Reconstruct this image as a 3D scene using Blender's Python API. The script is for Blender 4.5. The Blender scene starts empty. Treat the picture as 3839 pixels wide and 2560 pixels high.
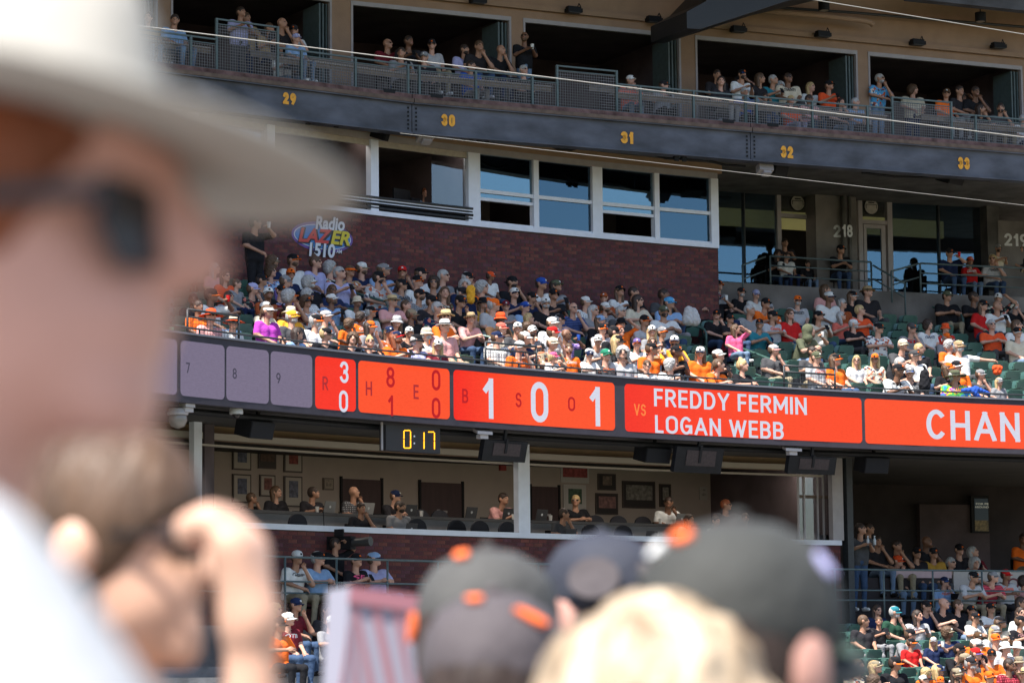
import bpy, math, random
import numpy as np
from mathutils import Matrix, Vector
random.seed(7); RNG = random.Random(11)
scene = bpy.context.scene
COL = scene.collection

# ------------------------------------------------------------ camera
F = 11104.0; CX, CY = 1919.5, 1280.0           # focal length and centre in photograph pixels (3839 wide)
PITCH = math.atan((2547.0 - CY) / F); ROLL = 0.01
cam_d = bpy.data.cameras.new('camera'); cam = bpy.data.objects.new('camera', cam_d); COL.objects.link(cam)
cam_d.sensor_width = 36.0; cam_d.lens = F / 3839.0 * 36.0
cam_d.clip_start = 0.2; cam_d.clip_end = 4000
cam_d.dof.use_dof = True; cam_d.dof.focus_distance = 59.0; cam_d.dof.aperture_fstop = 4.7
cam_d.dof.aperture_blades = 9
cam.location = (0, 0, 0)
cam.matrix_world = Matrix.Rotation(math.pi/2 + PITCH, 4, 'X') @ Matrix.Rotation(-ROLL, 4, 'Z')
scene.camera = cam

# ------------------------------------------------------------ daylight
SUN_H = Vector((-0.50, -0.87, 0)).normalized()   # where the sun stands in plan, seen from the stand
SUN_EL = math.radians(63)
SUN_DIR = Vector((SUN_H.x*math.cos(SUN_EL), SUN_H.y*math.cos(SUN_EL), math.sin(SUN_EL)))
world = bpy.data.worlds.new('World'); scene.world = world; world.use_nodes = True
wn = world.node_tree.nodes; wn.clear()
sky = wn.new('ShaderNodeTexSky'); sky.sky_type = 'NISHITA'; sky.sun_disc = False
sky.sun_elevation = SUN_EL; sky.sun_rotation = math.atan2(SUN_H.x, SUN_H.y)
sky.air_density = 1.0; sky.dust_density = 1.0
bg = wn.new('ShaderNodeBackground'); bg.inputs['Strength'].default_value = 0.115
wo = wn.new('ShaderNodeOutputWorld')
world.node_tree.links.new(sky.outputs[0], bg.inputs[0]); world.node_tree.links.new(bg.outputs[0], wo.inputs[0])
sun_d = bpy.data.lights.new('sun', 'SUN'); sun_d.energy = 4.9; sun_d.angle = math.radians(0.53)
sun_d.color = (1.0, 0.955, 0.89)
sun = bpy.data.objects.new('sun', sun_d); COL.objects.link(sun)
sun.rotation_euler = (-SUN_DIR).to_track_quat('-Z', 'Y').to_euler()
vs = scene.view_settings; vs.view_transform = 'Standard'; vs.look = 'None'; vs.gamma = 1.0
EXPO = 1.05; vs.exposure = EXPO
try: vs.use_curve_mapping = False
except Exception: pass
scene.render.engine = 'CYCLES'
cy = scene.cycles; cy.use_denoising = True; cy.max_bounces = 6; cy.diffuse_bounces = 3
cy.glossy_bounces = 3; cy.transmission_bounces = 4; cy.transparent_max_bounces = 6
cy.sample_clamp_indirect = 4.0; cy.caustics_reflective = False; cy.caustics_refractive = False

# ------------------------------------------------------------ rays and plan paths
def ray(x, y):
    u = (x-CX)/F; v = -(y-CY)/F
    c, s = math.cos(ROLL), math.sin(ROLL)
    u, v = u*c + v*s, -u*s + v*c
    return np.array([u, math.cos(PITCH)-v*math.sin(PITCH), math.sin(PITCH)+v*math.cos(PITCH)])
def on_z(x, y, z):
    d = ray(x, y); return d*(z/d[2])
def at_d(x, y, dist):
    d = ray(x, y); return Vector(d*(dist/d[1]))

class Path:
    """a plan curve; (s, t, z) = along it, behind it, height"""
    def __init__(self, pts):
        self.p = np.array(pts, float); d = np.diff(self.p, axis=0); L = np.hypot(d[:,0], d[:,1])
        self.s = np.concatenate([[0], np.cumsum(L)]); tn = d/L[:,None]
        n = np.stack([-tn[:,1], tn[:,0]], 1); N = np.empty_like(self.p); N[0] = n[0]; N[-1] = n[-1]
        a = n[:-1]+n[1:]; a /= np.hypot(a[:,0], a[:,1])[:,None]
        N[1:-1] = a/np.sum(a*n[1:], axis=1)[:,None]
        self.n = N; self.tn = tn
    def P(self, s, t, z):
        i = int(np.clip(np.searchsorted(self.s, s)-1, 0, len(self.s)-2))
        f = (s-self.s[i])/(self.s[i+1]-self.s[i])
        q = self.p[i]*(1-f)+self.p[i+1]*f + t*(self.n[i]*(1-f)+self.n[i+1]*f)
        return Vector((q[0], q[1], z))
    def ang(self, s):
        """heading of the tangent at s"""
        i = int(np.clip(np.searchsorted(self.s, s)-1, 0, len(self.s)-2))
        return math.atan2(self.tn[i][1], self.tn[i][0])
    def hit(self, x, y, t):
        d = ray(x, y); q = self.p + t*self.n; best = None
        for i in range(len(q)-1):
            a = q[i]; e = q[i+1]-a; det = d[0]*(-e[1]) + e[0]*d[1]
            if abs(det) < 1e-12: continue
            k = (a[0]*(-e[1]) + e[0]*a[1])/det; f = (d[0]*a[1]-d[1]*a[0])/det
            if -1e-6 <= f <= 1+1e-6 and k > 5:
                if best is None or k > best[0]: best = (k, self.s[i]*(1-f)+self.s[i+1]*f, d[2]*k)
        if best is None: raise ValueError('no hit %s %s %s' % (x, y, t))
        return best[1], best[2]
    def inv(self, X, Y):
        """(s,t) of a plan point"""
        b = None
        for s in np.arange(self.s[0], self.s[-1], 0.25):
            q = self.P(s, 0, 0); dd = (q.x-X)**2+(q.y-Y)**2
            if b is None or dd < b[0]: b = (dd, s)
        s = b[1]
        for _ in range(4):
            q = self.P(s, 0, 0); a = self.ang(s); ds = (X-q.x)*math.cos(a)+(Y-q.y)*math.sin(a); s += ds
        q = self.P(s, 0, 0); a = self.ang(s)
        return s, -(X-q.x)*math.sin(a)+(Y-q.y)*math.cos(a)

def fit_circle(pts):
    A = np.array([[2*x, 2*y, 1] for x, y in pts]); b = np.array([x*x+y*y for x, y in pts])
    c = np.linalg.lstsq(A, b, rcond=None)[0]; return c[0], c[1], math.sqrt(c[2]+c[0]**2+c[1]**2)
S_ = 1/.6124
_led = [on_z(x*S_, y*S_, 6.07)[:2] for x, y in [(405,768),(720,805),(1035,835),(1410,870),(1980,903),(2351,920)]]
_led += [on_z(x*S_, y*S_, 4.87)[:2] for x, y in [(720,950),(1030,972),(1410,998),(1980,1028),(2351,1043)]]
ox, oy, R0 = fit_circle(_led)
a0 = math.atan2(_led[0][1]-oy, _led[0][0]-ox)
LED = Path([(ox+R0*math.cos(a0-k/R0), oy+R0*math.sin(a0-k/R0)) for k in np.arange(-24, 52, .6)])
LOW = Path(LED.p+2.0*LED.n)          # the lower level stands back under the club deck
ZB = 12.65
_b = [on_z(x*S_, y*S_, ZB)[:2] for x, y in [(400,168),(948,236),(1725,302),(2351,352)]]
_b[0] = _b[1]+(_b[0]-_b[1])*3.2; _b[3] = _b[2]+(_b[3]-_b[2])*2.6
UP = Path(_b)

ZO = {'A': (600,700,2.0909), 'B': (1600,800,2.0909), 'C': (2640,650,1.7423), 'D': (2900,1850,2.2087), 'E': (1000,1900,1.68),
      'F': (400,0,1.8023), 'G': (1600,0,1.96), 'H': (2640,0,1.96), 'I': (600,1200,1.8023), 'J': (1600,1350,1.8023),
      'K': (2640,1350,1.96), 'L': (2500,600,3.92), 'M': (900,450,3.92), 'N': (1350,1500,3.409), 'S': (0,0,.6124), 'Q': (0,0,1.568), 'X': (0,0,1)}
def zp(r, x, y):
    o = ZO[r]; return o[0]+x/o[2], o[1]+y/o[2]

# ------------------------------------------------------------ object helpers
def tag(o, label=None, cat=None, group=None, kind=None):
    if label: o['label'] = label
    if cat: o['category'] = cat
    if group: o['group'] = group
    if kind: o['kind'] = kind
    return o
def link(o, parent=None):
    COL.objects.link(o)
    if parent is not None: o.parent = parent
    return o
def empty(name, loc=(0,0,0), rz=0, **kw):
    o = bpy.data.objects.new(name, None); o.empty_display_size = .1
    o.location = loc; o.rotation_euler = (0, 0, rz); link(o); return tag(o, **kw)

class MB:
    def __init__(self): self.v = []; self.f = []; self.m = []
    def add(self, vs, fs, m=0):
        b = len(self.v); self.v += [tuple(v) for v in vs]; self.f += [tuple(i+b for i in f) for f in fs]; self.m += [m]*len(fs)
    def hexa(self, c, m=0):
        """8 corners: bottom 4 ccw, top 4"""
        self.add(c, [(0,3,2,1),(4,5,6,7),(0,1,5,4),(1,2,6,5),(2,3,7,6),(3,0,4,7)], m)
    def box(self, x0, x1, y0, y1, z0, z1, m=0, M=None):
        c = [Vector(p) for p in [(x0,y0,z0),(x1,y0,z0),(x1,y1,z0),(x0,y1,z0),(x0,y0,z1),(x1,y0,z1),(x1,y1,z1),(x0,y1,z1)]]
        if M is not None: c = [M @ p for p in c]
        self.hexa(c, m)
    def bar(self, path, s0, s1, t0, t1, z0, z1, m=0, step=1.2):
        n = max(1, int(abs(s1-s0)/step)); ss = [s0+(s1-s0)*i/n for i in range(n+1)]
        if path is UP: ss = sorted(set([s0, s1]+[k for k in UP.s if s0 < k < s1]))
        zf0 = z0 if callable(z0) else (lambda s: z0); zf1 = z1 if callable(z1) else (lambda s: z1)
        vs = []
        for s in ss:
            vs += [path.P(s,t0,zf0(s)), path.P(s,t1,zf0(s)), path.P(s,t1,zf1(s)), path.P(s,t0,zf1(s))]
        fs = []
        for i in range(len(ss)-1):
            a = 4*i; b = a+4
            fs += [(a,b,b+1,a+1),(a+1,b+1,b+2,a+2),(a+2,b+2,b+3,a+3),(a+3,b+3,b,a)]
        k = 4*(len(ss)-1); fs += [(0,1,2,3),(k+3,k+2,k+1,k)]
        self.add(vs, fs, m)
    def tube(self, pts, r, m=0, n=8, closed=False):
        pts = [Vector(p) for p in pts]; rr = r if isinstance(r, (list, tuple)) else [r]*len(pts)
        vs = []; up = None
        for i, p in enumerate(pts):
            a = pts[max(i-1, 0)]; b = pts[min(i+1, len(pts)-1)]; d = (b-a).normalized()
            if up is None: up = Vector((0,0,1)) if abs(d.z) < .9 else Vector((1,0,0))
            x = d.cross(up).normalized(); y = x.cross(d).normalized(); up = y
            for k in range(n):
                q = 2*math.pi*k/n; vs.append(p + x*(rr[i]*math.cos(q)) + y*(rr[i]*math.sin(q)))
        fs = []
        for i in range(len(pts)-1):
            for k in range(n):
                fs.append((i*n+k, i*n+(k+1)%n, (i+1)*n+(k+1)%n, (i+1)*n+k))
        fs.append(tuple(range(n-1, -1, -1))); fs.append(tuple((len(pts)-1)*n+k for k in range(n)))
        self.add(vs, fs, m)
    def lathe(self, prof, M=None, n=16, m=0):
        vs = []; fs = []
        for r, z in prof:
            for k in range(n):
                q = 2*math.pi*k/n; p = Vector((r*math.cos(q), r*math.sin(q), z)); vs.append(M @ p if M is not None else p)
        for i in range(len(prof)-1):
            for k in range(n): fs.append((i*n+k, i*n+(k+1)%n, (i+1)*n+(k+1)%n, (i+1)*n+k))
        fs.append(tuple(range(n-1,-1,-1))); fs.append(tuple((len(prof)-1)*n+k for k in range(n)))
        self.add(vs, fs, m)
    def mesh(self, name, mats, smooth=False):
        me = bpy.data.meshes.new(name); me.from_pydata(self.v, [], self.f)
        for q in (mats if isinstance(mats, (list, tuple)) else [mats]): me.materials.append(q)
        me.polygons.foreach_set('material_index', self.m)
        if smooth: me.polygons.foreach_set('use_smooth', [True]*len(self.f))
        me.update(); return me
    def build(self, name, mats, parent=None, smooth=False, origin=None, **kw):
        if parent is not None and origin is None and getattr(parent, 'type', '') :
            M = parent.matrix_basis.copy(); q = parent.parent
            while q is not None: M = q.matrix_basis @ M; q = q.parent
            Mi = M.inverted(); self.v = [tuple(Mi @ Vector(v)) for v in self.v]
        o = bpy.data.objects.new(name, self.mesh(name, mats, smooth)); link(o, parent if parent is not None else None)
        return tag(o, **kw)

# ------------------------------------------------------------ materials
_mc = {}
def mat(name, col, rough=.7, metal=0, noise=0, nscale=8, bump=0, bscale=30, emit=0, spec=None, trans=0, stretch=None, col2=None):
    if name in _mc: return _mc[name]
    m = bpy.data.materials.new(name); m.use_nodes = True; nt = m.node_tree; b = nt.nodes['Principled BSDF']
    b.inputs['Base Color'].default_value = (*col, 1); b.inputs['Roughness'].default_value = rough; b.inputs['Metallic'].default_value = metal
    if spec is not None: b.inputs['Specular IOR Level'].default_value = spec
    if trans: b.inputs['Transmission Weight'].default_value = trans
    if emit:
        b.inputs['Emission Color'].default_value = (*col, 1); b.inputs['Emission Strength'].default_value = emit
    tc = None
    def tex(kind, sc):
        nonlocal tc
        if tc is None:
            tc = nt.nodes.new('ShaderNodeTexCoord')
            if stretch:
                mp = nt.nodes.new('ShaderNodeMapping'); mp.inputs['Scale'].default_value = stretch
                nt.links.new(tc.outputs['Object'], mp.inputs[0]); tc = mp
            else: tc = tc
        t = nt.nodes.new(kind); t.inputs['Scale'].default_value = sc
        nt.links.new(tc.outputs['Object'] if 'Object' in tc.outputs else tc.outputs[0], t.inputs['Vector']); return t
    if noise:
        t = tex('ShaderNodeTexNoise', nscale); t.inputs['Detail'].default_value = 5
        r = nt.nodes.new('ShaderNodeValToRGB'); c2 = col2 or tuple(c*(1+noise) for c in col)
        r.color_ramp.elements[0].position = .3; r.color_ramp.elements[1].position = .7
        r.color_ramp.elements[0].color = (*[c*(1-noise) for c in col], 1); r.color_ramp.elements[1].color = (*c2, 1)
        nt.links.new(t.outputs[0], r.inputs[0]); nt.links.new(r.outputs[0], b.inputs['Base Color'])
        if emit: nt.links.new(r.outputs[0], b.inputs['Emission Color'])
    if bump:
        t = tex('ShaderNodeTexNoise', bscale); bp = nt.nodes.new('ShaderNodeBump'); bp.inputs['Strength'].default_value = bump
        bp.inputs['Distance'].default_value = .02
        nt.links.new(t.outputs[0], bp.inputs['Height']); nt.links.new(bp.outputs[0], b.inputs['Normal'])
    _mc[name] = m; return m

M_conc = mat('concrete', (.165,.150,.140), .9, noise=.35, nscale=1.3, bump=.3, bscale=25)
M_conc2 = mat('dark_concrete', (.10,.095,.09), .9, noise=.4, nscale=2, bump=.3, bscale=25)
M_step = mat('step_concrete', (.24,.235,.23), .9, noise=.3, nscale=2.5, bump=.2)
M_beige = mat('beige_render', (.33,.215,.145), .9, noise=.08, nscale=3, bump=.25, bscale=60)
M_beige2 = mat('beige_room_paint', (.40,.34,.30), .9, noise=.05, nscale=2)
M_steel = mat('blue_grey_steel', (.072,.078,.102), .6, noise=.5, nscale=1.1, stretch=(1,1,2.2), bump=.1, bscale=8)
M_rust = mat('rusty_fascia', (.13,.06,.055), .85, noise=.5, nscale=5, bump=.3, bscale=40, col2=(.20,.115,.11))
M_lip = mat('brown_lip', (.13,.09,.07), .8, noise=.3, nscale=5)
M_rail = mat('grey_green_rail', (.085,.12,.125), .5, noise=.15, nscale=9)
M_railg = mat('green_handrail', (.045,.10,.085), .35, noise=.15, nscale=9)
M_dark = mat('dark_rail_paint', (.028,.032,.036), .5, noise=.2, nscale=9)
M_black = mat('black_equipment', (.008,.008,.010), .6, noise=.3, nscale=8, spec=.25)
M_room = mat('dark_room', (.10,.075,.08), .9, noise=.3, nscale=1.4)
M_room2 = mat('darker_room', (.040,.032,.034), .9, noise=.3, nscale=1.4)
M_white = mat('white_frame', (.74,.77,.86), .45, noise=.05, nscale=5)
M_whited = mat('grey_white_frame', (.36,.33,.34), .5, noise=.08, nscale=5)
M_cable = mat('cable_wire', (.36,.34,.31), .5)
M_blind = mat('roller_track', (.42,.37,.31), .7, noise=.1, nscale=9)
M_counter = mat('counter_wood', (.16,.12,.085), .5, noise=.3, nscale=5, stretch=(1,6,1))
M_yellow = mat('yellow_numerals', (.80,.36,.02), .5, noise=.12, nscale=12)
M_num = mat('white_numerals', (.62,.63,.64), .6, noise=.1, nscale=9)
M_alu = mat('aluminium', (.45,.46,.47), .3, metal=.8)
M_glass = mat('window_glass', (.30,.36,.40), .03, trans=0, spec=.9)
def glass_mat(name, tint=(.75,.85,.9), refl=.35, dark=(.02,.03,.04), mixv=.55):
    m = bpy.data.materials.new(name); m.use_nodes = True; nt = m.node_tree; nt.nodes.clear()
    o = nt.nodes.new('ShaderNodeOutputMaterial'); g = nt.nodes.new('ShaderNodeBsdfGlossy'); g.inputs['Roughness'].default_value = .02
    g.inputs['Color'].default_value = (*tint, 1)
    nz = nt.nodes.new('ShaderNodeTexNoise'); nz.inputs['Scale'].default_value = 1.6
    tc = nt.nodes.new('ShaderNodeTexCoord'); nt.links.new(tc.outputs['Object'], nz.inputs['Vector'])
    bp = nt.nodes.new('ShaderNodeBump'); bp.inputs['Strength'].default_value = .03; bp.inputs['Distance'].default_value = .02
    nt.links.new(nz.outputs[0], bp.inputs['Height']); nt.links.new(bp.outputs[0], g.inputs['Normal'])
    t = nt.nodes.new('ShaderNodeBsdfTransparent'); t.inputs['Color'].default_value = (*[.5+.4*c for c in tint], 1)
    f = nt.nodes.new('ShaderNodeFresnel'); f.inputs['IOR'].default_value = 1.5
    a = nt.nodes.new('ShaderNodeMath'); a.operation = 'ADD'; a.inputs[1].default_value = refl; a.use_clamp = True
    mx = nt.nodes.new('ShaderNodeMixShader')
    nt.links.new(f.outputs[0], a.inputs[0]); nt.links.new(a.outputs[0], mx.inputs[0])
    nt.links.new(t.outputs[0], mx.inputs[1]); nt.links.new(g.outputs[0], mx.inputs[2]); nt.links.new(mx.outputs[0], o.inputs[0]); return m
M_gl_blue = glass_mat('reflective_glass', (.12,.20,.27), .50)
M_gl_teal = glass_mat('teal_reflective_glass', (.24,.37,.45), .50)
M_gl_clear = glass_mat('clear_glass', (.8,.85,.9), .02)
M_gl_store = glass_mat('storefront_glass', (.24,.40,.54), .26)

# ------------------------------------------------------------ lettering
def text_mesh(s, bold=0.0, shear=0.0):
    """the flat outline of a word as (verts, faces), one unit = the font size"""
    cu = bpy.data.curves.new('t', 'FONT'); cu.body = s; cu.offset = bold; cu.shear = shear; cu.resolution_u = 4
    o = bpy.data.objects.new('t', cu); COL.objects.link(o)
    dg = bpy.context.evaluated_depsgraph_get(); me = bpy.data.meshes.new_from_object(o.evaluated_get(dg))
    v = [tuple(q.co) for q in me.vertices]; f = [tuple(p.vertices) for p in me.polygons]
    bpy.data.objects.remove(o); bpy.data.curves.remove(cu); bpy.data.meshes.remove(me); return v, f
def _arc(cx, cy, rx_, ry_, a, b, n=14):
    return [(cx+rx_*math.cos(math.radians(a+(b-a)*i/n)), cy+ry_*math.sin(math.radians(a+(b-a)*i/n))) for i in range(n+1)]
_bowl = lambda x, y1, y0, r: [(0, y1)]+_arc(x, (y0+y1)/2, r, (y1-y0)/2, 90, -90)+[(0, y0)]
_oval = _arc(.5,.72,.5,.28,0,180,12)+_arc(.5,.28,.5,.28,180,360,12)
GLY = {'0': (.58, [_oval+[_oval[0]]]), 'O': (.66, [_oval+[_oval[0]]]), '1': (.34, [[(1,0),(1,1)],[(.88,.97),(.05,.76)]]), '2': (.56, [_arc(.5,.72,.5,.28,165,-25)+[(0,0)], [(0,0),(1,0)]]),
 '3': (.56, [_arc(.5,.755,.47,.245,160,-82)+_arc(.5,.265,.5,.265,82,-160)]), '5': (.56, [[(.92,1),(.12,1),(.05,.55)]+_arc(.45,.30,.55,.30,120,-150)]), '7': (.54, [[(0,1),(1,1),(.35,0)]]), '8': (.58, [_arc(.5,.76,.44,.24,-90,270,20), _arc(.5,.26,.5,.26,-90,270,20)]),
 '9': (.58, [_arc(.5,.70,.5,.30,0,360,20), [(1,.70),(.93,.42),(.45,0)]]), '4': (.6, [[(.75,0),(.75,1),(0,.3),(1,.3)]]), '6': (.58, [_arc(.5,.30,.5,.30,0,360,20), [(0,.30),(.07,.58),(.55,1)]]),
 'A': (.70, [[(0,0),(.5,1),(1,0)], [(.2,.30),(.8,.30)]]), 'B': (.58, [[(0,0),(0,1)], _bowl(.52,1,.52,.42), _bowl(.55,.52,0,.45)]), 'C': (.64, [_arc(.5,.5,.5,.5,48,312,26)]), 'D': (.62, [[(0,0),(0,1)], _bowl(.42,1,0,.58)]),
 'E': (.50, [[(0,0),(0,1)], [(0,1),(1,1)], [(0,.52),(.9,.52)], [(0,0),(1,0)]]), 'F': (.48, [[(0,0),(0,1)], [(0,1),(1,1)], [(0,.50),(.9,.50)]]), 'G': (.66, [_arc(.5,.5,.5,.5,48,335,26), [(1,.06),(1,.46),(.55,.46)]]), 'H': (.62, [[(0,0),(0,1)], [(1,0),(1,1)], [(0,.5),(1,.5)]]),
 'I': (.001, [[(0,0),(0,1)]]), 'L': (.46, [[(0,1),(0,0),(1,0)]]), 'M': (.76, [[(0,0),(0,1),(.5,.25),(1,1),(1,0)]]), 'N': (.62, [[(0,0),(0,1),(1,0),(1,1)]]), 'R': (.58, [[(0,0),(0,1)], _bowl(.52,1,.48,.45), [(.5,.48),(1,0)]]), 'S': (.56, [_arc(.5,.755,.47,.245,25,262)+_arc(.5,.265,.5,.265,82,-155)]),
 'V': (.64, [[(0,1),(.5,0),(1,1)]]), 'W': (.95, [[(0,1),(.25,0),(.5,.95),(.75,0),(1,1)]]), 'Y': (.62, [[(0,1),(.5,.45),(1,1)], [(.5,.45),(.5,0)]]), ' ': (.20, [])}
def stroke_text(s, sw, gap=.13):
    """round sans capitals and figures as thick strokes; every stroke on a layer of its own"""
    V = []; Fc = []; x = 0; h = sw/2
    for ch in s:
        w, st = GLY[ch]; w = max(w, sw)
        st2 = []
        for P_ in st:
            cur = [P_[0]]
            for i in range(1, len(P_)):
                cur.append(P_[i])
                if i < len(P_)-1:
                    a, b_, c_ = P_[i-1], P_[i], P_[i+1]; d1 = Vector(((b_[0]-a[0])*w, b_[1]-a[1])); d2 = Vector(((c_[0]-b_[0])*w, c_[1]-b_[1]))
                    if d1.length > .2 and d2.length > .2 and d1.normalized().dot(d2.normalized()) < -.15: st2.append(cur); cur = [P_[i]]
            st2.append(cur)
        for li, P_ in enumerate(st2):
            q = [(x+h+u*(w-sw), h+v*(1-sw)) for u, v in P_]; closed = math.dist(q[0], q[-1]) < 1e-6
            if not closed:
                def ext(a, b):
                    L = math.dist(a, b); return (a[0]+(a[0]-b[0])/L*h*.98, a[1]+(a[1]-b[1])/L*h*.98)
                q[0], q[-1] = ext(q[0], q[1]), ext(q[-1], q[-2])
            n = len(q); L_ = []; 
            for i in range(n):
                a = q[(i-1) if i else (n-2 if closed else 0)]; b = q[i]; c = q[(i+1) if i < n-1 else (1 if closed else n-1)]
                d1 = Vector((b[0]-a[0], b[1]-a[1])); d2 = Vector((c[0]-b[0], c[1]-b[1]))
                if d1.length < 1e-9: d1 = d2
                if d2.length < 1e-9: d2 = d1
                d1.normalize(); d2.normalize(); n1 = Vector((-d1.y, d1.x)); n2 = Vector((-d2.y, d2.x)); m_ = (n1+n2); m_ = m_/max(m_.dot(n1), .45)*1.0
                if m_.length > 1.9: m_ = m_.normalized()*1.9
                L_.append(((b[0]+m_.x*h, b[1]+m_.y*h), (b[0]-m_.x*h, b[1]-m_.y*h)))
            o = len(V)
            for l, r in L_: V += [(l[0], min(max(l[1],0),1), li), (r[0], min(max(r[1],0),1), li)]
            Fc += [(o+2*i, o+2*i+1, o+2*i+3, o+2*i+2) for i in range(n-1)]
        x += w+gap
    return V, Fc
def sword(name, s, place, w, h, m, parent, sw=.14, gap=.13):
    """place(u, v, layer) gives the world point"""
    v, f = stroke_text(s, sw, gap); xs = [p[0] for p in v]; x0, x1 = min(xs), max(xs)
    if w is None: w = h*(x1-x0)
    b = MB(); b.add([place(((p[0]-x0)/(x1-x0)-.5)*w, (p[1]-.5)*h, p[2]) for p in v], f)
    return b.build(name, m, parent)
def word(name, s, place, w, h, m, parent, bold=.0, shear=0, kw=None):
    """word scaled to w x h, centred; place(u, v) gives its world point"""
    v, f = text_mesh(s, bold, shear)
    xs = [p[0] for p in v]; ys = [p[1] for p in v]; x0, x1, y0, y1 = min(xs), max(xs), min(ys), max(ys)
    if w is None: w = h*(x1-x0)/(y1-y0)
    b = MB(); b.add([place(((p[0]-x0)/(x1-x0)-.5)*w, ((p[1]-y0)/(y1-y0)-.5)*h) for p in v], f)
    return b.build(name, m, parent, **(kw or {}))
def seg14(place, m, parent, name, pts, w=.02): pass
# ------------------------------------------------------------ bodies: one smooth surface grown round a skeleton
def _cone(P, a, b, ra, rb):
    a = np.array(a, float); b = np.array(b, float); ab = b-a; L = max(ab @ ab, 1e-9)
    h = np.clip(((P-a) @ ab)/L, 0, 1)
    return np.linalg.norm(P-a-h[..., None]*ab, axis=-1) - (ra+(rb-ra)*h)
def _ell(P, c, r, R):
    q = P-np.array(c, float)
    if R is not None: q = q @ R
    r = np.array(r, float); k0 = np.linalg.norm(q/r, axis=-1); k1 = np.linalg.norm(q/(r*r), axis=-1)+1e-9
    return k0*(k0-1)/k1
def prim_d(p, P):
    return _cone(P, *p[1:5]) if p[0] == 'c' else _ell(P, p[1], p[2], p[3])
def prim_box(p):
    if p[0] == 'c':
        a, b = np.array(p[1], float), np.array(p[2], float); r = max(p[3], p[4]); return np.minimum(a,b)-r, np.maximum(a,b)+r
    r = max(p[2]) if p[3] is not None else np.array(p[2]); return np.array(p[1])-r, np.array(p[1])+r
def sdf_mesh(prims, h, k=.03, cut=None, noise=None):
    """prims: ('c', a, b, ra, rb, mat) or ('e', centre, radii, R, mat); cut: prims removed"""
    lo = np.min([prim_box(p)[0] for p in prims], 0)-2.5*h-k*.5; hi = np.max([prim_box(p)[1] for p in prims], 0)+2.5*h+k*.5
    n = np.ceil((hi-lo)/h).astype(int)+1
    ax = [lo[i]+h*np.arange(n[i]) for i in range(3)]
    f = np.full(n, .2)
    def region(p, mg):
        b0, b1 = prim_box(p); i0 = np.clip(np.floor((b0-mg-lo)/h).astype(int), 0, n-1); i1 = np.clip(np.ceil((b1+mg-lo)/h).astype(int)+1, 1, n)
        sl = tuple(slice(i0[i], i1[i]) for i in range(3))
        G = np.stack(np.meshgrid(*[ax[i][sl[i]] for i in range(3)], indexing='ij'), -1); return sl, G
    for p in prims:
        sl, G = region(p, k+3*h); d = prim_d(p, G); g = f[sl]
        hh = np.clip(.5+.5*(g-d)/k, 0, 1); f[sl] = g*(1-hh)+d*hh-k*hh*(1-hh)
    if noise is not None:
        G = np.stack(np.meshgrid(*ax, indexing='ij'), -1); f = f+noise(G)
    for p in (cut or []):
        sl, G = region(p, 3*h); f[sl] = np.maximum(f[sl], -prim_d(p, G))
    s = f < 0
    c = [s[a:n[0]-1+a, b:n[1]-1+b, d:n[2]-1+d] for a in (0,1) for b in (0,1) for d in (0,1)]
    cnt = sum(x.astype(np.int8) for x in c); act = (cnt > 0) & (cnt < 8)
    idx = np.full(act.shape, -1); I = np.argwhere(act); idx[act] = np.arange(len(I))
    acc = np.zeros((len(I), 3)); w = np.zeros(len(I))
    C = [(a,b,d) for a in (0,1) for b in (0,1) for d in (0,1)]
    for i, p in enumerate(C):
        for q in C[i+1:]:
            if sum(abs(p[t]-q[t]) for t in range(3)) != 1: continue
            A = f[I[:,0]+p[0], I[:,1]+p[1], I[:,2]+p[2]]; B = f[I[:,0]+q[0], I[:,1]+q[1], I[:,2]+q[2]]
            x = (A < 0) != (B < 0); tt = np.where(x, A/(A-B+1e-20), 0)
            acc += np.where(x[:,None], np.array(p)+tt[:,None]*(np.array(q)-np.array(p)), 0); w += x
    V = lo + h*(I + acc/np.maximum(w,1)[:,None])
    Q = []
    for axn in range(3):
        o1, o2 = [a for a in range(3) if a != axn]
        sa = [slice(None)]*3; sb = [slice(None)]*3; sa[axn] = slice(0,-1); sb[axn] = slice(1,None)
        e = s[tuple(sa)] != s[tuple(sb)]; first = s[tuple(sa)]
        E_ = np.argwhere(e); E_ = E_[(E_[:,o1] > 0) & (E_[:,o2] > 0) & (E_[:,o1] < n[o1]-1) & (E_[:,o2] < n[o2]-1)]
        if not len(E_): continue
        fl = first[E_[:,0], E_[:,1], E_[:,2]]
        if axn == 1: fl = ~fl
        def cell(d1, d2):
            J = E_.copy(); J[:,o1] -= d1; J[:,o2] -= d2; return idx[J[:,0], J[:,1], J[:,2]]
        q = np.stack([cell(1,1), cell(0,1), cell(0,0), cell(1,0)], 1)
        q[~fl] = q[~fl][:, ::-1]; Q.append(q)
    Q = np.concatenate(Q)
    fc = V[Q].mean(1); D = np.stack([prim_d(p, fc) for p in prims], 1); mi = np.array([p[-1] for p in prims])[D.argmin(1)]
    return V, Q, mi, fc
def raw_mesh(name, V, Q, mi, nslots, smooth=True):
    me = bpy.data.meshes.new(name); me.vertices.add(len(V)); me.vertices.foreach_set('co', np.asarray(V, np.float32).ravel())
    me.loops.add(Q.size); me.polygons.add(len(Q)); me.loops.foreach_set('vertex_index', Q.astype(np.int32).ravel())
    me.polygons.foreach_set('loop_start', (np.arange(len(Q))*4).astype(np.int32))
    me.polygons.foreach_set('material_index', mi.astype(np.int32)); me.polygons.foreach_set('use_smooth', np.ones(len(Q), bool) & smooth)
    for _ in range(nslots): me.materials.append(None)
    me.update(calc_edges=True); me.validate(); return me

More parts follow.
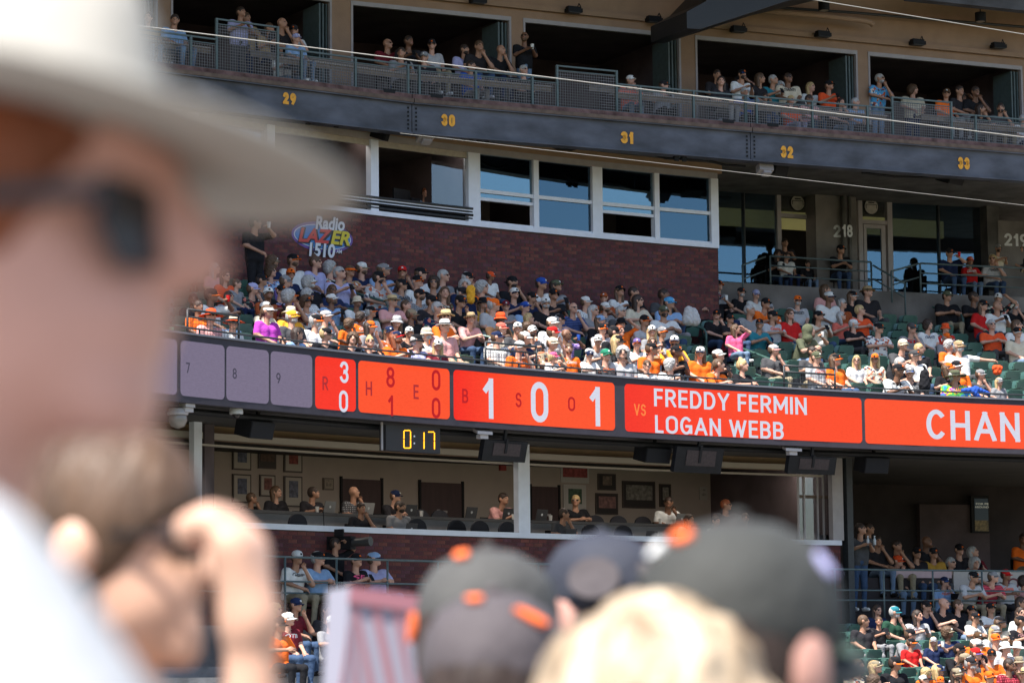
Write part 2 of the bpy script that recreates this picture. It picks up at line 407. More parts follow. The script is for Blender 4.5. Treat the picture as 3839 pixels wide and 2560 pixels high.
def rz(a): c, s = math.cos(a), math.sin(a); return np.array([[c,-s,0],[s,c,0],[0,0,1]])
def rx(a): c, s = math.cos(a), math.sin(a); return np.array([[1,0,0],[0,c,-s],[0,s,c]])
def ry(a): c, s = math.cos(a), math.sin(a); return np.array([[c,0,s],[0,1,0],[-s,0,c]])
# pose: (lean, right elbow, right wrist, left elbow, left wrist) ; x = side, -y = forward
POSE = {
 'l': (.00, (.25,-.03,.80), (.11,-.30,.63), (-.25,-.03,.80), (-.09,-.31,.63)),
 'f': (-.20, (.23,-.33,.74), (.035,-.50,.80), (-.23,-.33,.74), (-.03,-.50,.81)),
 'x': (.02, (.26,-.08,.82), (.03,-.25,.85), (-.26,-.08,.81), (-.01,-.26,.83)),
 'n': (-.06, (.21,-.27,.76), (.04,-.245,1.04), (-.26,-.08,.80), (.02,-.29,.68)),
 'p': (-.05, (.25,-.10,.79), (.07,-.34,.90), (-.25,-.10,.79), (-.05,-.34,.89)),
 'r': (.00, (.33,-.16,1.14), (.11,-.19,1.27), (-.25,-.03,.80), (-.09,-.31,.63)),
 'o': (.03, (.40,.02,.96), (.64,-.04,.93), (-.26,-.03,.80), (-.12,-.30,.63)),
 'd': (.00, (.28,-.22,1.00), (.06,-.29,1.13), (-.25,-.03,.80), (-.09,-.31,.63)),
 'a': (.00, (.28,-.02,.80), (.33,-.27,.72), (-.28,-.02,.80), (-.33,-.26,.72)),
}
HEADZ = 1.24
def body_prims(pose='l', stand=False, hy=0., hp=0., female=False, skirtless=True, fat=1.0):
    lean, Er, Wr, El, Wl = POSE[pose]
    z0 = .48 if stand else 0.; pel = np.array((0,0,.53+z0)); che = np.array((0,lean*.75,.88+z0-abs(lean)*.12)); dz = -abs(lean)*.2
    sh = np.array((0, lean, 1.02+z0+dz)); nk = np.array((0, lean*1.05-.005, 1.09+z0+dz)); hd = np.array((0, lean*1.2-.03, HEADZ+z0+dz*1.1))
    w = .178 if female else .205
    adj = lambda p, k=1.: np.array((p[0], p[1]+ (lean*.0), p[2]+z0))
    Er, Wr, El, Wl = adj(Er), adj(Wr), adj(El), adj(Wl)
    Hm = rz(hy) @ rx(hp)
    P = []
    SK, SH, PA, SO = 0, 1, 2, 3
    for sx in (1,-1):
        P.append(('c', (sx*.075*fat,0,.56+z0), (sx*.08*fat, che[1], che[2]), *[.124*fat, .122*fat], SH))
        P.append(('c', (sx*.08, che[1], che[2]), (sx*w*.72, sh[1], sh[2]-.035), .108, .072, SH))
        S = np.array((sx*w, sh[1], sh[2]-.03)); E_, W_ = (Er, Wr) if sx > 0 else (El, Wl)
        m = S+(E_-S)*.72
        P.append(('c', S, m, .070, .062, SH)); P.append(('c', m-(m-S)*.1, E_, .043, .040, SK)); P.append(('c', E_, W_, .041, .027, SK))
        hdir = (W_-E_)/np.linalg.norm(W_-E_); hd_c = W_+hdir*.045
        P.append(('c', W_, hd_c, .027, .030, SK))
        if stand:
            K = (sx*.10,-.01,.52); A = (sx*.105,.02,.10); hip = (sx*.085,0,.93)
            P.append(('c', hip, K, .095, .062, PA)); P.append(('c', K, A, .060, .045, PA)); toe = (sx*.12,-.13,.045)
        else:
            ks = .13 if not female else .09
            K = (sx*ks,-.45,.53); A = (sx*(ks-.01),-.43,.11); hip = (sx*.09,0,.52)
            P.append(('c', hip, K, .092, .064, PA)); P.append(('c', K, A, .060, .043, PA)); toe = (sx*ks,-.56,.05)
        P.append(('c', (A[0],A[1]+.02,.05), toe, .045, .036, SO))
    P.append(('e', (0, .0+lean*.3, .68+z0), (.155*fat,.125*fat,.15), None, SH))
    P.append(('e', (0, .01, .55+z0), (.165*fat,.13,.09), None, PA))
    P.append(('c', nk-np.array((0,0,.07)), hd-np.array((0,-.015,.05)), .060 if not female else .05, .052 if not female else .045, SK))
    def hl(x, y, z): return hd + Hm @ np.array((x, y, z))
    P.append(('e', hd+Hm@np.array((0,.008,.022)), (.073,.093,.095), Hm, SK))
    P.append(('e', hl(0,-.022,-.045), (.058,.070,.072), Hm, SK))
    P.append(('c', hl(0,-.086,.018), hl(0,-.104,-.018), .010, .015, SK))
    P.append(('c', hl(0,-.075,-.095), hl(0,-.078,-.085), .022, .020, SK))
    for sx in (1,-1): P.append(('e', hl(sx*.079,.012,-.005), (.012,.022,.032), Hm, SK))
    return P, hd, Hm, (che, Wr, Wl, Er, El)
def fingers(V, F4, M4, E_, W_, side, curl, sc=1.):
    """five tapered, bent fingers on a hand that runs on from the forearm"""
    E_ = Vector(E_); W_ = Vector(W_); d = (W_-E_).normalized(); up = Vector((0,0,1)) if abs(d.z) < .8 else Vector((0,1,0))
    x = d.cross(up).normalized(); n = x.cross(d).normalized()       # n: back of the hand
    b = MB()
    for i, (off, L) in enumerate([(-.028,.060),(-.010,.070),(.010,.068),(.028,.055)]):
        a = W_+d*.055*sc+x*off*sc; p1 = a+(d*math.cos(curl*.5)-n*math.sin(curl*.5))*L*.5*sc; p2 = p1+(d*math.cos(curl)-n*math.sin(curl))*L*.5*sc
        b.tube([a, p1, p2], [.010*sc,.009*sc,.0065*sc], n=6)
    a = W_+d*.02*sc+x*side*.026*sc; p1 = a+(x*side*.7+d*.7-n*.2).normalized()*.035*sc; p2 = p1+(d*.9+x*side*.1-n*.4).normalized()*.026*sc
    b.tube([a, p1, p2], [.012*sc,.011*sc,.008*sc], n=6)
    return b
def merge_tris(V, Q, mi, b, slot):
    """add builder quads to numpy mesh (caps dropped)"""
    off = len(V); V = np.concatenate([V, np.array(b.v)]); q4 = np.array([f for f in b.f if len(f) == 4])+off
    return V, np.concatenate([Q, q4]), np.concatenate([mi, np.full(len(q4), slot)])

class Proto: pass
_protos = {}
def proto(pose, stand, hyi, female, fat=0, h=.0145):
    key = (pose, stand, hyi, female, fat)
    if key in _protos: return _protos[key]
    hy = {0: 0., 1: .5, 2: -.6, 3: .95}[hyi]
    pr, hd, Hm, (che, Wr, Wl, Er, El) = body_prims(pose, stand, hy, -.18 if pose in 'p' else -.04, female, fat=(1.22 if fat else 1.0))
    V, Q, mi, fc = sdf_mesh(pr, h, .035)
    loc = (fc-hd) @ Hm
    face = (loc[:,1] < -.06)
    eye = face & (np.abs(np.abs(loc[:,0])-.030) < .014) & (np.abs(loc[:,2]-.012) < .009)
    mouth = face & (np.abs(loc[:,0]) < .024) & (np.abs(loc[:,2]+.056) < .008)
    mi[(mi == 0) & eye] = 4; mi[(mi == 0) & mouth] = 5
    cr = 1.3 if pose in 'lfxd' else .9
    for E_, W_, sd in ((Er, Wr, -1), (El, Wl, 1)):
        V, Q, mi = merge_tris(V, Q, mi, fingers(None, None, None, E_, W_, sd, cr), 0)
    p = Proto(); p.me = raw_mesh('person', V, Q, mi, 6); p.hd = Vector(hd)
    M = Matrix([list(r) for r in Hm]).to_4x4(); M.translation = p.hd; p.M = M; p.che = Vector(che); p.Wr = Vector(Wr); p.Wl = Vector(Wl); p.stand = stand
    p.lean = POSE[pose][0]; p.Er = Vector(Er); p.El = Vector(El)
    _protos[key] = p; return p

# ---- what sits on a head (head coordinates: centre 0, front -y)
def cap_mesh(kind):
    b = MB(); n = 20
    if kind in 'ck':
        f = -1 if kind == 'c' else 1
        prof = [(.088,.012),(.0915,.03),(.091,.055),(.084,.083),(.066,.108),(.036,.124),(.008,.129)]
        for i, (r, z) in enumerate(prof): pass
        M = Matrix.Diagonal((.93,1.16,1,1)); M = Matrix.Translation((0,.006,0)) @ M
        b.lathe(prof, M, n, 0)
        vs = []; m_ = 9
        for j in range(m_+1):
            a = math.pi*(j/m_); x = -math.cos(a)*.080; y0 = .006+f*math.sin(a)*.100*.93-f*.004
            L = .078*math.sin(a)**.6 if 0 < j < m_ else 0; dr = -.018*(abs(x)/.08)**2
            vs += [(x, y0*1.02, .022+dr), (x*1.0, y0+f*L, .010+dr*1.4), (x, y0*1.02, .016+dr), (x, y0+f*L, .005+dr*1.4)]
        fs = []
        for j in range(m_):
            a = 4*j; c = a+4; fs += [(a,a+1,c+1,c),(a+2,c+2,c+3,a+3),(a+1,a+3,c+3,c+1),(a,c,c+2,a+2)]
        b.add(vs, fs, 1)
        b.lathe([(.010,.127),(.009,.134),(.002,.137)], Matrix.Translation((0,.006,0)), 8, 1)
        # front emblem
        e = [(-.012,-.0),( .012,0),(.016,.030),(-.016,.030)]
        if f < 0: b.hexa([(-.017,-.108,.045),(.017,-.108,.045),(.017,-.096,.045),(-.017,-.096,.045),(-.015,-.100,.078),(.015,-.100,.078),(.015,-.085,.078),(-.015,-.085,.078)], 2)
    elif kind == 'v':
        b.lathe([(.090,.012),(.093,.014),(.093,.050),(.090,.052),(.088,.03)], Matrix.Diagonal((.95,1.15,1,1)), n, 0)
        q = cap_mesh('c'); 
        vs = []; m_ = 9
        for j in range(m_+1):
            a = math.pi*(j/m_); x = -math.cos(a)*.085; y0 = -math.sin(a)*.1; L = .085*math.sin(a)**.6 if 0 < j < m_ else 0
            vs += [(x, y0, .024), (x, y0-L, .008), (x, y0, .018), (x, y0-L, .003)]
        fs = []
        for j in range(m_):
            a = 4*j; c = a+4; fs += [(a,a+1,c+1,c),(a+2,c+2,c+3,a+3),(a+1,a+3,c+3,c+1),(a,c,c+2,a+2)]
        b.add(vs, fs, 1)
    else:
        R = {'b': .128, 'u': .175, 's': .155, 'w': .20}[kind]; dr = {'b': -.035, 'u': -.03, 's': .004, 'w': -.02}[kind]
        top = .128 if kind != 's' else .132
        prof = [(.088,.020),(.090,.05),(.086,.09),(.076,top-.012),(.055,top),(.01,top+(.0 if kind != 's' else -.012))]
        b.lathe([(.01,.018)]+[(.086,.018)]+prof, Matrix.Diagonal((.95,1.14,1,1)), n, 0)
        rim = []
        vs = []; K = 28
        for j in range(K):
            a = 2*math.pi*j/K; wv = .010*math.sin(2*a+.6)+.006*math.sin(3*a)
            for r, z in ((.080,.030),(.5*(R+.085),.026+dr*.35+wv*.4),(R,.020+dr+wv),(R-.002,.014+dr+wv),(.5*(R+.085),.018+dr*.35+wv*.4),(.080,.022)):
                vs.append((r*math.cos(a)*.95, r*math.sin(a)*1.1, z))
        fs = []
        for j in range(K):
            for i in range(6): fs.append((j*6+i, j*6+(i+1)%6, ((j+1)%K)*6+(i+1)%6, ((j+1)%K)*6+i))
        b.add(vs, fs, 1)
        if kind in 'sw': b.lathe([(.0905,.032),(.0915,.034),(.0915,.056),(.090,.058)], Matrix.Diagonal((.955,1.145,1,1)), n, 2)
    me = b.mesh('hat', [None,None,None], smooth=True); return me
def hair_mesh(kind):
    H = .011; cutf = [('e', (0,-.075,-.045), (.075,.07,.085), None, 0)]
    if kind == 's': pr = [('e', (0,.012,.030), (.083,.104,.104), None, 0), ('e', (0,.05,-.02), (.070,.062,.075), None, 0)]; cut = cutf
    elif kind == 'l': pr = [('e', (0,.012,.030), (.087,.107,.106), None, 0), ('c', (.055,.045,0), (.075,.045,-.20), .05, .035, 0), ('c', (-.055,.045,0), (-.075,.045,-.20), .05, .035, 0), ('c', (0,.07,0), (0,.075,-.21), .06, .04, 0)]; cut = [('e', (0,-.085,-.035), (.070,.09,.10), None, 0)]
    elif kind == 'c': pr = [('e', (0,.02,.035), (.115,.125,.12), None, 0), ('e', (0,.05,-.04), (.11,.09,.10), None, 0)]; cut = [('e', (0,-.09,-.03), (.066,.09,.085), None, 0)]
    elif kind == 'b': pr = [('e', (0,.012,.030), (.083,.104,.104), None, 0), ('e', (0,.03,.145), (.038,.038,.035), None, 0), ('e', (0,.05,-.02), (.068,.06,.07), None, 0)]; cut = cutf
    elif kind == 'p': pr = [('e', (0,.012,.028), (.083,.104,.102), None, 0), ('c', (0,.10,.02), (0,.14,-.12), .03, .02, 0), ('e', (0,.05,-.02), (.068,.06,.07), None, 0)]; cut = cutf
    elif kind == 'B': pr = [('e', (0,-.030,-.070), (.063,.072,.058), None, 0)]; cut = [('e', (0,-.06,.005), (.075,.09,.052), None, 0), ('e', (0,-.105,-.056), (.02,.03,.007), None, 0)]
    elif kind == 'h': pr = [('e', (0,.025,.015), (.105,.120,.128), None, 0), ('c', (0,.05,-.08), (0,.04,-.16), .09, .11, 0)]; cut = [('e', (0,-.10,-.01), (.070,.10,.095), None, 0)]
    nz = None
    if kind in 'clpb':
        a = 95 if kind == 'c' else 60
        def nz(G): return (.010 if kind == 'c' else .004)*np.sin(G[...,0]*a)*np.sin(G[...,1]*a+1)*np.sin(G[...,2]*(a if kind == 'c' else 14)+2)
    V, Q, mi, fc = sdf_mesh(pr, H, .03, cut, nz); return raw_mesh('hair', V, Q, mi*0, 1)
def shades_mesh():
    b = MB()
    for sx in (1,-1):
        vs = []; 
        for (x, z) in ((.004,.020),(.056,.022),(.060,.004),(.044,-.012),(.014,-.010)):
            y = -.100-.0 + .30*max(0, x-.02)**1.0; vs.append((sx*x, y, z)); 
        vs += [(v[0], v[1]+.006, v[2]) for v in vs]
        fs = [tuple(range(5)), tuple(range(9,4,-1))] + [(i, 5+i, 5+(i+1)%5, (i+1)%5) for i in range(5)]
        b.add(vs, fs, 0)
        b.hexa([(sx*.060,-.092,.012),(sx*.064,-.092,.012),(sx*.083,.015,.010),(sx*.079,.015,.010),(sx*.060,-.092,.019),(sx*.064,-.092,.019),(sx*.083,.015,.016),(sx*.079,.015,.016)], 0)
    b.box(-.006,.006,-.108,-.102,.010,.016,0)
    return b.mesh('sunglasses', [None])
_head = {}
def head_part(kind):
    if kind not in _head: _head[kind] = shades_mesh() if kind == 'g' else (cap_mesh(kind[1]) if kind[0] == 'H' else hair_mesh(kind[1]))
    return _head[kind]

COLS = {'white': (.72,.72,.70), 'cream': (.62,.55,.42), 'black': (.017,.017,.02), 'dark': (.030,.028,.032), 'grey': (.26,.26,.27), 'lightgrey': (.45,.45,.46), 'darkgrey': (.075,.075,.08),
 'navy': (.018,.028,.075), 'blue': (.03,.09,.40), 'lightblue': (.26,.40,.62), 'skyblue': (.10,.38,.68), 'teal': (.03,.20,.25), 'green': (.03,.22,.13), 'darkgreen': (.025,.07,.045), 'olive': (.11,.12,.075),
 'orange': (.86,.16,.02), 'rust': (.36,.085,.03), 'redorange': (.80,.10,.03), 'red': (.55,.02,.02), 'maroon': (.17,.02,.03), 'coral': (.68,.15,.11), 'pink': (.72,.36,.34), 'hotpink': (.78,.12,.25), 'magenta': (.45,.06,.42), 'purple': (.16,.11,.30), 'lavender': (.42,.42,.66),
 'mustard': (.50,.28,.05), 'yellow': (.80,.40,.04), 'tan': (.42,.30,.17), 'khaki': (.30,.25,.17), 'brown': (.10,.055,.03), 'darkbrown': (.035,.02,.014), 'blond': (.48,.34,.16), 'silver': (.40,.39,.38), 'auburn': (.22,.06,.02), 'straw': (.60,.45,.24), 'jeans': (.05,.085,.16), 'lightjeans': (.16,.23,.34)}
SKIN = {'1': (.56,.31,.22), '2': (.42,.22,.14), '3': (.20,.095,.055), '4': (.085,.04,.025)}
WORDS = {'silver': 'grey', 'darkbrown': 'dark', 'skyblue': 'bright blue', 'lightblue': 'light blue', 'lightgrey': 'light grey', 'darkgrey': 'dark grey', 'darkgreen': 'dark green', 'redorange': 'red orange', 'hotpink': 'hot pink', 'dark': 'dark'}
def cloth(c, pat='plain'):
    name = c+'_'+pat+'_cloth'
    if name in _mc: return _mc[name]
    m = mat(name, COLS[c], .95, noise=.12, nscale=9, bump=.9, bscale=13, spec=.12)
    if pat in ('floral', 'plaid', 'striped', 'tiedye'):
        nt = m.node_tree; b = nt.nodes['Principled BSDF']; tc = nt.nodes.new('ShaderNodeTexCoord'); r = nt.nodes.new('ShaderNodeValToRGB'); r.color_ramp.interpolation = 'CONSTANT'
        for l in list(b.inputs['Base Color'].links): nt.links.remove(l)
        if pat in ('floral', 'tiedye'):
            t = nt.nodes.new('ShaderNodeTexVoronoi' if pat == 'floral' else 'ShaderNodeTexNoise'); t.inputs['Scale'].default_value = 22 if pat == 'floral' else 5
            nt.links.new(tc.outputs['Object'], t.inputs['Vector'])
            sep = nt.nodes.new('ShaderNodeSeparateColor'); nt.links.new(t.outputs['Color'], sep.inputs[0]); nt.links.new(sep.outputs[0], r.inputs[0])
            base = COLS[c]; acc = [(.5,.16,.12),(.55,.50,.42),(.10,.16,.12)] if c in ('black','navy','dark','brown') else [(.5,.12,.05),(.08,.08,.12),(.7,.7,.66)]
            if pat == 'tiedye': acc = [(.75,.65,.05),(.10,.50,.12),(.30,.05,.45)]; base = (.05,.25,.55)
            cs = [base, acc[0], base, acc[1], acc[2]] if pat == 'floral' else [base, acc[1], acc[0], acc[2], base]
            ps = [0,.42,.58,.8,.92] if pat == 'floral' else [0,.42,.5,.56,.64]
            while len(r.color_ramp.elements) < 5: r.color_ramp.elements.new(.5)
            for e, p, q in zip(r.color_ramp.elements, ps, cs): e.position = p; e.color = (*q, 1)
            nt.links.new(r.outputs[0], b.inputs['Base Color'])
        else:
            w = nt.nodes.new('ShaderNodeTexWave'); w.inputs['Scale'].default_value = 7 if pat == 'plaid' else 9; w.bands_direction = 'Z'
            nt.links.new(tc.outputs['Object'], w.inputs['Vector']); src = w.outputs['Fac']
            if pat == 'plaid':
                w2 = nt.nodes.new('ShaderNodeTexWave'); w2.inputs['Scale'].default_value = 7; w2.bands_direction = 'X'; nt.links.new(tc.outputs['Object'], w2.inputs['Vector'])
                a = nt.nodes.new('ShaderNodeMath'); a.operation = 'MULTIPLY'; nt.links.new(w.outputs['Fac'], a.inputs[0]); nt.links.new(w2.outputs['Fac'], a.inputs[1]); src = a.outputs[0]
            r.color_ramp.elements[0].color = (*COLS[c], 1); k = .35 if COLS[c][0] > .2 else 4.0
            r.color_ramp.elements[1].position = .45; r.color_ramp.elements[1].color = (*[min(.8, q*k+.01) for q in COLS[c]], 1)
            nt.links.new(src, r.inputs[0]); nt.links.new(r.outputs[0], b.inputs['Base Color'])
    return m
def skinm(k): return mat('skin_'+k, SKIN[k], .55, noise=.06, nscale=14)
def hairm(c): return mat(c+'_hair', COLS[c], .6, noise=.3, nscale=30, bump=.6, bscale=50, stretch=(1,1,.25))
M_lens = mat('dark_lens', (.018,.012,.012), .25, spec=.4)
M_lensb = mat('blue_mirror_lens', (.02,.10,.45), .1, metal=.6)
M_eye = mat('eye_dark', (.03,.02,.018), .4)
M_lipsk = mat('lips', (.34,.12,.09), .5)
_gt = {}
def giants_mesh(c, txt='GIANTS'):
    if (c, txt) not in _gt:
        v, f = text_mesh(txt, .02); xs = [p[0] for p in v]; ys = [p[1] for p in v]; b = MB(); W = .27
        def pl(p):
            x = ((p[0]-min(xs))/(max(xs)-min(xs))-.5)*W; z = ((p[1]-min(ys))/(max(ys)-min(ys))-.5)*.075
            return (x, .9*x*x*1.6, z - 1.1*x*x*.6)
        b.add([pl(p) for p in v], f); _gt[(c, txt)] = b.mesh('lettering', cloth(c))
    return _gt[(c, txt)]
def kid(o, name, me, mats, M, parent):
    c = bpy.data.objects.new(name, me); link(c, parent); c.matrix_basis = M
    for i, m in enumerate(mats): c.material_slots[i].link = 'OBJECT'; c.material_slots[i].material = m
    return c
PANTS = ['jeans','lightjeans','black','darkgrey','khaki','navy','grey','jeans']
PEOPLE = []
def person(loc, face, rec, place, sc=1., stand=False, group=None):
    """rec: dict of looks"""
    fem = rec['hair'][:1] in 'lbp' and 'm' not in rec['fl']
    hy = RNG.choice([1,1,0,0,2,3])
    for d in '0123':
        if d in rec['fl']: hy = int(d)
    pose = rec['pose']; p = proto(pose, stand, hy, fem, 1 if 'F' in rec['fl'] else 0)
    o = bpy.data.objects.new('person', p.me); link(o)
    if 'k' in rec['fl']: sc *= .78
    wd = RNG.uniform(1.02, 1.15)
    o.location = loc; o.rotation_euler = (0 if stand else RNG.uniform(-.05,.07), RNG.uniform(-.03,.03), face+RNG.uniform(-.18,.18)); o.scale = (sc*wd, sc*wd, sc)
    pat = {'floral': 'floral', 'plaid': 'plaid', 'striped': 'striped', 'tiedye': 'tiedye'}.get(rec['gar'], 'plain')
    pc = rec.get('pants') or RNG.choice(PANTS)
    sk = skinm(rec['skin'])
    ms = [sk, cloth(rec['top'], pat), cloth(pc), cloth(RNG.choice(['white','black','darkgrey'])), M_eye, M_lipsk]
    for i, m in enumerate(ms): o.material_slots[i].link = 'OBJECT'; o.material_slots[i].material = m
    hs, hc = rec['hair'][:1], rec['hair'][1:]
    if hs not in 'x-': kid(o, 'hair', head_part('h'+hs), [hairm(hc)], p.M, o)
    if 'B' in rec['fl']: kid(o, 'beard', head_part('hB'), [hairm(hc if hc else 'brown')], p.M, o)
    if 'g' in rec['fl'] or 'G' in rec['fl']: kid(o, 'sunglasses', head_part('g'), [M_lensb if 'G' in rec['fl'] else M_lens], p.M, o)
    ht, hcol = rec['hat'], rec['hcol']
    if ht == 'h': kid(o, 'hood', head_part('hh'), [cloth(hcol)], p.M, o)
    elif ht != '-':
        cs = hcol.split('/'); emb = 'orange' if cs[0] in ('black','dark','darkgrey') else ('black' if cs[0] in ('orange','white') else 'white')
        if ht in 'uws': emb = 'black'
        M2 = p.M.copy()
        if ht in 'ck' : M2 = p.M @ Matrix.Rotation(RNG.uniform(-.05,.12), 4, 'X')
        kid(o, {'c':'cap','k':'cap','b':'bucket_hat','u':'sun_hat','s':'straw_hat','v':'visor','w':'sun_hat'}[ht], head_part('H'+ht), [cloth(cs[0]), cloth(cs[-1]), cloth(emb)], M2, o)
    if rec.get('txt'):
        tcol, tx = rec['txt']; M3 = Matrix.Translation((0, p.che.y-.135, p.che.z+.06)) @ Matrix.Rotation(math.atan2(-p.lean, .35), 4, 'X')
        kid(o, 'lettering', giants_mesh(tcol, tx), [cloth(tcol)], M3, o)
    rec['o'] = o; rec['place'] = place; rec['groupn'] = group; rec['stand'] = stand; rec['proto'] = p; PEOPLE.append(rec); return o
GAR = {'tee': 'T-shirt', 'jersey': 'jersey', 'shirt': 'shirt', 'tank': 'tank top', 'hoodie': 'hoodie', 'floral': 'patterned shirt', 'jacket': 'jacket', 'polo': 'polo shirt', 'plaid': 'plaid shirt', 'striped': 'striped shirt', 'vest': 'vest', 'sweater': 'sweater', 'tiedye': 'tie-dye shirt'}
HATW = {'c': 'cap', 'k': 'backwards cap', 'b': 'bucket hat', 'u': 'sun hat', 's': 'straw hat', 'v': 'visor', 'h': 'hood', 'w': 'wide sun hat'}
HAIRW = {'s': 'short', 'l': 'long', 'c': 'curly', 'b': 'tied up', 'p': 'ponytailed'}
def describe(r, short=False):
    w = lambda c: WORDS.get(c, c)
    g = 'person in '+w(r['top'])+' '+GAR[r['gar']]
    if 'k' in r['fl']: g = 'child in '+w(r['top'])+' '+GAR[r['gar']] if False else 'small '+g
    if r['hat'] != '-': h = w(r['hcol'].split('/')[0])+' '+HATW[r['hat']]
    elif r['hair'][0] == 'x': h = 'bald head'
    else: h = HAIRW[r['hair'][0]]+' '+w(r['hair'][1:])+' hair'
    if short: return w(r['top'])+' '+GAR[r['gar']]+' and '+h
    return g+' and '+h
def trim(t, n):
    w = t.split()[:n]
    while w and w[-1].strip(',') in ('the','above','and','in','of','over','just','with','right','left','behind','at','a','on','from','below','beside','under','dark','light','short','long','curly','small','far','front','second','lower','suite','press','bright','grey','by','orange','tied'): w.pop()
    return ' '.join(w).rstrip(',')
def name_people():
    base = {}
    for r in PEOPLE: r['d'] = describe(r); r['lab'] = r['d']+' '+r['place']; base.setdefault(r['lab'], []).append(r)
    act = {'f': 'leaning forward', 'x': 'with arms crossed', 'n': 'hand on chin', 'p': 'holding a phone', 'r': 'hand raised', 'o': 'arm stretched out', 'd': 'drinking', 'l': '', 'a': 'hands on thighs'}
    def regroup(): 
        b = {}
        for r in PEOPLE: b.setdefault(r['lab'], []).append(r)
        return [v for v in b.values() if len(v) > 1]
    for v in regroup():
        for r in v:
            e = [act[r['pose']]] if act[r['pose']] else []
            if 'g' in r['fl']: e.append('sunglasses')
            if 'B' in r['fl']: e.append('beard')
            if e: r['lab'] = r['d']+', '+', '.join(e[:2])+', '+r['place']
    def px(r):
        h = r['o'].location; return h
    for v in regroup():
        for r in v:
            best = None
            for q in PEOPLE:
                if q is r or q['place'] != r['place']: continue
                dd = (q['o'].location-r['o'].location).length
                if best is None or dd < best[0]: best = (dd, q)
            if best:
                side = 'right of' if (best[1]['sx'] < r['sx']) else 'left of'
                r['lab'] = r['d']+', just '+side+' '+describe(best[1], True)
    for v in regroup():
        v.sort(key=lambda r: r['sx']); on = ['leftmost','second from left','third from left','fourth from left','fifth from left']
        for i, r in enumerate(v):
            r['lab'] = on[min(i,4)]+' '+r['d']+' '+r['place']
    for r in PEOPLE:
        r['lab'] = trim(r['lab'], 16)
        tag(r['o'], label=r['lab'], cat='person', group=r['groupn'])
def parse(region, text):
    out = []
    for ln in text.strip().splitlines():
        q = [a.strip() for a in ln.split(',')]
        if len(q) < 8: continue
        x, y = zp(region, float(q[0]), float(q[1])); fl = q[8] if len(q) > 8 else ''
        pose = 'l'
        for ch in fl:
            if ch in 'fxnproda' : pose = ch; break
        else: pose = RNG.choice('lllxlnp')
        fl2 = ''.join(ch for ch in fl if ch not in 'fxnproda')
        r = dict(sx=x, sy=y, hat=q[2], hcol=q[3], hair=q[4], top=q[5], gar=q[6], skin=q[7], fl=fl2, pose=pose)
        if len(q) > 9 and q[9]: a = q[9].split(':'); r['txt'] = (a[0], a[1])
        if len(q) > 10: r['pants'] = q[10]
        out.append(r)
    return out
# ------------------------------------------------------------ helpers on the stand
def H(reg, x, y, t, path=None):
    """(s, z) of a photograph point on the sheet t behind the path"""
    X, Y = zp(reg, x, y); return (path or LED).hit(X, Y, t)
T0, TR = .30, .84                    # club rows: front of the first tread, tread depth
FZ0, FR = 5.30, .32                  # club rows: first floor, riser
def club_floor(t): return FZ0 + FR*max(0, math.floor((t-T0)/TR+1e-6))
s1, z1 = LED.hit(2137, 1331, T0+.45)
FZ0 = z1-HEADZ
NROW = 8
TW = T0+TR*NROW+.15                  # brick wall face
LT0, LFZ, LR = -.15, .29, .195        # lower rows go down towards the field
def rake(X, Y, dz, up=True):
    """point on the slope of the rows, dz above the treads"""
    lo, hi = (-.5, 9.0) if up else (-9.5, .8)
    if not up and X < 2000: lo = -4
    best = None
    for i in range(60):
        t = lo+(hi-lo)*i/59; s, z = (LED if up else LOW).hit(X, Y, t)
        zz = (FZ0+FR*(t-T0-.45)/TR if up else LFZ+LR*(t-(LT0-.45))/TR)+dz
        e = abs(z-zz)
        if best is None or e < best[0]: best = (e, s, t, z)
    return best[1:]
SL = LED.hit(640, 1330, 0)[0]; SR = LED.hit(3839, 1600, 0)[0]
S0, S1 = SL-9, SR+8.0              # what is built of the stand, along the front
print('S', S0, SL, SR, S1, 'FZ0', FZ0, 'TW', TW)
SE = LED.hit(2692, 930, TW)[0]       # the brick box ends here

# ------------------------------------------------------------ ground
g = MB(); g.add([(-900,-900,-6),(900,-900,-6),(900,900,-6),(-900,900,-6)], [(0,1,2,3)])
g.build('ground', mat('field_ground', (.16,.13,.09), .95, noise=.3, nscale=.4), kind='structure')
g = MB(); g.add([(-60,8,-5.996),(50,8,-5.996),(45,44,-5.996),(-50,40,-5.996)], [(0,1,2,3)])
g.build('field_grass_lawn', mat('turf', (.035,.075,.018), .95, noise=.3, nscale=2), kind='structure')

# ------------------------------------------------------------ the seating decks
deck = MB()
for k in range(NROW):
    z = FZ0+FR*k; deck.bar(LED, S0, S1+1, T0+TR*k, T0+TR*(k+1) if k < NROW-1 else TW+.05, z-.3, z, 0)
TT = T0+TR*(NROW+2)+.1               # front of the terrace
deck.bar(LED, SE+.02, S1+1, TW+.05, T0+TR*(NROW+1), FZ0+FR*NROW-.3, FZ0+FR*NROW)
deck.bar(LED, SE+.02, S1+1, T0+TR*(NROW+1), TT, FZ0+FR*(NROW+1)-.3, FZ0+FR*(NROW+1))
deck.bar(LED, S0, S1+1, .145, T0, FZ0-.33, FZ0+.02, 0)
deck.build('club_deck', M_step, kind='structure', smooth=False)
# terrace at the right end behind the rows
TZS, TZ = H('C', 780, 760, TT); TZ = TZ; print('terrace z', TZ)
TZ = max(TZ, FZ0+FR*(NROW+1))
d = MB(); d.bar(LED, SE+.02, S1+1, TT+.08, 14.5, TZ-.25, TZ)
d.bar(LED, SE+.02, S1+1, TT, TT+.08, FZ0+FR*(NROW+1)-.1, TZ+.05)
d.build('terrace_slab', M_conc, kind='structure')
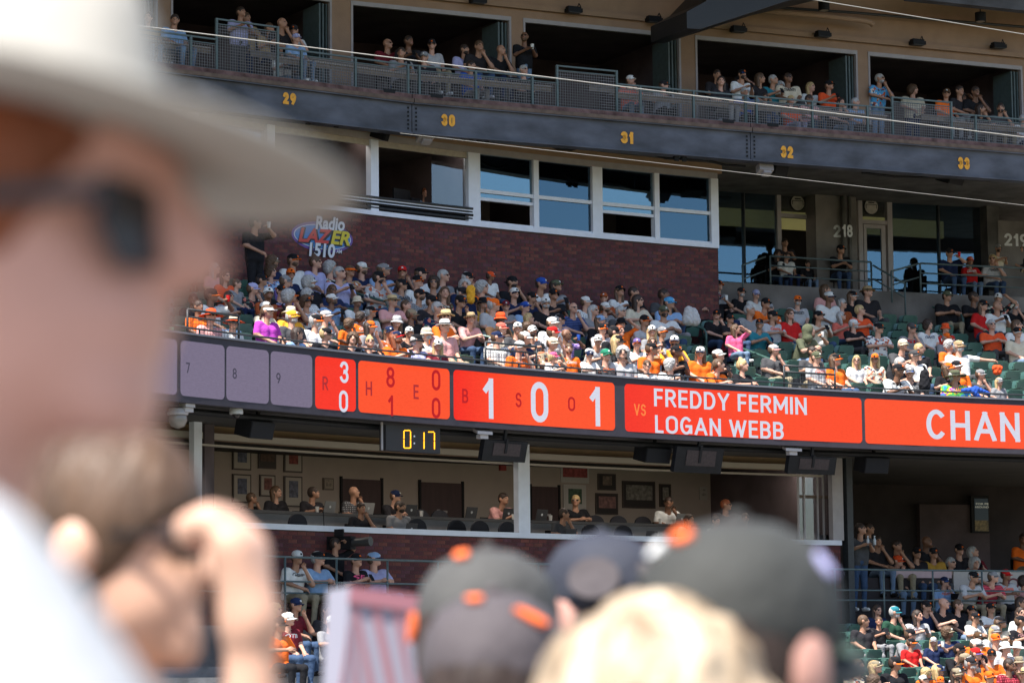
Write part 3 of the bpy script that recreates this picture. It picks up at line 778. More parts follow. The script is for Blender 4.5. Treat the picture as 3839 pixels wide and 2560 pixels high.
# lower bowl
d = MB()
for k in range(12):
    z = LFZ-LR*k; d.bar(LOW, S0, S1+1, LT0-TR*(k+1), LT0-TR*k, z-.5, z)
d.build('lower_deck', M_step, kind='structure')
d = MB(); d.bar(LOW, S0, S1+1, -.15, .0, LFZ-.4, 1.05); d.bar(LOW, S0, S1+1, .0, 1.0, .5, .98)
sPe = LOW.hit(3150, 2020, 1.0)[0]
d.bar(LOW, sPe+.35, S1+1, 1.0, 2.4, .5, 1.0); d.build('lower_terrace', M_conc, kind='structure')
# ceilings between the floors
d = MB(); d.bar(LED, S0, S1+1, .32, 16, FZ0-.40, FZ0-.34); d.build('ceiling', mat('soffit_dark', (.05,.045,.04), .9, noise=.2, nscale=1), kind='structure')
# upper floor slab and roof above
US0, US1 = UP.s[0]+.1, UP.s[-1]-.1
def ub(z): return z
ZBB = None
sb, ZBB = UP.hit(1725*S_, 370*S_, 0); print('beam bottom', ZBB)
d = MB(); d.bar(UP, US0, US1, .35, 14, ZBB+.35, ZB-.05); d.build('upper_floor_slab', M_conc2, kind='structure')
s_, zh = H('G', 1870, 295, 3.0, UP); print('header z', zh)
d = MB(); d.bar(LED, S0, S1+6, 1.5, 24, zh+2.9, zh+3.4); d.build('unseen_roof_slab', M_conc2, kind='structure')  # roof out of view, its front edge placed to shade the rear club rows

# ------------------------------------------------------------ the LED board
board = empty('scoreboard_ribbon', LED.P(LED.inv(0,58)[0],0,4.87), label='long curved ribbon scoreboard with grey and orange score panels below the club seats', cat='scoreboard')
BZ0, BZ1 = 4.87, 6.07
M_bfr = mat('board_frame', (.035,.030,.042), .8, noise=.12, nscale=4)
b = MB(); b.bar(LED, S0, S1+1, .0, .14, BZ0, BZ1); b.build('frame', M_bfr, board)
b = MB(); b.bar(LED, S0, S1+1, -.03, .16, BZ1, BZ1+.035); b.build('top_capping', mat('capping', (.16,.16,.19), .5), board)
def led_m(name, col, e=1.0):
    m = mat(name, (.006,.006,.007), .95, spec=.05); nt = m.node_tree; b = nt.nodes['Principled BSDF']; b.inputs['Emission Strength'].default_value = 2**-EXPO
    tc = nt.nodes.new('ShaderNodeTexCoord'); mp = nt.nodes.new('ShaderNodeMapping'); mp.inputs['Scale'].default_value = (14,14,60); nz = nt.nodes.new('ShaderNodeTexNoise'); nz.inputs['Scale'].default_value = 1; nz.inputs['Detail'].default_value = 6; nz.inputs['Roughness'].default_value = .8
    r = nt.nodes.new('ShaderNodeValToRGB'); r.color_ramp.elements[0].position = .3; r.color_ramp.elements[1].position = .7
    r.color_ramp.elements[0].color = (*[c*.86 for c in col], 1); r.color_ramp.elements[1].color = (*[c*1.12+.004 for c in col], 1)
    nt.links.new(tc.outputs['Object'], mp.inputs[0]); nt.links.new(mp.outputs[0], nz.inputs['Vector']); nt.links.new(nz.outputs[0], r.inputs[0]); nt.links.new(r.outputs[0], b.inputs['Emission Color'])
    return m
E_S = .50
M_pg = led_m('led_grey', (.19,.160,.238)); M_pr = led_m('led_red', (.95,.038,.018)); M_po = led_m('led_orange', (1.,.088,.024))
M_pw = led_m('led_white', (.68,.70,.82)); M_pd = led_m('led_dark_red', (.50,.010,.014)); M_pdg = led_m('led_dark_grey', (.06,.055,.085)); M_pdr = led_m('led_brownish_red', (.42,.025,.03)); M_plo = led_m('led_light_orange', (1.,.24,.055))
def grad(name, c1, c2, p0, p1):
    m = led_m(name, c1); nt = m.node_tree; r = [n for n in nt.nodes if n.type == 'VALTORGB'][0]; b = nt.nodes['Principled BSDF']
    tc = [n for n in nt.nodes if n.type == 'TEX_COORD'][0]; sp = nt.nodes.new('ShaderNodeSeparateXYZ'); nt.links.new(tc.outputs['Generated'], sp.inputs[0])
    g = nt.nodes.new('ShaderNodeValToRGB'); g.color_ramp.elements[0].position = p0; g.color_ramp.elements[1].position = p1; g.color_ramp.elements[0].color = (1,1,1,1); g.color_ramp.elements[1].color = (c2[0]/c1[0], c2[1]/c1[1], c2[2]/c1[2], 1)
    g.color_ramp.elements[1].color = (1,1,1,1); mx = nt.nodes.new('ShaderNodeMix'); mx.data_type = 'RGBA'; r2 = nt.nodes.new('ShaderNodeValToRGB')
    for e, f in zip(r2.color_ramp.elements, (.86, 1.12)): e.color = (*[min(c*f, 4) for c in c2], 1)
    r2.color_ramp.elements[0].position = .3; r2.color_ramp.elements[1].position = .7
    nt.links.new(r.inputs[0].links[0].from_socket, r2.inputs[0]); ma = nt.nodes.new('ShaderNodeMapRange'); ma.inputs[1].default_value = p0; ma.inputs[2].default_value = p1
    nt.links.new(sp.outputs[0], ma.inputs[0]); nt.links.new(ma.outputs[0], mx.inputs[0]); nt.links.new(r.outputs[0], mx.inputs[6]); nt.links.new(r2.outputs[0], mx.inputs[7]); nt.links.new(mx.outputs[2], b.inputs['Emission Color']); return m
M_gb = grad('led_red_to_orange', (.95,.025,.012), (1.,.092,.026), 0, .45); M_gv = grad('led_red_to_orange_wide', (.92,.035,.018), (1.,.075,.022), 0, .6)
PZ0, PZ1 = BZ0+.115, BZ1-.115
def panel(x0, x1, ymid, m):
    a = LED.hit(x0, ymid-6, 0)[0]; c = LED.hit(x1, ymid+6, 0)[0]; r = .09; pts = []
    def arc(cs, cz, q0):
        for i in range(6): q = q0+math.pi/2*i/5; pts.append((cs+r*math.cos(q), cz+r*math.sin(q)))
    n = max(2, int((c-a)/.8)); 
    arc(a+r, PZ0+r, math.pi)
    for i in range(1, n): pts.append((a+(c-a)*i/n, PZ0))
    arc(c-r, PZ0+r, -math.pi/2); arc(c-r, PZ1-r, 0)
    for i in range(1, n): pts.append((c-(c-a)*i/n, PZ1))
    arc(a+r, PZ1-r, math.pi/2)
    b = MB(); cen = None
    N = len(pts); vs = [LED.P(s, -.006, z) for s, z in pts]+[LED.P(s, .0, z) for s, z in pts]
    # faces: strips between bottom and top by s so that the arc is followed
    bot = sorted([i for i in range(N) if pts[i][1] < (PZ0+PZ1)/2], key=lambda i: pts[i][0]); top = sorted([i for i in range(N) if pts[i][1] >= (PZ0+PZ1)/2], key=lambda i: pts[i][0])
    fs = [(bot[i], bot[i+1], top[i+1], top[i]) for i in range(min(len(bot), len(top))-1)]
    fs += [(i, N+i, N+(i+1)%N, (i+1)%N) for i in range(N)]
    b.add(vs, fs); return b.build('panel', m, board)
pan = {}
for nm, x0, x1, y, m in [('z',470,512,1340,M_pg),('y',518,663,1380,M_pg),('7',676,841,1394,M_pg),('8',848,1007,1410,M_pg),('9',1014,1170,1420,M_pg),('r',1181,1333,1441,M_pr),('he',1343,1685,1465,M_po),('b',1700,2304,1505,M_gb),('vs',2342,3230,1550,M_gv),('ch',3243,4400,1600,M_po)]:
    pan[nm] = panel(x0, x1, y, m)
def bword(s, par, x, y, h, m, w=None, bold=.0, x1=None, y1=None):
    """word centred at a photograph point of the board; h in photograph pixels"""
    if x1 is not None:
        sa, za = LED.hit(x, y, -.01); sb_, zb = LED.hit(x1, y1, -.01); sc_, zc = (sa+sb_)/2, (za+zb)/2; w = sb_-sa
    else: sc_, zc = LED.hit(x, y, -.01)
    q = LED.P(sc_, 0, zc); hh = h/F*math.hypot(q.x, q.y)
    return sword('lettering', s, lambda u, v, l: LED.P(sc_+u, -.0095-l*.0008, zc+v), w, hh, m, pan[par], .15 if (h < 100 or s == 'CHAN') else .155)
BO = .02
for a in [('7','7',705,1379,40,M_pdg),('8','8',880,1400,40,M_pdg),('9','9',1044,1417,40,M_pdg),('R','r',1220,1437,52,M_pdr),('3','r',1290,1395,82,M_pw),('0','r',1288,1504,82,M_pw),
          ('H','he',1383,1456,54,M_pdr),('8','he',1464,1414,78,M_pd),('1','he',1464,1520,78,M_pd),('E','he',1560,1469,54,M_pdr),('0','he',1635,1425,78,M_pd),('0','he',1635,1529,78,M_pd),
          ('B','b',1744,1484,54,M_pd),('1','b',1830,1493,153,M_pw),('S','b',1944,1499,55,M_pd),('0','b',2023,1507,153,M_pw),('O','b',2143,1514,54,M_pd),('1','b',2230,1523,149,M_pw),('VS','vs',2399,1536,44,M_plo)]:
    s, p, x, y, h, m = a
    w = None
    
    bword(s, p, x, y, h, m, w, BO)
bword('FREDDY FERMIN', 'vs', 2452, 1491, 66, M_pw, x1=3026, y1=1521, bold=BO*1.3)
bword('LOGAN WEBB', 'vs', 2456, 1590, 66, M_pw, x1=2938, y1=1613, bold=BO*1.3)
bword('CHAN', 'ch', 3473, 1588, 110, M_pw, x1=3826, y1=1603, bold=BO)

# ------------------------------------------------------------ brick walls
BRM = [mat('brick_a', (.125,.032,.030), .85, noise=.25, nscale=7, bump=.3), mat('brick_b', (.085,.024,.028), .85, noise=.25, nscale=7, bump=.3), mat('brick_c', (.15,.046,.036), .85, noise=.25, nscale=7, bump=.3), mat('brick_d', (.10,.034,.045), .85, noise=.25, nscale=7, bump=.3)]
M_mort = mat('mortar', (.075,.040,.036), .95, noise=.2, nscale=5)
def brick_wall(label, t, sa, sc_, za, zfun, vis0, vis1, th=.22, nsingle=295, LED=LED):
    w = empty('brick_wall', LED.P((sa+sc_)/2, t, za), label=label, cat='wall')
    b = MB(); b.bar(LED, sa, sc_, t, t+th, za, zfun); b.build('wall_core', M_mort, w)
    BW, BH = .235, .078
    meshes = []
    for m in BRM:
        q = MB(); q.box(0, BW-.012, -.006, .02, 0, BH-.011); me = q.mesh('brick', m); meshes.append(me)
    cells = []; parts_ = []; row = 0; z = za
    while True:
        off = (row%2)*BW/2; s = sa+off-BW; any_ = False
        while s < sc_-.02:
            zt = zfun(s) if callable(zfun) else zfun
            if s >= sa and s+BW <= sc_+.001 and z+BH <= zt+.01: cells.append((s, z)); any_ = True
            elif s >= sa-BW and z+BH <= zt+.01 and s+BW > sc_+.0 and s < sc_-.03: parts_.append((s, z, sc_-s))
            s += BW
        if not any_: break
        z += BH; row += 1
    mid = lambda c: 0 if vis0 <= c[0] <= vis1 else 1
    zt = max(c[1] for c in cells)
    cells.sort(key=lambda c: (mid(c), abs(zt-.35-c[1]), c[0]))
    rest = MB(); Wi = w.matrix_basis.inverted(); run = {}
    for i, (s, z) in enumerate(cells):
        r = RNG.random(); r2 = RNG.random(); k = int(z*7.1+math.floor(s*.9))%5
        mi = 1 if r < .38 else (0 if r < .74 else (3 if r < .86 else 2))
        a = LED.ang(s+BW/2); p = LED.P(s, t, z)
        M = Matrix.Translation(p) @ Matrix.Rotation(a, 4, 'Z')
        if i < nsingle:
            o = bpy.data.objects.new('brick', meshes[mi]); link(o, w); o.matrix_basis = Wi @ M
        else:
            c = [Vector(q) for q in [(0,-.006,0),(BW-.012,-.006,0),(BW-.012,-.006,BH-.011),(0,-.006,BH-.011),(0,.001,0),(BW-.012,.001,0),(BW-.012,.001,BH-.011),(0,.001,BH-.011)]]
            rest.add([M @ q for q in c], [(0,1,2,3),(0,4,5,1),(1,5,6,2),(2,6,7,3),(3,7,4,0)], mi)
    for s, z, w_ in parts_:
        M = Matrix.Translation(LED.P(s, t, z)) @ Matrix.Rotation(LED.ang(s+BW/2), 4, 'Z'); q_ = max(w_-.004, .02)
        rest.add([M @ Vector(q) for q in [(0,-.006,0),(q_,-.006,0),(q_,-.006,BH-.011),(0,-.006,BH-.011),(0,.001,0),(q_,.001,0),(q_,.001,BH-.011),(0,.001,BH-.011)]], [(0,1,2,3),(0,4,5,1),(1,5,6,2),(2,6,7,3),(3,7,4,0)], RNG.choice((0,1,1,2)))
    rest.build('brick_courses', BRM, w, kind='stuff'); return w
bt = [(H('M',1900,1400+20,TW)), (1695,846), (2695,925)]
st1, zt1 = LED.hit(1388, 812, TW); st2, zt2 = LED.hit(1790, 852, TW); st3, zt3 = LED.hit(2690, 925, TW)
print('brick top', zt1, zt2, zt3)
ZBT = (zt1+zt2+zt3)/3
bw1 = brick_wall('dark red brick wall behind the club seats, below the white press box windows', TW, S0+1.5, SE, FZ0+FR*(NROW-1)-.0, ZBT, LED.hit(1000,900,TW)[0], SE)
# the return of the brick box
zsill = LOW.hit(1225*S_, 1228*S_, 1.0)[1]; print('press sill', zsill)
ZPS = zsill
bw2 = brick_wall('dark red brick wall below the press room opening, behind the lower terrace', 1.0, S0+1.5, sPe, .98, ZPS-.07, LOW.hit(1060,2150,1.)[0], LOW.hit(1700,2150,1.)[0], nsingle=240, LED=LOW)

# ------------------------------------------------------------ press box windows above the brick wall
pb = empty('press_box_front', LED.P(st2, TW, ZBT), label='white framed press box front with sliding windows above the red brick wall', cat='window front')
def frame_bar(sa, sc_, z0, z1, t0=None, t1=None, nm='frame', m=M_white, par=None):
    t0 = TW-.03 if t0 is None else t0; t1 = TW+.14 if t1 is None else t1
    b = MB(); b.bar(LED, sa, sc_, t0, t1, z0, z1); return b.build(nm, m, par or pb)
zW1 = LED.hit(1796+4, 585, TW)[1]; zW1b = LED.hit(2640, 660, TW)[1]; print('win top', zW1, zW1b)
ZWT = (zW1+zW1b)/2
sA = LED.hit(1775, 700, TW)[0]
zL = LED.hit(1390, 752, TW)[1]       # sill of the left windows
frame_bar(S0+1.5, SE, ZWT, ZWT+.14, nm='head_trim', m=M_whited)
frame_bar(S0+1.5, SE, ZBT, ZBT+.10, t0=TW-.05, nm='sill', m=M_white)
frame_bar(S0+1.5, sA, zL-.05, zL+.05, nm='sill', m=M_white)
# recess with black pipes below the left windows
frame_bar(S0+1.5, sA-.02, ZBT+.10, zL-.05, t0=TW+.10, t1=TW+.16, nm='recess_panel', m=M_black)
for i in range(4):
    b = MB(); zz = ZBT+.17+i*.075; b.tube([LED.P(s, TW-.02-.03*(i%2), zz) for s in np.arange(S0+1.5, sA+.15, .6)], .028, n=8); b.build('pipe', M_dark if i != 1 else M_black, pb)
def colx(x0, x1, y, z0, z1, nm='mullion', m=M_white, t0=None, t1=None):
    a = LED.hit(x0, y, TW)[0]; c = LED.hit(x1, y, TW)[0]; return frame_bar(a, c, z0, z1, t0, t1, nm, m), a, c
for x0, x1, y in ((712,742,560),(998,1027,620),(1387,1416,680)): colx(x0, x1, y, ZBT+.10, ZWT, t0=TW-.04)
colx(1753, 1797, 700, ZBT+.1, ZWT, t0=TW-.04); colx(2219, 2256, 780, ZBT+.1, ZWT, t0=TW-.04)
colx(2664, 2692, 850, ZBT+.1, ZWT, t0=TW-.04)
colx(1999, 2018, 740, ZBT+.1, ZWT); colx(2453, 2471, 800, ZBT+.1, ZWT)
zm1 = LED.hit(1900, 724, TW)[1]; zm2 = LED.hit(1900, 752, TW)[1]
for i, (x0, x1, y) in enumerate(((1797,1999,740),(2018,2219,760),(2256,2453,780),(2471,2664,800))):
    a = LED.hit(x0, y, TW)[0]; c = LED.hit(x1, y, TW)[0]; zb = ZBT+.10
    frame_bar(a, c, zm1-.055, zm1+.03, t0=TW, t1=TW+.08, nm='transom')
    frame_bar(a, c, zb, zb+.05, t0=TW, t1=TW+.08, nm='bottom_rail')
    if i % 2 == 0: frame_bar(a, c, zm1-.23, zm1-.16, t0=TW+.01, t1=TW+.09, nm='sash_rail')
    b = MB(); b.bar(LED, a, c, TW+.05, TW+.056, zm1+.03, ZWT, step=9)
    if i % 2 == 1: b.bar(LED, a, c, TW+.05, TW+.056, zb+.05, zm1-.055, step=9)
    else: b.bar(LED, a, c, TW+.05, TW+.056, zm1-.16, zm1-.055, step=9)
    b.build('pane', M_gl_teal if i % 2 == 0 else M_gl_blue, pb)
for x0, x1, y in ((742,998,600),(1027,1387,650),(1416,1753,700)):
    a = LED.hit(x0, y, TW)[0]; c = LED.hit(x1, y, TW)[0]
    frame_bar(a, c, ZWT-.13, ZWT, t0=TW+.02, t1=TW+.10, nm='roller_track', m=M_blind)
    if x0 > 1400 or x0 < 1000:
        b = MB(); k = a+(c-a)*.62 if x0 > 1400 else a; b.bar(LED, k, c, TW+.07, TW+.075, zL+.05, ZWT-.13, step=9); b.build('pane', M_gl_clear, pb)
b = MB(); zbe = UP.hit(1500, 500, 1.0)[1]
# beige wall above the windows
b.bar(LED, S0+1.5, SE+.12, TW-.02, TW+.2, ZWT+.14, ZBB+.9); b.build('upper_wall', M_beige, tag(empty('press_box_upper_wall', LED.P(st2,TW,ZWT+.2)), 'beige rendered wall strip between the press box windows and the numbered beam', 'wall'))
# room behind
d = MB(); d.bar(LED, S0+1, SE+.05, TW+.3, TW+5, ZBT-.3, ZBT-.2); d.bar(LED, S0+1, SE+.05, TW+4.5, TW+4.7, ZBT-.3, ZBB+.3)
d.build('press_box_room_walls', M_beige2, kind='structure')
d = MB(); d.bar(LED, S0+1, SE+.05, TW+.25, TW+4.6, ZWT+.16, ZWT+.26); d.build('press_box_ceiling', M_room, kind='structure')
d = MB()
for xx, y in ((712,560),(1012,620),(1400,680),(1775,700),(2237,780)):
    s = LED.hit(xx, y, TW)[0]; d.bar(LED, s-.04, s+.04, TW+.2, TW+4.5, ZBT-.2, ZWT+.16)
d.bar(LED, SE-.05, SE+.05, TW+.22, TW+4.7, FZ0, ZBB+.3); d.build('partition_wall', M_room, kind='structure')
for i, x in enumerate((850, 1200, 1580)):
    s = LED.hit(x, 640, TW+2)[0]; b = MB(); b.bar(LED, s-.7, s+.7, TW+.30, TW+.45, ZWT+.12, ZWT+.155); b.build('ceiling_light', mat('ceiling_light_panel_warm', (1.,.88,.74), .5, emit=4.), label='lit ceiling light panel of the press box, '+['left','middle','right'][i], cat='light', group='press box ceiling lights')
# radio sign painted on the brick
sg = empty('radio_sign', LED.P(*LED.hit(1207,891,TW)[:1], TW, LED.hit(1207,891,TW)[1]), label='oval purple and blue radio sign with red yellow letters on the brick wall', cat='sign')
s0_, z0_ = LED.hit(1207, 889, TW); dd = LED.P(s0_,TW,0).length/F
sh = math.cos(LED.ang(s0_))*1.0
def sgp(u, v, dt): return LED.P(s0_+u, TW-.012-dt, z0_+v+u*.0)
def ellipse(rx_, ry_, dt, m, nm, th=.008, ang=0):
    n = 40; b = MB(); ps = [(rx_*math.cos(2*math.pi*i/n), ry_*math.sin(2*math.pi*i/n)) for i in range(n)]
    b.add([sgp(u, v, dt) for u, v in ps]+[sgp(u, v, dt-th) for u, v in ps], [tuple(range(n))]+[(i, n+i, n+(i+1)%n, (i+1)%n) for i in range(n)])
    b.build(nm, m, sg)
ww = LED.hit(1322,900,TW)[0]-LED.hit(1092,880,TW)[0]; hh = 116*dd
ellipse(ww/2, hh/2, .00, mat('sign_purple', (.12,.06,.28), .5), 'rim')
ellipse(ww/2*.93, hh/2*.82, .008, mat('sign_white', (.6,.62,.7), .5), 'ring')
ellipse(ww/2*.90, hh/2*.77, .016, mat('sign_blue', (.05,.20,.50), .5), 'oval')
def sw(s, x, y, x1, y1, h, m, dt, bold=.04, sheer=.2, rise=0):
    a, za = LED.hit(x, y, TW); c, zc = LED.hit(x1, y1, TW); 
    sl = (zc-za)/(c-a)
    word('lettering', s, lambda u, v: sgp((a+c)/2+u-s0_, (za+zc)/2-z0_+v+u*sl, dt), c-a, h*dd, m, sg, bold, sheer)
M_sw = mat('sign_letter_white', (.62,.64,.70), .5); M_sk = mat('sign_letter_black', (.02,.02,.03), .5)
for off, mm, dt, bo in ((0, M_sk, .024, .09), (0, M_sw, .032, .035)):
    sw('Radio', 1178, 835, 1288, 843, 52, mm, dt, bo, .15); sw('1510', 1154, 935, 1252, 943, 54, mm, dt, bo, .1)
sw('LAZER', 1112, 880, 1310, 898, 62, M_sk, .024, .09, .25)
for ch, x, y, x1, y1, c in (('LAZ', 1114,880,1240,889,(.55,.05,.04)), ('ER', 1235,889,1308,897,(.62,.50,.03))): sw(ch, x, y, x1, y1, 54, mat('sign_'+ch, c, .5), .034, .035, .25)
sw('AM', 1256, 943, 1277, 945, 14, M_sw, .034, .02, .1)

# ------------------------------------------------------------ right: concrete wall, storefronts, columns
TD = TT+1.7
cw = empty('concrete_wall', LED.P(SR-3, TD, TZ), label='grey concrete wall with two storefront bays behind the terrace', cat='wall')
def cbar(x0, x1, y, z0, z1, t0, t1, m, nm='wall_panel', par=cw, s_pad=0):
    a = LED.hit(x0, y, t0)[0]; c = LED.hit(x1, y, t0)[0]; b = MB(); b.bar(LED, a-s_pad, c+s_pad, t0, t1, z0, z1); return b.build(nm, m, par)
ZH = LED.hit(2687+60, 698, TD)[1]; ZH2 = LED.hit(3400, 650+135/1.7423, TD)[1]; print('store head', ZH, ZH2)
ZCT = ZBB+1.2
cbar(2600, 3092, 700, ZH, ZCT, TD-.35, TD-.1, M_conc, 'lintel')
cbar(3197, 3742, 750, ZH2, ZCT, TD-.35, TD-.1, M_conc, 'lintel')
cbar(3058, 3210, 800, TZ, ZCT, TD-.5, TD, M_conc, 'column')
cbar(3700, 3745, 800, TZ, ZCT, TD-.38, TD, M_conc2, 'column')
cbar(3742, 3990, 880, TZ, LED.hit(3800,830,TD-.4)[1], TD-.4, TD, M_conc, 'wall_panel')
for x in (3163, 3185):
    s, z = LED.hit(x, 800, TD-.6); b = MB(); b.tube([LED.P(s,TD-.6,TZ), LED.P(s,TD-.6,ZCT)], .075 if x == 3163 else .045, n=12); b.build('drain_pipe', M_conc2, cw, smooth=True)
s, z = LED.hit(3112, 760, TD-.5); 
beam_ref = [None]
def wnum(s_, x, y, h, m, t, path, par, w=None, bold=.03, nm='lettering'):
    a, z = path.hit(x, y, t); q = path.P(a, t, 0); hh = h/F*q.length
    return sword(nm, s_, lambda u, v, l: path.P(a+u, t-.012-l*.001, z+v), w, hh, m, par, .26 if par is beam_ref[0] else .19, .12)
wnum('2', 3137, 867, 47, M_num, TD-.5, LED, cw, bold=.05); wnum('18', 3176, 866, 47, M_num, TD-.76, LED, cw, w=.26, bold=.05)
wnum('219', 3808, 900, 47, M_num, TD-.4, LED, cw, bold=.05)
def storefront(label, xs, y, zt, door, trans):
    st = empty('storefront', LED.P(LED.hit(xs[0],y,TD)[0], TD, TZ), label=label, cat='storefront')
    a = LED.hit(xs[0], y, TD)[0]; c = LED.hit(xs[-1], y, TD)[0]
    b = MB(); b.bar(LED, a, c, TD-.06, TD+.06, zt-.10, zt+.01); b.build('head_frame', M_whited, st)
    b = MB(); b.bar(LED, a, c, TD-.06, TD+.06, TZ+.0, TZ+.06); b.build('threshold', M_whited, st)
    for x, w in xs2:
        k = LED.hit(x, y, TD)[0]; b = MB(); b.bar(LED, k-w, k+w, TD-.07, TD+.07, TZ+.06, zt-.1); b.build('mullion', M_whited if w > .03 else M_dark, st)
    d0, d1 = [LED.hit(x, y, TD)[0] for x in door]; zt2_ = LED.hit(door[0]+8, trans, TD)[1]
    b = MB(); b.bar(LED, d0, d1, TD-.06, TD+.06, zt2_-.05, zt2_+.05); b.build('transom', M_whited, st)
    return st, a, c, d0, d1, zt2_
xs2 = [(2787,.012),(2917,.05),(3048,.06)]
stf, a, c, d0, d1, zt_ = storefront('left storefront with yellow lit ceiling and open door beside the brick wall', [2600,3055], 850, ZH, (2922,3043), 808)
def pane(a, c, z0, z1, par, t=TD, m=M_gl_store):
    b = MB(); b.bar(LED, a, c, t, t+.008, z0, z1, step=9); return b.build('pane', m, par)
sl = lambda x, y=850, t=TD: LED.hit(x, y, t)[0]
pane(sl(2600), sl(2785), TZ+.06, ZH-.1, stf); pane(sl(2789), sl(2913), TZ+.06, ZH-.1, stf); pane(d0, d1, zt_+.05, ZH-.1, stf, m=M_gl_clear)
xs2 = [(3222,.05),(3332,.06),(3517,.012),(3697,.05)]
stf2, a, c, d0, d1, zt_ = storefront('right storefront with closed glass door beside the column with the number', [3217,3702], 850, ZH2, (3228,3326), 832)
pane(sl(3338), sl(3515), TZ+.06, ZH2-.1, stf2); pane(sl(3519), sl(3692), TZ+.06, ZH2-.1, stf2); pane(d0, d1, zt_+.05, ZH2-.1, stf2, m=M_gl_clear); 
b = MB(); b.bar(LED, d0+.05, d0+.12, TD-.03, TD+.03, TZ+.06, zt_-.06); b.bar(LED, d1-.16, d1-.06, TD-.03, TD+.03, TZ+.06, zt_-.06); b.bar(LED, d0+.12, d1-.16, TD-.03, TD+.03, zt_-.16, zt_-.06); b.bar(LED, d0+.12, d1-.16, TD-.03, TD+.03, TZ+.07, TZ+.22)
dr = b.build('door', M_whited, stf2); pane(d0+.12, d1-.16, TZ+.22, zt_-.16, stf2)
# inside the lounge
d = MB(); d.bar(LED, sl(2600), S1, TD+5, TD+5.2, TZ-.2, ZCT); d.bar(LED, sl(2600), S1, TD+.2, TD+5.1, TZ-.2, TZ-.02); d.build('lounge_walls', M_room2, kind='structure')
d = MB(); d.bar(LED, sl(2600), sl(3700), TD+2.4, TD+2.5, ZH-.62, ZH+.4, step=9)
d.build('lounge_ceiling_band', mat('yellow_glow_band', (.36,.32,.12), .8, noise=.25, nscale=.6, emit=.16), kind='structure')  # emission stands in for the light falling on the yellow interior band
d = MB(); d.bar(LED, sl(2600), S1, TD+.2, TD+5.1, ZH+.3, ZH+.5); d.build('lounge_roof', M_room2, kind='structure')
def rsign(x, y, lab):
    s, z = LED.hit(x, y, TD); o = empty('round_sign', LED.P(s, TD-.03, z), label=lab, cat='sign')
    a = LED.ang(s); M = Matrix.Translation(LED.P(s,TD-.02,z)) @ Matrix.Rotation(a, 4, 'Z') @ Matrix.Rotation(math.pi/2, 4, 'X')
    b = MB(); b.lathe([(.215,-.02),(.22,.0),(.22,.02),(.20,.025)], M, 28); b.build('rim', M_black, o, smooth=False)
    b = MB(); b.lathe([(.195,.02),(.195,.032)], M, 28); b.build('disc', mat('sign_disc', (.42,.38,.34), .6, noise=.2, nscale=9), o)
    b = MB(); b.box(-.16,.16,.045,.06,.031,.037, M=M); b.box(-.09,.09,.09,.12,.031,.037, M=M); b.box(-.165,-.15,-.05,.06,.031,.037, M=M); b.box(.15,.165,-.05,.06,.031,.037, M=M); b.build('emblem', M_black, o)
rsign(2987, 762, 'round framed sign in the pane above the left door'); rsign(3263, 776, 'round framed sign in the pane above the right door')
def pendant(x, y, lab):
    s, z = LED.hit(x, y, TD+.8); M = Matrix.Translation(LED.P(s, TD+.8, z))
    o = empty('pendant_lamp', LED.P(s,TD+.8,z), label=lab, cat='lamp')
    b = MB(); b.lathe([(.22,-.17),(.215,-.17),(.14,.17),(.03,.19)], M, 20); b.build('lamp_shade', M_black, o, smooth=True)
    b = MB(); b.lathe([(.02,.19),(.02,.6)], M, 8); b.build('stem', M_black, o)
pendant(2714, 722, 'black conical pendant lamp behind the glass left of the open door'); pendant(3381, 758, 'black conical pendant lamp behind the right storefront glass')

# ------------------------------------------------------------ upper level
beam = empty('numbered_beam', UP.P(sb,0,ZBB), label='long blue grey steel beam with yellow section numbers 29 to 33', cat='beam')
kk = [0]+[k for k in UP.s if US0 < k < US1]; ks = [US0]+[k for k in UP.s[1:-1]]+[US1]
for i in range(len(ks)-1):
    a, c = ks[i]+(.01 if i else 0), ks[i+1]-(.01 if i < len(ks)-2 else 0)
    b = MB(); b.bar(UP, a, c, .05, .10, ZBB+.03, ZB-.03); b.bar(UP, a, c, -.04, .30, ZB-.03, ZB); b.bar(UP, a, c, -.04, .30, ZBB, ZBB+.03)
    b.build('girder', M_steel, beam)
for i in (1, 2):
    k = UP.s[i]
    for sd in (-1, 1):
        b = MB()
        for j in range(6):
            p = UP.P(k+sd*.10, .045, ZBB+.12+j*(ZB-ZBB-.24)/5); b.box(p.x-.02, p.x+.02, p.y-.02, p.y+.02, p.z-.02, p.z+.02)
        b.build('bolt_row', M_black, beam)
beam_ref[0] = beam
for s_, x, y in (('29',1084,371),('30',1679,452),('31',2350,517),('32',2949,571),('33',3612,613)):
    wnum(s_, x, y, 46, M_yellow, .045, UP, beam, w=.34, bold=.05)
# rusty fascia on top of the beam
sf, zf = UP.hit(2800, 462, .05); ZF = zf; print('fascia top', ZF, ZB)
fa = empty('fascia_ledge', UP.P(sf,0,ZB), label='rusty brown fascia ledge between the numbered beam and the suite railing', cat='ledge')
for i in range(len(ks)-1):
    a, c = ks[i]+(.012 if i else 0), ks[i+1]-(.012 if i < len(ks)-2 else 0)
    b = MB(); b.bar(UP, a, c, .03, .35, ZB+.09, ZF); b.build('fascia_panel', M_rust, fa)
    b = MB(); b.bar(UP, a, c, -.06, .3, ZB+.0, ZB+.085); b.build('lower_lip', M_lip, fa)
    if i < len(ks)-2:
        for sd in (-.75, .45):
            b = MB(); b.bar(UP, ks[i+1]+sd, ks[i+1]+sd+.3, .02, .04, ZB+.16, ZB+.24); b.build('slot', M_black, fa)
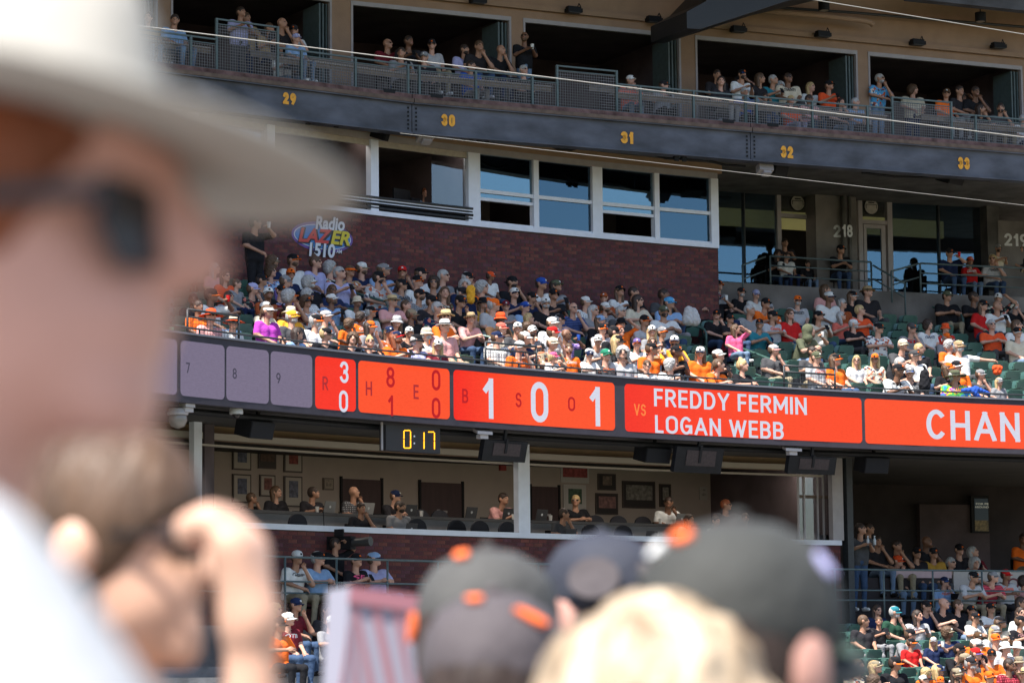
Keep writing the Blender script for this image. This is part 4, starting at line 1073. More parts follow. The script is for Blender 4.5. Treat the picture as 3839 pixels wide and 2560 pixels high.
# terraces behind the rail
ZU0 = ZF-.12
d = MB(); d.bar(UP, US0, US1, .36, 1.6, ZU0-.3, ZU0); d.bar(UP, US0, US1, 1.6, 3.0, ZU0-.3, ZU0+.45); d.build('suite_balcony_floor', M_conc2, kind='structure')
# railing
sr_, zr = UP.hit(2800-2352/1.96+795/1.96+1040, 745/1.96, .2)
zr = H('H', 795, 742, .2, UP)[1]; zrm = H('H', 795, 800, .2, UP)[1]; print('rail', zr, zrm)
ZRT = zr
posts_px = [('F',175,240),('F',568,290),('F',742,340),('F',1155,390),('F',1315,400),('F',1680,470),('F',2035,520),('F',2112,540),('G',360,620),('G',775,670),('G',958,700),('G',1395,740),('G',1570,770),('G',1960,800),('G',2345,850),('H',303,850),('H',385,850),('H',795,860),('H',1200,900),('H',1385,920),('H',1818,940),('H',1995,950)]
ps = sorted(UP.hit(*zp(r,x,y), .2)[0] for r, x, y in posts_px); ps = [ps[0]-5.4, ps[0]-3.6, ps[0]-1.8]+ps+[ps[-1]+2, ps[-1]+4]
M_mesh = mat('wire_mesh', (.16,.15,.155), .5, metal=.3)
raised = [(H('F',742,300,.2,UP)[0], H('F',1155,400,.2,UP)[0], H('F',742,125,.2,UP)[1]), (H('G',958,600,.2,UP)[0], H('G',1395,700,.2,UP)[0], H('G',958,480,.2,UP)[1]), (H('H',1385,850,.2,UP)[0], H('H',1818,900,.2,UP)[0], H('H',1385,712,.2,UP)[1])]
rail = empty('suite_railing', UP.P(ps[4],.2,ZF), label='grey steel railing with wire mesh infill along the suite balcony', cat='railing')
def is_raised(m_):
    for a, c, z in raised:
        if a-.05 < m_ < c+.05: return z
    return None
for i, s in enumerate(ps):
    z = ZRT
    for a, c, zz in raised:
        if abs(s-a) < .06 or abs(s-c) < .06: z = zz
    b = MB(); b.bar(UP, s-.025, s+.025, .17, .23, ZF-.1, z, step=9); b.build('post', M_rail, rail)
for i in range(len(ps)-1):
    a, c = ps[i]+.026, ps[i+1]-.026
    if c-a < .15: continue
    zt_ = is_raised((a+c)/2) or ZRT
    b = MB(); b.bar(UP, a, c, .18, .22, zt_-.035, zt_, step=9); b.build('top_rail', M_rail, rail)
    b = MB(); b.bar(UP, a, c, .185, .215, ZF+.02, ZF+.045, step=9); b.build('bottom_rail', M_rail, rail); b = MB(); b.bar(UP, a, c, .185, .215, (zt_ if zt_ > ZRT+.1 else ZRT-.0)-.13, (zt_ if zt_ > ZRT+.1 else ZRT)-.11, step=9); b.build('mid_rail', M_rail, rail)
    b = MB(); z0, z1_ = ZF+.045, zt_-.13; r = .006; sp = .062
    for k in range(int((c-a)/sp)+1):
        s = a+k*sp; p0 = UP.P(s,.2,z0); p1 = UP.P(s,.2,z1_); b.add([p0+Vector((-r,0,0)), p0+Vector((r,0,0)), p1+Vector((r,0,0)), p1+Vector((-r,0,0))], [(0,1,2,3)])
    for k in range(int((z1_-z0)/sp)+1):
        z = z0+k*sp; p0 = UP.P(a,.2,z); p1 = UP.P(c,.2,z); b.add([p0-Vector((0,0,r)), p1-Vector((0,0,r)), p1+Vector((0,0,r)), p0+Vector((0,0,r))], [(0,1,2,3)])
    b.build('wire_mesh', M_mesh, rail, kind='stuff')
# drink ledges: behind the rail and at the second row
for t0_, z, nm, lab in ((.36, ZRT-.16, 'drink_ledge', 'low pale drink ledge just behind the suite railing'), (1.55, ZU0+1.02, 'drink_ledge', 'long counter between the two rows of suite seats')):
    o = empty(nm, UP.P(ps[5], t0_, z), label=lab, cat='counter')
    gaps = [(a-.05, c+.05) for a, c, _ in raised]; segs = []; cur = US0+.2
    for a, c in gaps: segs.append((cur, a)); cur = c
    segs.append((cur, US1-.2))
    for a, c in segs:
        b = MB(); b.bar(UP, a, c, t0_, t0_+.3, z-.03, z); b.build('top', mat('pale_ledge', (.40,.36,.33), .5) if t0_ < 1 else M_counter, o)
        b = MB(); b.bar(UP, a, c, t0_+.02, t0_+.05, z-.13, z-.035); b.build('edge_board', M_counter, o)
# wall with the suite openings
TU = 3.05
suw = empty('suite_wall', UP.P(ps[5], TU, ZU0), label='beige wall with wide dark suite openings above the balcony', cat='wall')
hz = []
for r, pts in (('G', [(0,85),(620,150)]), ('G', [(705,160),(1870,295)]), ('G', [(1975,316),(2340,350)]), ('H', [(1205,398),(2350,490)])):
    for x, y in pts: hz.append(H(r, x, y, TU, UP)[1])
print('header zs', [round(q,2) for q in hz]); ZHD = sum(hz)/len(hz)
b = MB(); b.bar(UP, US0, US1, TU, TU+.25, ZHD+.10, ZHD+3.2); b.build('wall_panel', M_beige, suw)
b = MB(); b.bar(UP, US0, US1, TU-.12, TU, ZHD+.30, ZHD+.42); b.build('soffit_band', M_beige, suw)
sx = lambda x, y=300: UP.hit(x, y, TU)[0]
opens = [(300,590,60),(640,1243,60),(1315,1916,150),(1962,2552,220),(2607,3214,240),(3255,3832,280),(3870,4300,300)]
edges = []
for a, c, y in opens: edges.append((UP.hit(a,y,TU)[0] if a > 350 else US0+.5, UP.hit(c,y,TU)[0]))
for i in range(len(edges)-1):
    b = MB(); b.bar(UP, edges[i][1], edges[i+1][0], TU+.0, TU+.45, ZU0+.45, ZHD+.10); b.build('pier', M_beige, suw)
for a, c in edges:
    b = MB(); b.bar(UP, a, c, TU-.02, TU+.08, ZHD, ZHD+.10); b.build('head_trim', M_whited, suw)
    for k in (a, c-.05):
        b = MB(); b.bar(UP, k, k+.05, TU-.02, TU+.08, ZU0+.45, ZHD); b.build('jamb', M_whited, suw)
    b = MB(); w_ = .16
    for q in range(3):
        b.bar(UP, c-.10-q*.09, c-.06-q*.09, TU+.1, TU+.9, ZU0+.5, ZHD-.03)
    b.build('folded_door', M_rail, suw)
d = MB(); d.bar(UP, US0, US1, TU+4.5, TU+4.7, ZU0, ZHD+1); d.bar(UP, US0, US1, TU+.3, TU+4.6, ZHD+.2, ZHD+.3); d.bar(UP, US0, US1, 3.0, TU+4.6, ZU0+.2, ZU0+.46)
for i in range(len(edges)-1): m_ = (edges[i][1]+edges[i+1][0])/2; d.bar(UP, m_-.08, m_+.08, TU+.46, TU+4.5, ZU0+.46, ZHD+.2)
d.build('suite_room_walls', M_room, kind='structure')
for r, x, y, lab in (('G',375,10,'above the suite opening left of the standing man'),('G',1078,80,'above number 31 bay, left one'),('G',1668,150,'left of the big black girder'),('H',250,222,'under the big black girder'),('H',870,258,'right of the girder, above the seated white jersey row'),('H',1565,318,'above the blue shirted standing man'),('H',2160,342,'rightmost of the row')):
    s, z = H(r, x, y, TU-.25, UP); a = UP.ang(s); M = Matrix.Translation(UP.P(s, TU-.25, z)) @ Matrix.Rotation(a, 4, 'Z')
    o = empty('wall_heater', UP.P(s,TU-.25,z), label='black heater on the beige wall, '+lab, cat='heater', group='heaters above the suites')
    b = MB(); b.box(-.19,.19,-.12,.10,-.05,.04, M=M); b.box(-.17,.17,-.08,.08,.04,.09, M=M); b.build('housing', M_black, o)
    b = MB(); b.box(-.16,.16,-.10,.08,-.065,-.05, M=M); b.build('grille', M_dark, o)
    b = MB(); b.tube([M@Vector(p) for p in ((.1,.0,.08),(.18,.05,.2),(.28,.15,.14),(.33,.23,.10))], .012, n=6); b.build('cord', M_black, o)
    b = MB(); b.box(-.03,.03,.08,.24,.0,.05, M=M); b.build('bracket', M_black, o)
# girder, pipe and lamps at the top right
TG = 1.6
g = MB(); q = [zp('G',1910,90), zp('G',1912,210), zp('G',2010,216), zp('H',600,12), zp('H',1500,-200), zp('H',300,-300), zp('G',2050,12)]
pl = [UP.hit(x, y, TG-1.5) for x, y in q]; pr_ = [UP.P(s, TG-1.5, z) for s, z in pl]; pb_ = [UP.P(s, TG+.2, z) for s, z in pl]; n = len(q)
g.add(pr_+pb_, [tuple(range(n)), tuple(range(2*n-1, n-1, -1))]+[(i, (i+1)%n, n+(i+1)%n, n+i) for i in range(n)])
g.build('roof_girder', mat('black_steel', (.012,.013,.016), .5), label='big black sloping roof girder at the top, right of centre', cat='girder')
pts = [UP.P(*UP.hit(*zp('H',x,y), TU-.5)[:1], TU-.5, UP.hit(*zp('H',x,y), TU-.5)[1]) for x, y in ((380,82),(800,112),(1160,152),(1215,165),(1240,185))]
b = MB(); b.tube(pts, .07, n=12); o = b.build('ventilation_pipe', M_beige, smooth=True, label='thick beige pipe under the roof beside the black girder', cat='pipe')
for r, x, y, lab in (('H',2030,130,'black cylinder lamp hanging under the roof at the far right'), ('H',880,48,'black cylinder lamp hanging under the roof beside the girder')):
    s, z = H(r, x, y, TU-.9, UP); M = Matrix.Translation(UP.P(s,TU-.9,z)); o = empty('ceiling_lamp', UP.P(s,TU-.9,z), label=lab, cat='lamp')
    b = MB(); b.lathe([(.13,-.11),(.14,-.11),(.14,.12),(.05,.14)], M, 18); b.build('housing', M_black, o)
    b = MB(); b.lathe([(.11,-.10),(.11,-.115)], M, 18); b.build('lens', mat('lamp_lens', (.3,.26,.22), .4), o)
    b = MB(); b.lathe([(.015,.14),(.015,1.2)], M, 8); b.build('stem', M_black, o)
sq, zq = H('H', 1900, 40, TU-1.6, UP)
b = MB(); b.bar(UP, H('H',1500,20,TU-1.6,UP)[0], US1, TU-1.7, TU-1.4, zq, zq+1.2); b.build('eaves_beam', M_steel, label='blue grey eaves beam at the top right corner', cat='beam')
b = MB(); a_, za_ = H('H', 800, 60, TU-.2, UP); b.tube([UP.P(H('H',x,y,TU-.3,UP)[0], TU-.3, H('H',x,y,TU-.3,UP)[1]) for x, y in ((560,60),(1100,95),(1500,130),(2350,200))], .035, n=8); b.build('conduit', M_dark, label='thin dark conduit running along the wall under the roof', cat='conduit')
# cables that hold the netting
for (xa,ya),(xb,yb),lab,r in (((300,70),(4100,548),'bright cable crossing in front of the suite railing',.011), ((1500,500),(4100,800),'thin cable crossing below the numbered beam',.005), ((3000,-8),(4000,156),'cable crossing the top right corner',.009)):
    pa = at_d(xa, ya, 52 if r > .01 else 54); pb2 = at_d(xb, yb, 60); b = MB(); b.tube([pa, pa.lerp(pb2,.5), pb2], r, n=6); b.build('netting_cable', M_cable, label=lab, cat='cable')
# clamps, cables and speakers hanging under the beam
clamp = [('G',200,1003),('G',260,1008),('G',320,1014),('G',376,1020),('G',434,1024),('G',1830,1160),('G',1886,1163),('F',965,745),('F',1020,755),('F',1355,820),('F',1545,840),('F',635,710)]
for i, (r, x, y) in enumerate(clamp):
    s, z = H(r, x, y, .15, UP); M = Matrix.Translation(UP.P(s,.15,z)) @ Matrix.Rotation(UP.ang(s), 4, 'Z'); b = MB()
    b.box(-.055,.055,-.05,.05,-.04,.05, M=M); b.box(-.015,.015,-.02,.02,.05,ZBB-z, M=M); b.box(-.03,.075,-.02,.02,-.075,-.04, M=M)
    b.build('cable_clamp', M_black, label=['first','second','third','fourth','fifth','left','right','third','fourth','right','middle','left'][i] if False else 'black cable clamp under the beam, '+['first of five right of number 30','second of five right of number 30','third of five right of number 30','fourth of five right of number 30','last of five right of number 30','left of the pair right of 31','right of the pair right of 31','left of the pair left of 29','right of the pair left of 29','just right of number 29','halfway between 29 and 30','far left beside the hat'][i], cat='clamp')
for pts in ([('F',480,660),('F',700,690),('F',850,710),('F',1100,750),('F',1300,790),('F',1560,820),('F',1750,870),('F',1900,900)], [('G',860,1050),('G',960,1095),('G',1060,1105),('G',1150,1080)], [('G',1640,1130),('G',1760,1165),('G',2060,1180),('G',2200,1215),('G',2340,1222)], [('H',1160,1270),('H',1400,1300),('H',1800,1310),('H',2100,1330)]):
    P_ = []
    for r, x, y in pts: s, z = H(r, x, y, .5, UP); P_.append(UP.P(s, .5, z))
    b = MB(); b.tube(P_, .03, n=6); b.build('hanging_cable', M_black, label='black cable bundle sagging below the beam '+{480:'from the hat to number 30',860:'left of number 31',1640:'right of number 31',1160:'below number 33'}[pts[0][1]], cat='cable')
def wedge_speaker(r, x, y, w, h, t, path, lab, flip=1, dz=0):
    s, z = H(r, x, y, t, path); M = Matrix.Translation(path.P(s, t, z)) @ Matrix.Rotation(path.ang(s)+.35*flip, 4, 'Z') @ Matrix.Rotation(.35, 4, 'X')
    o = empty('speaker', path.P(s,t,z), label=lab, cat='speaker'); b = MB(); b.box(-w/2,w/2,0,.4,-h/2,h/2, M=M); b.build('cabinet', M_black, o)
    b = MB(); b.box(-w/2+.02,w/2-.02,-.02,-.001,-h/2+.02,h/2-.02, M=M); b.build('grille', mat('speaker_grille', (.016,.016,.019), .8, spec=.2), o)
    b = MB(); b.box(-.03,.03,.15,.2,h/2,h/2+.35, M=M); b.build('bracket', M_black, o)
wedge_speaker('H', 570, 1240, .5, .32, .6, UP, 'black speaker under the beam beside the grey box near 32'); wedge_speaker('H', 1855, 1315, .6, .3, .6, UP, 'black speaker hanging under the beam near number 33'); wedge_speaker('M', 2160, 230, .18, .26, .6, UP, 'small black speaker under the beam left of number 30')
def flood(r, x, y, w, h, t, path, lab):
    s, z = H(r, x, y, t, path); M = Matrix.Translation(path.P(s,t,z)) @ Matrix.Rotation(path.ang(s), 4, 'Z') @ Matrix.Rotation(-.5, 4, 'X')
    o = empty('floodlight', path.P(s,t,z), label=lab, cat='floodlight'); b = MB(); b.hexa([M@Vector(p) for p in ((-w/2,-.1,-h/2),(w/2*.8,-.1,-h/2),(w/2*.8,.1,-h/2),(-w/2,.1,-h/2),(-w/2*.8,-.1,h/2),(w/2,-.1,h/2),(w/2,.1,h/2),(-w/2*.8,.1,h/2))]); b.build('housing', mat('pale_grey_case', (.36,.33,.34), .6), o)
    b = MB(); b.box(-.10,.10,-.08,.08,-h/2-.07,-h/2, M=M); b.build('driver_box', mat('pale_grey_case', (.36,.33,.34), .6), o)
flood('H', 445, 1240, .42, .22, .3, UP, 'pale grey floodlight under the beam left of the black speaker near 32'); flood('F', 2150, 925, .42, .2, .3, UP, 'pale grey floodlight under the beam left of number 30')

# ------------------------------------------------------------ press room under the board
TP = 1.0
pr = empty('press_room_front', LOW.P(sPe-5, TP, ZPS), label='white framed open front of the press room under the scoreboard', cat='window front')
b = MB(); b.bar(LOW, S0+1.5, sPe, TP-.06, TP+.16, ZPS-.07, ZPS+.04); b.build('sill', M_white, pr)
ZPC = FZ0-.40
for x0, x1, y, m, dp in ((722,752,1800,M_white,.1),(1940,1983,1900,M_white,.12),(3118,3158,1900,M_whited,.12)):
    a = LOW.hit(x0, y, TP)[0]; c = LOW.hit(x1, y, TP)[0]; b = MB(); b.bar(LOW, a, c, TP-.04, TP+dp, ZPS+.04, ZPC); b.build('mullion', m, pr)
a = LOW.hit(754,1700,TP+.3)[0]; c = LOW.hit(790,1700,TP+.3)[0]; b = MB(); b.bar(LOW, a, c, TP+.2, TP+.6, ZPS-.1, ZPC); b.build('post', M_room, pr)
for k, (ya, yb) in enumerate(((1636,1642),(1647,1656))):
    z = LOW.hit(1000, ya, TP+.35)[1]; z2 = LOW.hit(1000, yb+10, TP+.35)[1]
zq1 = H('I', 1000, 808, TP+.25, LOW)[1]; zq2 = H('I', 1000, 850, TP+.25, LOW)[1]; print('track', zq1, zq2, ZPC)
for z0, z1_, t_ in ((zq2, zq1, .25), (zq2-.14, zq2-.10, .2)):
    b = MB(); b.bar(LOW, S0+1.5, sPe-.3, TP+t_, TP+t_+.10, z0, z1_); b.build('roller_track', mat('track_white', (.40,.35,.30), .6), pr)
b = MB(); b.bar(LOW, S0+1.5, sPe-.3, TP+.45, TP+.55, zq2, ZPC+.1); b.build('bulkhead', M_beige, pr)
b = MB(); b.tube([LED.P(s, .55, ZPC-.12) for s in np.arange(S0+2, S1, .8)], .06, n=8); b.build('drain_pipe', M_black, label='long black pipe hanging under the scoreboard', cat='pipe')
# sliding sashes stacked at the right end
for i, x in enumerate((2990, 3012, 3062, 3084)):
    s = LOW.hit(x, 1900, TP+.35)[0]; b = MB(); b.bar(LOW, s-.02, s+.02, TP+.3, TP+.34, ZPS+.05, zq2); b.build('sash_stile', M_whited, pr)
b = MB(); s = LOW.hit(2990,1900,TP+.35)[0]; s2 = LOW.hit(3118,1900,TP+.35)[0]; b.bar(LOW, s, s2, TP+.32, TP+.36, ZPS+1.0, ZPS+1.07); b.build('sash_rail', M_lip, pr)
b = MB(); b.bar(LOW, s, s2, TP+.33, TP+.338, ZPS+.05, zq2); b.build('pane', M_gl_clear, pr)
M_cl = mat('ceiling_light_panel', (1.,.88,.76), .5, emit=6.5)  # panels added out of view behind the bulkhead to brighten the press room
for i, x in enumerate((850, 1250, 1650, 2050, 2450, 2850)):
    s = LOW.hit(x, 1800, 4.0)[0]; b = MB(); b.bar(LOW, s-.7, s+.7, 2.2, 2.5, ZPC-.04, ZPC-.005); b.build('ceiling_light', M_cl, label='lit ceiling light panel of the press room, '+['far left','second from left','third from left','fourth from left','fifth from left','far right'][i], cat='light', group='press room ceiling lights')
# room: floor, desk, back wall
TBW = 6.2
d = MB(); d.bar(LOW, S0+1, sPe, TBW, TBW+.2, .9, ZPC); sJ = LOW.hit(2640+120/1.96+120, 1800, TBW)[0]
d.build('press_room_back_wall', M_beige2, kind='structure')
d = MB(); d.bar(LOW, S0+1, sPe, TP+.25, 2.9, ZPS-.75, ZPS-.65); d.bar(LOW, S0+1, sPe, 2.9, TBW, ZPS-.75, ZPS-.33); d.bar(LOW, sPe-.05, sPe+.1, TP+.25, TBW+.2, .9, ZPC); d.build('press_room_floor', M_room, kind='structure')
zds, zdt = LOW.hit(2000, 1950, 2.9); z_lo = LOW.hit(2000, 1968, 2.9)[1]; print('desk', zdt, ZPS)
dk = empty('press_desk', LOW.P(LOW.inv(0,60)[0],2.9,zdt), label='long press desk with grey front and dark top across the press room', cat='desk')
b = MB(); b.bar(LOW, S0+1, sPe-.3, 2.85, 2.9, ZPS-.7, zdt-.06); b.build('front_panel', mat('grey_panel', (.24,.23,.23), .7, noise=.05), dk)
b = MB(); b.bar(LOW, S0+1, sPe-.3, 2.8, 3.45, zdt-.06, zdt); b.build('top', mat('desk_top', (.06,.055,.055), .5), dk)
b = MB(); b.bar(LOW, S0+1, sPe-.3, 1.3, 1.9, ZPS-.12, ZPS-.06); b.build('desk', mat('desk_top', (.06,.055,.055), .5), label='front press desk just behind the white sill', cat='desk')
def wallrect(x0, y0, x1, y1, t, z_pad=0): 
    a, z1_ = LOW.hit(x0, y0, t); c, z0 = LOW.hit(x1, y1, t); return a, c, z0, z1_
M_dw = mat('door_maroon', (.05,.022,.022), .6, noise=.2, nscale=3, stretch=(4,4,.5))
def wdoor(x0, x1, y, lab):
    a = LOW.hit(x0,y,TBW)[0]; c = LOW.hit(x1,y,TBW)[0]; o = empty('door', LOW.P(a,TBW,ZPS-.3), label=lab, cat='door')
    b = MB(); b.bar(LOW, a, c, TBW-.03, TBW, ZPS-.33, ZPS+1.45, step=9); b.build('leaf', M_dw, o)
    b = MB(); b.bar(LOW, a-.05, a, TBW-.05, TBW, ZPS-.33, ZPS+1.5, step=9); b.bar(LOW, c, c+.05, TBW-.05, TBW, ZPS-.33, ZPS+1.5, step=9); b.build('frame', M_black, o)
    b = MB(); b.bar(LOW, (a+c)/2-.12, (a+c)/2-.04, TBW-.045, TBW-.035, ZPS+.75, ZPS+.84, step=9); b.bar(LOW, (a+c)/2+.0, (a+c)/2+.14, TBW-.045, TBW-.035, ZPS+.77, ZPS+.82, step=9); b.build('plate', M_whited, o)
wdoor(1280, 1425, 1800, 'dark maroon door in the press room behind the bald man'); wdoor(1575, 1728, 1820, 'dark maroon door right of the clock in the press room'); wdoor(1990, 2090, 1850, 'dark maroon door right of the white mullion'); wdoor(630,700,1750,'dark door at the left end of the press room')
def picture(x0, y0, x1, y1, lab, fr=(.05,.035,.03), mt=(.42,.38,.33), art=(.10,.11,.16), ins=.25, art2=None):
    a, c, z0, z1_ = wallrect(x0, y0, x1, y1, TBW-.04); o = empty('framed_picture', LOW.P(a,TBW,z0), label=lab, cat='picture', group=None)
    b = MB(); b.bar(LOW, a, c, TBW-.04, TBW, z0, z1_, step=9); b.build('frame', mat('frame_%.3f' % fr[0], fr, .5), o)
    e = .03; b = MB(); b.bar(LOW, a+e, c-e, TBW-.046, TBW-.04, z0+e, z1_-e, step=9); b.build('mount', mat('mount_%.2f' % mt[0], mt, .7), o)
    w, h = c-a, z1_-z0; b = MB(); b.bar(LOW, a+w*ins, c-w*ins, TBW-.052, TBW-.046, z0+h*.3, z1_-h*.15, step=9); b.build('print', mat('print_%.3f_%.3f' % (art[0], art[2]), art, .7, noise=.5, nscale=14), o)
for q in [(873,1665,942,1763,'tall framed blue poster, upper left of the press room wall',{}),(970,1665,1036,1758,'shield shaped dark plaque between two framed posters',dict(mt=(.05,.04,.035),art=(.09,.05,.035),ins=.1)),(1066,1665,1134,1772,'tall framed red poster, upper right of the six pictures',dict(art=(.22,.05,.04))),
          (873,1775,942,1885,'tall framed pale poster, lower left of the six pictures',{}),(975,1778,1033,1862,'small framed red print in the middle lower row',dict(art=(.18,.07,.06))),(1066,1783,1134,1900,'framed print with lettering, lower right of the six',dict(art=(.12,.13,.18))),(1213,1790,1252,1837,'small thin framed sketch left of the bald man',dict(fr=(.12,.09,.07),mt=(.30,.26,.21),art=(.25,.21,.17))),
          (2103,1740,2208,1811,'white schedule sheet with red and black blocks',dict(fr=(.5,.48,.46),mt=(.5,.48,.46),art=(.30,.06,.06),ins=.06)),(2113,1815,2198,1920,'white stadium seating plan behind the blond man',dict(fr=(.5,.48,.46),mt=(.5,.48,.46),art=(.06,.11,.07),ins=.2)),(2242,1774,2310,1838,'small black framed photo with white card, upper of two',dict(mt=(.03,.025,.025),art=(.20,.15,.12))),
          (2234,1847,2318,1929,'black framed group of four photos below the small one',dict(mt=(.03,.025,.025),art=(.24,.13,.12),ins=.12)),(2334,1801,2458,1906,'large black framed display of photos and papers',dict(mt=(.03,.026,.028),art=(.20,.19,.17),ins=.1)),(2473,1813,2517,1900,'narrow black framed strip right of the large display',dict(mt=(.03,.026,.028),art=(.25,.23,.2))),(2623,1825,2653,1873,'small white notice on the right wall',dict(fr=(.4,.38,.35),mt=(.4,.38,.35),art=(.35,.33,.3)))]:
    picture(*q[:5], **q[5])
a, c, z0, z1_ = wallrect(1874, 1740, 1896, 1764, TBW-.05); b = MB(); b.bar(LOW, a, c, TBW-.08, TBW, z0, z1_); b.build('fire_alarm', mat('alarm_red', (.30,.02,.015), .5), label='small red fire alarm on the press room wall', cat='alarm')
# pitch clock
ck = empty('pitch_clock', LED.P(*LED.hit(1560,1650,.25)[:1], .25, LED.hit(1560,1650,.25)[1]), label='black pitch clock showing 0:17 in amber digits under the board', cat='clock')
a, zt_ = LED.hit(1447, 1602, .22); c, _ = LED.hit(1650, 1650, .22); zb_ = LED.hit(1650, 1700, .22)[1]; zt_ = LED.hit(1650,1606,.22)[1]
b = MB(); b.bar(LED, a, c, .22, .40, zb_, zt_, step=9); b.build('case', mat('clock_case', (.018,.016,.018), .6), ck)
M_led = mat('amber_led', (1.,.42,.01), .5, emit=1.3)
def segs(xl, yt, xr, yb, on):
    """seven segment digit made of small lamps"""
    L = []
    ym = (yt+yb)/2
    P_ = {'a':((xl,yt),(xr,yt)),'b':((xr,yt),(xr,ym)),'c':((xr,ym),(xr,yb)),'d':((xl,yb),(xr,yb)),'e':((xl,ym),(xl,yb)),'f':((xl,yt),(xl,ym)),'g':((xl,ym),(xr,ym))}
    b = MB()
    for k in on:
        (xa,ya),(xb,yb_) = P_[k]; n = 7 if k in 'bcef' else 5
        for i in range(n):
            f = (i+.8)/(n+.6); X, Y = zp('N', xa+(xb-xa)*f, ya+(yb_-ya)*f+(xa-xl)*.06); s, z = LED.hit(X, Y, .21); p = LED.P(s,.213,z); r = .0125
            A = LED.ang(s); e = Vector((math.cos(A),math.sin(A),0))*r*1.25; u = Vector((0,0,r*.95)); nn = LED.P(s,.205,z)-p
            b.add([p-e+nn, p-u+nn, p+e+nn, p+u+nn, p-e, p-u, p+e, p+u], [(0,1,2,3),(0,4,5,1),(1,5,6,2),(2,6,7,3),(3,7,4,0)])
    b.build('digit', M_led, ck)
segs(560,385,645,610,'abcdef'); segs(740,400,817,620,'bc'); segs(865,405,950,625,'abc')
b = MB()
for y in (460,550):
    X, Y = zp('N', 690, y); s, z = LED.hit(X,Y,.21); p = LED.P(s,.205,z); b.lathe([(.018,-.006),(.018,.006)], Matrix.Translation(p) @ Matrix.Rotation(LED.ang(s),4,'Z') @ Matrix.Rotation(math.pi/2,4,'X'), 12)
b.build('colon', M_white, ck)
b = MB(); s, z = LED.hit(1432,1650,.3); b.tube([LED.P(s,.3,zb_),LED.P(s,.3,BZ0)], .025, n=8); b.build('conduit', M_whited, ck)
# speakers, screens and lamps under the board
def hang(nm, r, x0, y0, x1, y1, t, dep, lab, cat, m=M_black, tilt=.25, extra=None):
    X0, Y0 = zp(r, x0, y0); X1, Y1 = zp(r, x1, y1); a, z1_ = LED.hit(X0, Y0, t); c, z0 = LED.hit(X1, Y1, t); w = c-a; h = z1_-z0
    M = Matrix.Translation(LED.P((a+c)/2, t, (z0+z1_)/2)) @ Matrix.Rotation(LED.ang((a+c)/2), 4, 'Z') @ Matrix.Rotation(tilt, 4, 'X')
    o = empty(nm, LED.P((a+c)/2,t,z0), label=lab, cat=cat)
    b = MB(); b.box(-w/2,w/2,0,dep,-h/2,h/2, M=M); b.build('cabinet' if nm == 'speaker' else 'housing', m, o)
    if nm == 'speaker': b = MB(); b.box(-w/2+.015,w/2-.015,-.015,-.001,-h/2+.015,h/2-.015, M=M); b.build('grille', mat('speaker_grille', (.016,.016,.019), .8, spec=.2), o)
    if nm == 'television':
        b = MB(); b.box(-w*.28,w*.34,-.012,-.001,-h*.22,h*.38, M=M); b.build('back_panel', mat('tv_back', (.035,.022,.022), .7, noise=.3, nscale=20), o)
        b = MB(); b.box(-.03,.03,-.03,-.013,-h*.1,h*.6, M=M); b.build('mount', M_black, o)
    b = MB(); b.box(-.03,.03,dep*.4,dep*.4+.05,h/2,h/2+.25, M=M); b.build('bracket', M_black, o)
hang('speaker','I',610,680,770,810,.5,.4,'black wedge speaker under the board below number 8','speaker'); hang('speaker','J',1480,590,1650,700,.5,.4,'black wedge speaker left of the third television','speaker'); hang('speaker','K',1180,715,1360,835,.5,.4,'black wedge speaker under the board at the dark right bay','speaker')
hang('television','N',1575,500,2130,800,.15,.12,'black hanging television back beside the pitch clock','television'); hang('television','J',1680,580,2000,770,.15,.12,'black hanging television back with dusty panels, below the players names','television'); hang('television','K',620,700,970,845,.15,.12,'black hanging television at the right end of the press room','television')
for i, (r, x0, y0, x1, y1, lab) in enumerate((('N',1480,385,1720,500,'pale floodlight under the board right of the clock'),('K',590,645,735,700,'pale floodlight under the board below the second name'),('I',160,570,250,625,'pale floodlight under the board below number 7'))):
    X0, Y0 = zp(r, x0, y0); X1, Y1 = zp(r, x1, y1); a, z1_ = LED.hit(X0, Y0, .1); c, z0 = LED.hit(X1, Y1, .1); o = empty('floodlight', LED.P(a,.1,z0), label=lab, cat='floodlight')
    b = MB(); t = .1; b.add([LED.P(a,.05,z0+.08), LED.P(c-.1,.05,z0+.08), LED.P(c,.3,z1_), LED.P(a+.1,.3,z1_), LED.P(a,.05,z0+.14), LED.P(c-.1,.05,z0+.14), LED.P(c,.3,z1_+.06), LED.P(a+.1,.3,z1_+.06)], [(0,3,2,1),(4,5,6,7),(0,1,5,4),(1,2,6,5),(2,3,7,6),(3,0,4,7)]); b.build('housing', mat('pale_grey_case2', (.42,.39,.40), .6), o)
    b = MB(); m_ = (a+c)/2; b.bar(LED, m_-.13, m_+.08, .1, .22, z0, z0+.079, step=9); b.build('driver_box', mat('pale_grey_case2', (.42,.39,.40), .6), o)
s, z = H('I', 515, 628, .2); M = Matrix.Translation(LED.P(s,.2,z)); o = empty('dome_camera', LED.P(s,.2,z), label='white dome security camera under the board below number 8', cat='camera')
b = MB(); b.lathe([(.12,-.02),(.125,.02),(.115,.09),(.05,.11)], M, 18); b.build('housing', mat('cam_white', (.45,.43,.42), .5), o); b = MB(); b.lathe([(.01,-.10),(.05,-.085),(.07,-.05),(.075,-.02)], M, 16); b.build('dome', M_lens, o, smooth=True)
s, z = H('I', 120, 660, .3); M = Matrix.Translation(LED.P(s,.3,z)); o = empty('dome_camera', LED.P(s,.3,z), label='clear globe lamp hanging under the board at the left end', cat='camera')
